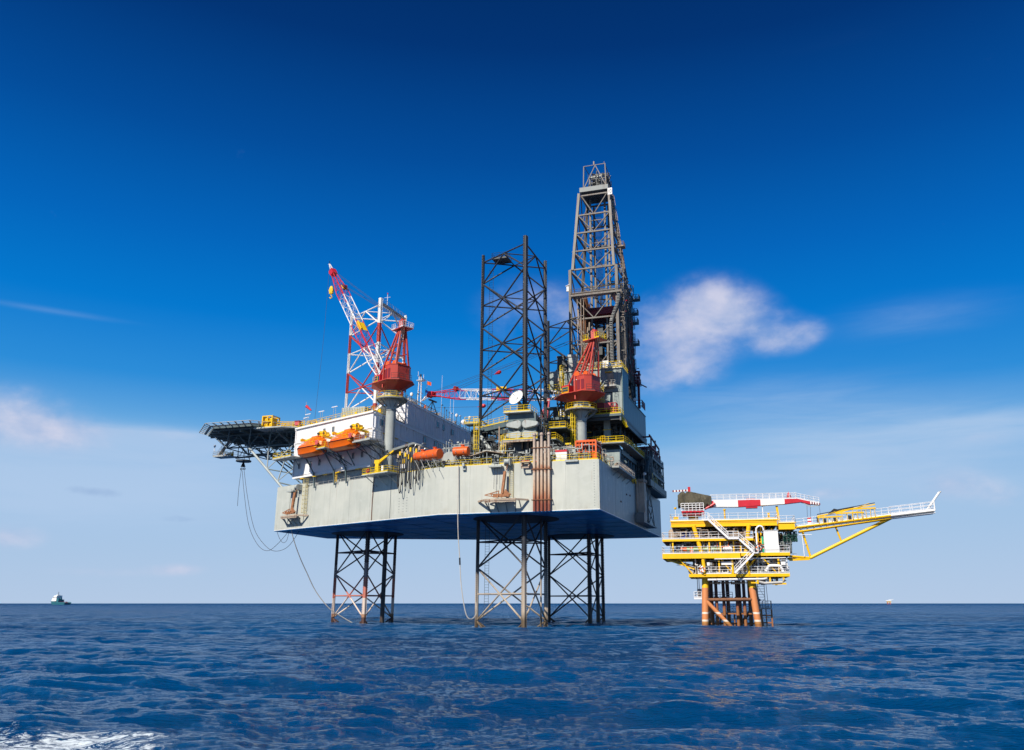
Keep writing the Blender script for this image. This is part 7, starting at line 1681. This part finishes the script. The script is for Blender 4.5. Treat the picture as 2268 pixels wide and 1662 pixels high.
# platform crane
yc = thing('platform_crane', 'small crane under a brown tarpaulin with a red and white box boom lying level', 'crane', (-8, 3, 19.2), YEL)
part('pedestal', MB().lathe((-8.05, 3, 0), [(.95, 19.2), (.95, 20.7), (1.3, 20.75), (1.3, 21.0), (0, 21)], 20), 'pyel', yc)
part('machine_deck', MB().box(-10.2, -5.9, 1.0, 5.0, 20.9, 21.15), 'redb', yc)
for k in range(6): part('deck_rib', MB().box(-10.0 + k * .78, -9.9 + k * .78, 1.0, 5, 20.3, 20.89), 'redb', yc)
part('deck_core', MB().box(-9.9, -6.3, 1.3, 4.8, 20.35, 20.88), 'maroon', yc)
rr = MB()
for z in (21.3, 21.75, 22.2, 22.6): rr.beam((-10.2, .95, z), (-6.0, .95, z), .08, .1).beam((-10.2, .95, z), (-10.2, 4, z), .08, .1)
for k in range(7): rr.beam((-10.2 + k * .7, .95, 21.1), (-10.2 + k * .7, .95, 22.65), .08, .1)
part('mesh_guard', rr, 'rail_w', yc); part('engine', clutter(-9.9, -6.2, 1.4, 4.6, 21.2, 22.8, 60, 121, .9), 'maroon', yc, kind='stuff')
# draped tarpaulin: uneven cover with folds
mb = MB(); nx, ny = 40, 18; g = []
RR = random.Random(31)
for i in range(nx + 1):
    u_ = i / nx; x = -10.8 + u_ * 6.3
    top = 24.75 + .25 * math.sin(u_ * 7) - .0 if u_ < .18 else (24.85 - (u_ - .18) * 1.35)
    top = 24.2 + .7 * math.sin(min(1, u_ / .14) * 1.57) - max(0, u_ - .4) * 1.5 - (.25 if .20 < u_ < .26 else 0)
    bot = 21.9 + .5 * max(0, u_ - .55) + .22 * math.sin(u_ * 23) + .15 * math.sin(u_ * 51)
    row = []
    for j in range(ny + 1):
        t_ = j / ny * math.pi                                       # from front hem over the top to the back hem
        wob = .16 * math.sin(u_ * 22 + 5 * math.sin(t_ * 1.3 + u_ * 4)) + .10 * math.sin(u_ * 53 + t_ * 7 + 3 * math.sin(u_ * 9)) + .06 * math.sin(t_ * 17 - u_ * 31)
        hw = (1.75 - .7 * max(0, u_ - .45)) + wob
        cy_, cz = 3.0, bot + (top - bot) * min(1, math.sin(t_) * 1.18)
        row.append((x + .05 * math.sin(t_ * 9), cy_ - hw * math.copysign(abs(math.cos(t_)) ** .45, math.cos(t_)), cz))
    g.append(row)
vs = [p for r in g for p in r]; w2 = ny + 1
mb.add(vs, [(i * w2 + j, (i + 1) * w2 + j, (i + 1) * w2 + j + 1, i * w2 + j + 1) for i in range(nx) for j in range(ny)] + [tuple(range(w2))[::-1], tuple(nx * w2 + k for k in range(w2))])
tp = solo('tarpaulin', mb, 'tarp', 'brown creased tarpaulin thrown over the crane of the yellow platform', 'tarpaulin', YEL, smooth=True)
part('stub_mast', MB().box(-8.85, -8.35, 2.6, 3.2, 24.3, 25.95), 'redb', yc)
for k in range(10): part('gauge_arm', MB().box(-11.8 + k * .3, -11.5 + k * .3, 2.8, 3.0, 25.05 + k * .01, 25.4 + k * .01), 'white' if k % 2 else 'maroon', yc)
def boomseg(x0, x1, m, top0, top1, b0, b1, y0=2.2, y1=3.6):
    part('boom_section', MB().add([(x0, y0, b0), (x1, y0, b1), (x1, y1, b1), (x0, y1, b0), (x0, y0, top0), (x1, y0, top1), (x1, y1, top1), (x0, y1, top0)], [(0, 3, 2, 1), (4, 5, 6, 7), (0, 1, 5, 4), (1, 2, 6, 5), (2, 3, 7, 6), (3, 0, 4, 7)]), m, yc)
boomseg(-5.6, -4.1, 'redb', 22.5, 23.1, 21.7, 21.95); boomseg(-4.09, .45, 'white', 23.1, 23.1, 21.95, 21.85); boomseg(.46, 4.6, 'redb', 23.1, 23.1, 21.85, 22.0); boomseg(4.61, 9.0, 'white', 23.1, 23.1, 22.0, 22.2); boomseg(9.01, 12.0, 'redb', 23.1, 23.15, 22.2, 22.5); boomseg(12.01, 13.6, 'redb', 23.15, 22.65, 22.5, 22.0)
part('boom_bulge', MB().box(1.9, 4.0, 2.1, 3.7, 21.6, 21.84).box(2.0, 3.6, 2.2, 3.6, 23.11, 23.35), 'redb', yc)
for k in range(8): boomseg(13.6 + k * .22, 13.6 + (k + 1) * .22, 'white' if k % 2 == 0 else 'maroon', 22.62 - k * .05, 22.57 - k * .05, 22.1 - k * .03, 22.07 - k * .03)
part('boom_ram', MB().tube((-5.8, 1.9, 21.5), (-3.8, 1.9, 22.6), .2, 8), 'redb', yc)
part('boom_rail', MB().rail([(-4.6, 2.2, 23.12), (11.2, 2.2, 23.12)], 1.15, 1.2, .045).rail([(11.2, 2.2, 23.15), (13.4, 2.2, 22.6), (15.2, 2.2, 22.2)], 1.0, .9, .045), 'rail_w', yc)
part('boom_rail', MB().rail([(-4.6, 3.6, 23.12), (11.2, 3.6, 23.12)], 1.15, 1.2, .045), 'rail_w', yc)
part('tip_guard', MB().beam((12.2, 2.4, 22.4), (13.6, 2.4, 21.6), .12).beam((13.6, 2.4, 21.6), (15.2, 2.4, 21.8), .12), 'rail_g', yc)
part('aircraft_light', MB().lathe((9.9, 2.9, 23.15), [(0, 0), (.5, .05), (.35, .8), (.05, 1.4), (0, 1.4)], 10), 'redb', yc)
rp = thing('boom_rest_post', 'yellow leaning post with a white frame holding up the level crane boom', 'boom rest', (7.4, 2.9, 19.2), YEL)
bb('post', (7.9, 2.9, 18.6), (7.4, 2.9, 21.9), .42, .42, 'pyel', rp); bb('post', (4.9, 2.6, 19.2), (4.9, 2.6, 22.0), .14, .14, 'rail_w', rp); bb('crosshead', (4.6, 2.6, 22.05 - .1), (5.4, 2.6, 22.05 - .1), .2, .12, 'pyel', rp)
hkp = thing('hook_block', 'small red and white hook block hanging from the yellow platform crane', 'hook block', (13.2, 2.4, 18.4), YEL)
for k, (z0, z1, m_) in enumerate(((18.3, 18.7, 'white'), (18.7, 18.95, 'redb'), (18.95, 19.3, 'white'), (19.3, 19.55, 'redb'))): part('block_plate', MB().box(12.85, 13.5, 2.2, 2.6, z0, z1), m_, hkp)
part('hook', MB().path(curve([(13.17, 2.4, 18.3), (13.3, 2.4, 17.95), (13.1, 2.4, 17.75), (12.95, 2.4, 17.95)], 4), .08, 5), 'redb', hkp)
for dx_ in (-.3, .3): tb('hoist_line', (13.17 + dx_, 2.4, 19.5), (13.3 + dx_, 2.4, 22.1), .03, 'rope', hkp, 4)
tb('whip_line', (15.1, 2.4, 22), (15.3, 2.4, 19.6), .025, 'rope', hkp, 4)
# flare / vent boom
fl_ = thing('vent_boom', 'long yellow and white walkway boom reaching out to the right with a raking strut', 'boom', (20, 1, 17.3), YEL)
def BZ(x): return 17.6 + (x - 10.3) * (1.85 / 16.8) if x < 27.1 else 19.45 + (x - 27.1) * (.75 / 7.5)
for y in (.2, 2.0):
    tb('chord', (10.3, y, BZ(10.3)), (27.1, y, BZ(27.1)), .17, 'pyel', fl_, 10); tb('chord', (11.0, y, BZ(11) - .8), (27.1, y, BZ(27.1) - .45), .15, 'pyel', fl_, 10)
    tb('chord', (27.1, y, BZ(27.1)), (34.6, y, BZ(34.6)), .15, 'white', fl_, 10); tb('chord', (27.1, y, BZ(27.1) - .45), (34.6, y, BZ(34.6) - .4), .12, 'white', fl_, 10)
    for k in range(14):
        x = 11.4 + k * 1.18; bb('web', (x, y, BZ(x) - .7 + k * .02), (x, y, BZ(x)), .1, .1, 'pyel', fl_)
    for k in range(7): x = 27.6 + k * 1.1; bb('web', (x, y, BZ(x) - .42), (x, y, BZ(x)), .09, .09, 'dark', fl_)
part('walkway', MB().beam((10.3, 1.1, BZ(10.3) + .1), (27.1, 1.1, BZ(27.1) + .1), 1.7, .12), 'rail_w', fl_); part('walkway', MB().beam((27.1, 1.1, BZ(27.1) + .1), (34.6, 1.1, BZ(34.6) + .1), 1.6, .1), 'rail_w', fl_); part('walkway_pipe', MB().tube((11, .0, BZ(11) - .35), (34.4, .0, BZ(34.4) - .2), .08, 6), 'dark', fl_)
part('boom_rail', MB().rail([(10.5, .2, BZ(10.5) + .15), (27.1, .2, BZ(27.1) + .15)], 1.35, 1.5, .05), 'rail_w', fl_); part('boom_rail', MB().rail([(27.1, .2, BZ(27.1) + .15), (34.6, .2, BZ(34.6) + .15)], 1.45, 1.7, .05), 'rail_w', fl_)
part('boom_rail', MB().rail([(27.1, 2, BZ(27.1) + .15), (34.6, 2, BZ(34.6) + .15)], 1.45, 1.7, .05), 'rail_w', fl_)
tb('vent_pole', (33.4, 1.1, BZ(33.4) + .2), (35.9, 1.1, 23.5), .2, 'white', fl_, 10); tb('vent_tip', (35.8, 1.1, 23.4), (36.2, 1.1, 23.65), .13, 'rail_g', fl_); tb('end_post', (34.6, .2, BZ(34.6)), (34.6, .2, 22.0), .12, 'white', fl_)
tb('raking_strut', (12.7, 1.1, 12.2), (27.2, 1.1, 19.1), .30, 'pyel', fl_, 14); tb('strut_tie', (11.6, 1.1, 17.2), (12.7, 1.1, 12.4), .20, 'pyel', fl_); tb('strut_tie', (17.5, 1.1, 17.9), (18.3, 1.1, 15.1), .17, 'pyel', fl_)
for y in (.2, 2.2): tb('base_beam', (8.9, y * 1.8, 12.5 if y < 1 else 12.2), (12.8, 1.1, 12.15), .20, 'pyel', fl_, 10)
bb('base_beam', (8.9, .4, 11.8), (12.5, 1.0, 11.95), .25, .35, 'pyel', fl_)
part('drop_pipe', MB().tube((11.5, .5, 16.2), (11.6, .5, 12.4), .08, 6).tube((10.2, .5, 16.3), (13.2, .5, 16.3), .07, 6).beam((11.6, .5, 14.6), (12.1, .9, 14.6), .14), 'rail_w', fl_)
so = thing('stacked_frames', 'yellow frames and dark panels stowed in a row on the walkway of the long boom', 'stowed frames', (19, .6, 19), YEL)
for x0, x1, z0, z1 in ((14.4, 20.9, 19.6, 20.75), (17.5, 24.6, 20.3, 21.5)):
    bb('top_bar', (x0, .1, z0), (x1, .1, z1), .14, .2, 'yellow', so); bb('dark_bar', (x0, .35, z0 + .32), (x1, .35, z1 + .3), .3, .12, 'black', so)
for x0, x1, z in ((14.4, 18.6, 19.35), (17.6, 22.5, 20.0), (20.4, 24.6, 20.75)):
    bb('frame_bar', (x0, -.05, z), (x1, -.05, z + .1), .16, .26, 'yellow', so)
    for k in range(6):
        x = x0 + .2 + k * (x1 - x0 - .4) / 5; bb('frame_post', (x, -.05, BZ(x) + .2), (x, -.05, z), .09, .09, 'yellow', so)
    bb('frame_brace', (x0 + .4, -.03, z), (x1 - 1, -.03, z + 1.0), .08, .08, 'yellow', so)
for x in (15.4, 17.2, 19.8): part('clamp', MB().box(x, x + .5, .0, .5, BZ(x) + .35, BZ(x) + .9), 'black', so)
part('panel_end', MB().box(14.3, 14.55, .0, .9, 18.5, 19.5), 'dark', so); part('loose_sheet', MB().add([(16.2, 0, 19.9), (17.4, 0, 20.9), (18.6, 0, 20.6), (16.2, .5, 19.9), (17.4, .5, 20.9), (18.6, .5, 20.6)], [(0, 2, 1), (3, 4, 5), (0, 1, 4, 3), (1, 2, 5, 4), (2, 0, 3, 5)]), 'black', so)

# ------------------------------------------------------------------ far vessels
SH = Frame(-1476, 2650, math.radians(-30))
sh = thing('supply_ship', 'small supply ship with teal hull and white bridge on the horizon at the left', 'ship', (0, 0, 0), SH)
hullp = [(-27, 0), (-20, -6.5), (-8, -7.5), (30, -7.5), (30, 7.5), (-8, 7.5), (-20, 6.5)]
def sp_(n, mb, m): return part(n, mb, m, sh)
lo_ = [(x * .93 + 1, y * .85) for x, y in hullp]
sp_('hull', MB().frus(lo_, hullp, -1, 4.2), 'teal'); sp_('bow', MB().frus([(-27.5, 0), (-20, -6.6), (-6, -7.5), (-6, 7.5), (-20, 6.6)], [(-31, 0), (-22, -7.3), (-6, -7.8), (-6, 7.8), (-22, 7.3)], 4.2, 8.6), 'teal')
sp_('bulwark', MB().box(-6, 30, -7.6, -7.2, 4.2, 6.2).box(-6, 30, 7.2, 7.6, 4.2, 6.2), 'teal'); sp_('superstructure', MB().frus([(-24, -5), (-8, -6.6), (-3, -6.6), (-3, 6.6), (-8, 6.6), (-24, 5)], [(-20, -5), (-8, -6.4), (-3, -6.4), (-3, 6.4), (-8, 6.4), (-20, 5)], 8.6, 17), 'white')
sp_('bridge', MB().frus([(-17, -5.5), (-4, -6.5), (-4, 6.5), (-17, 5.5)], [(-15, -5), (-3, -6), (-3, 6), (-15, 5)], 17.6, 22), 'white'); sp_('bridge_windows', MB().box(-16.9, -3.9, -6.6, 6.6, 16.95, 17.62), 'window')
sp_('deckhouse', MB().box(-2.9, 5, -6.4, 6.4, 6.3, 12.5), 'teal'); sp_('funnel', MB().box(-2.9, 1, -4, -1, 12.6, 15.5).box(-2.9, 1, 1, 4, 12.6, 15.5), 'teal'); sp_('wheelhouse_top', MB().box(-11, -6, -3, 3, 22, 24), 'white'); sp_('mast', MB().beam((-9, 0, 24), (-8.5, 0, 31), .7).beam((-9, -2, 28), (-9, 2, 28), .4), 'midgrey')
part('deck_cargo', clutter(2, 28, -6, 6, 4.3, 8.5, 40, 131, 3), 'maroon', sh, kind='stuff')
sh.scale = (1.42, 1.42, 1.25)
FP = Frame(1630, 4000, -.2)
fp = thing('distant_platform', 'tiny pale yellow platform standing on the horizon at the right', 'platform', (0, 0, 0), FP)
for x in (-6, 6):
    for y in (-6, 6): tb('leg', (x, y, -3), (x * .8, y * .8, 9), 1.2, 'tank', fp)
part('lower_deck', MB().box(-10, 10, -8, 8, 9, 12), 'pyel', fp); part('upper_deck', MB().box(-14, 11, -8, 8, 15, 18), 'white', fp); part('modules', clutter(-10, 9, -7, 7, 12, 15, 30, 132, 3), 'tan', fp, kind='stuff'); part('crane_boom', MB().beam((0, 0, 20), (22, 0, 22), 1.4), 'white', fp)
bpy.context.view_layer.update()
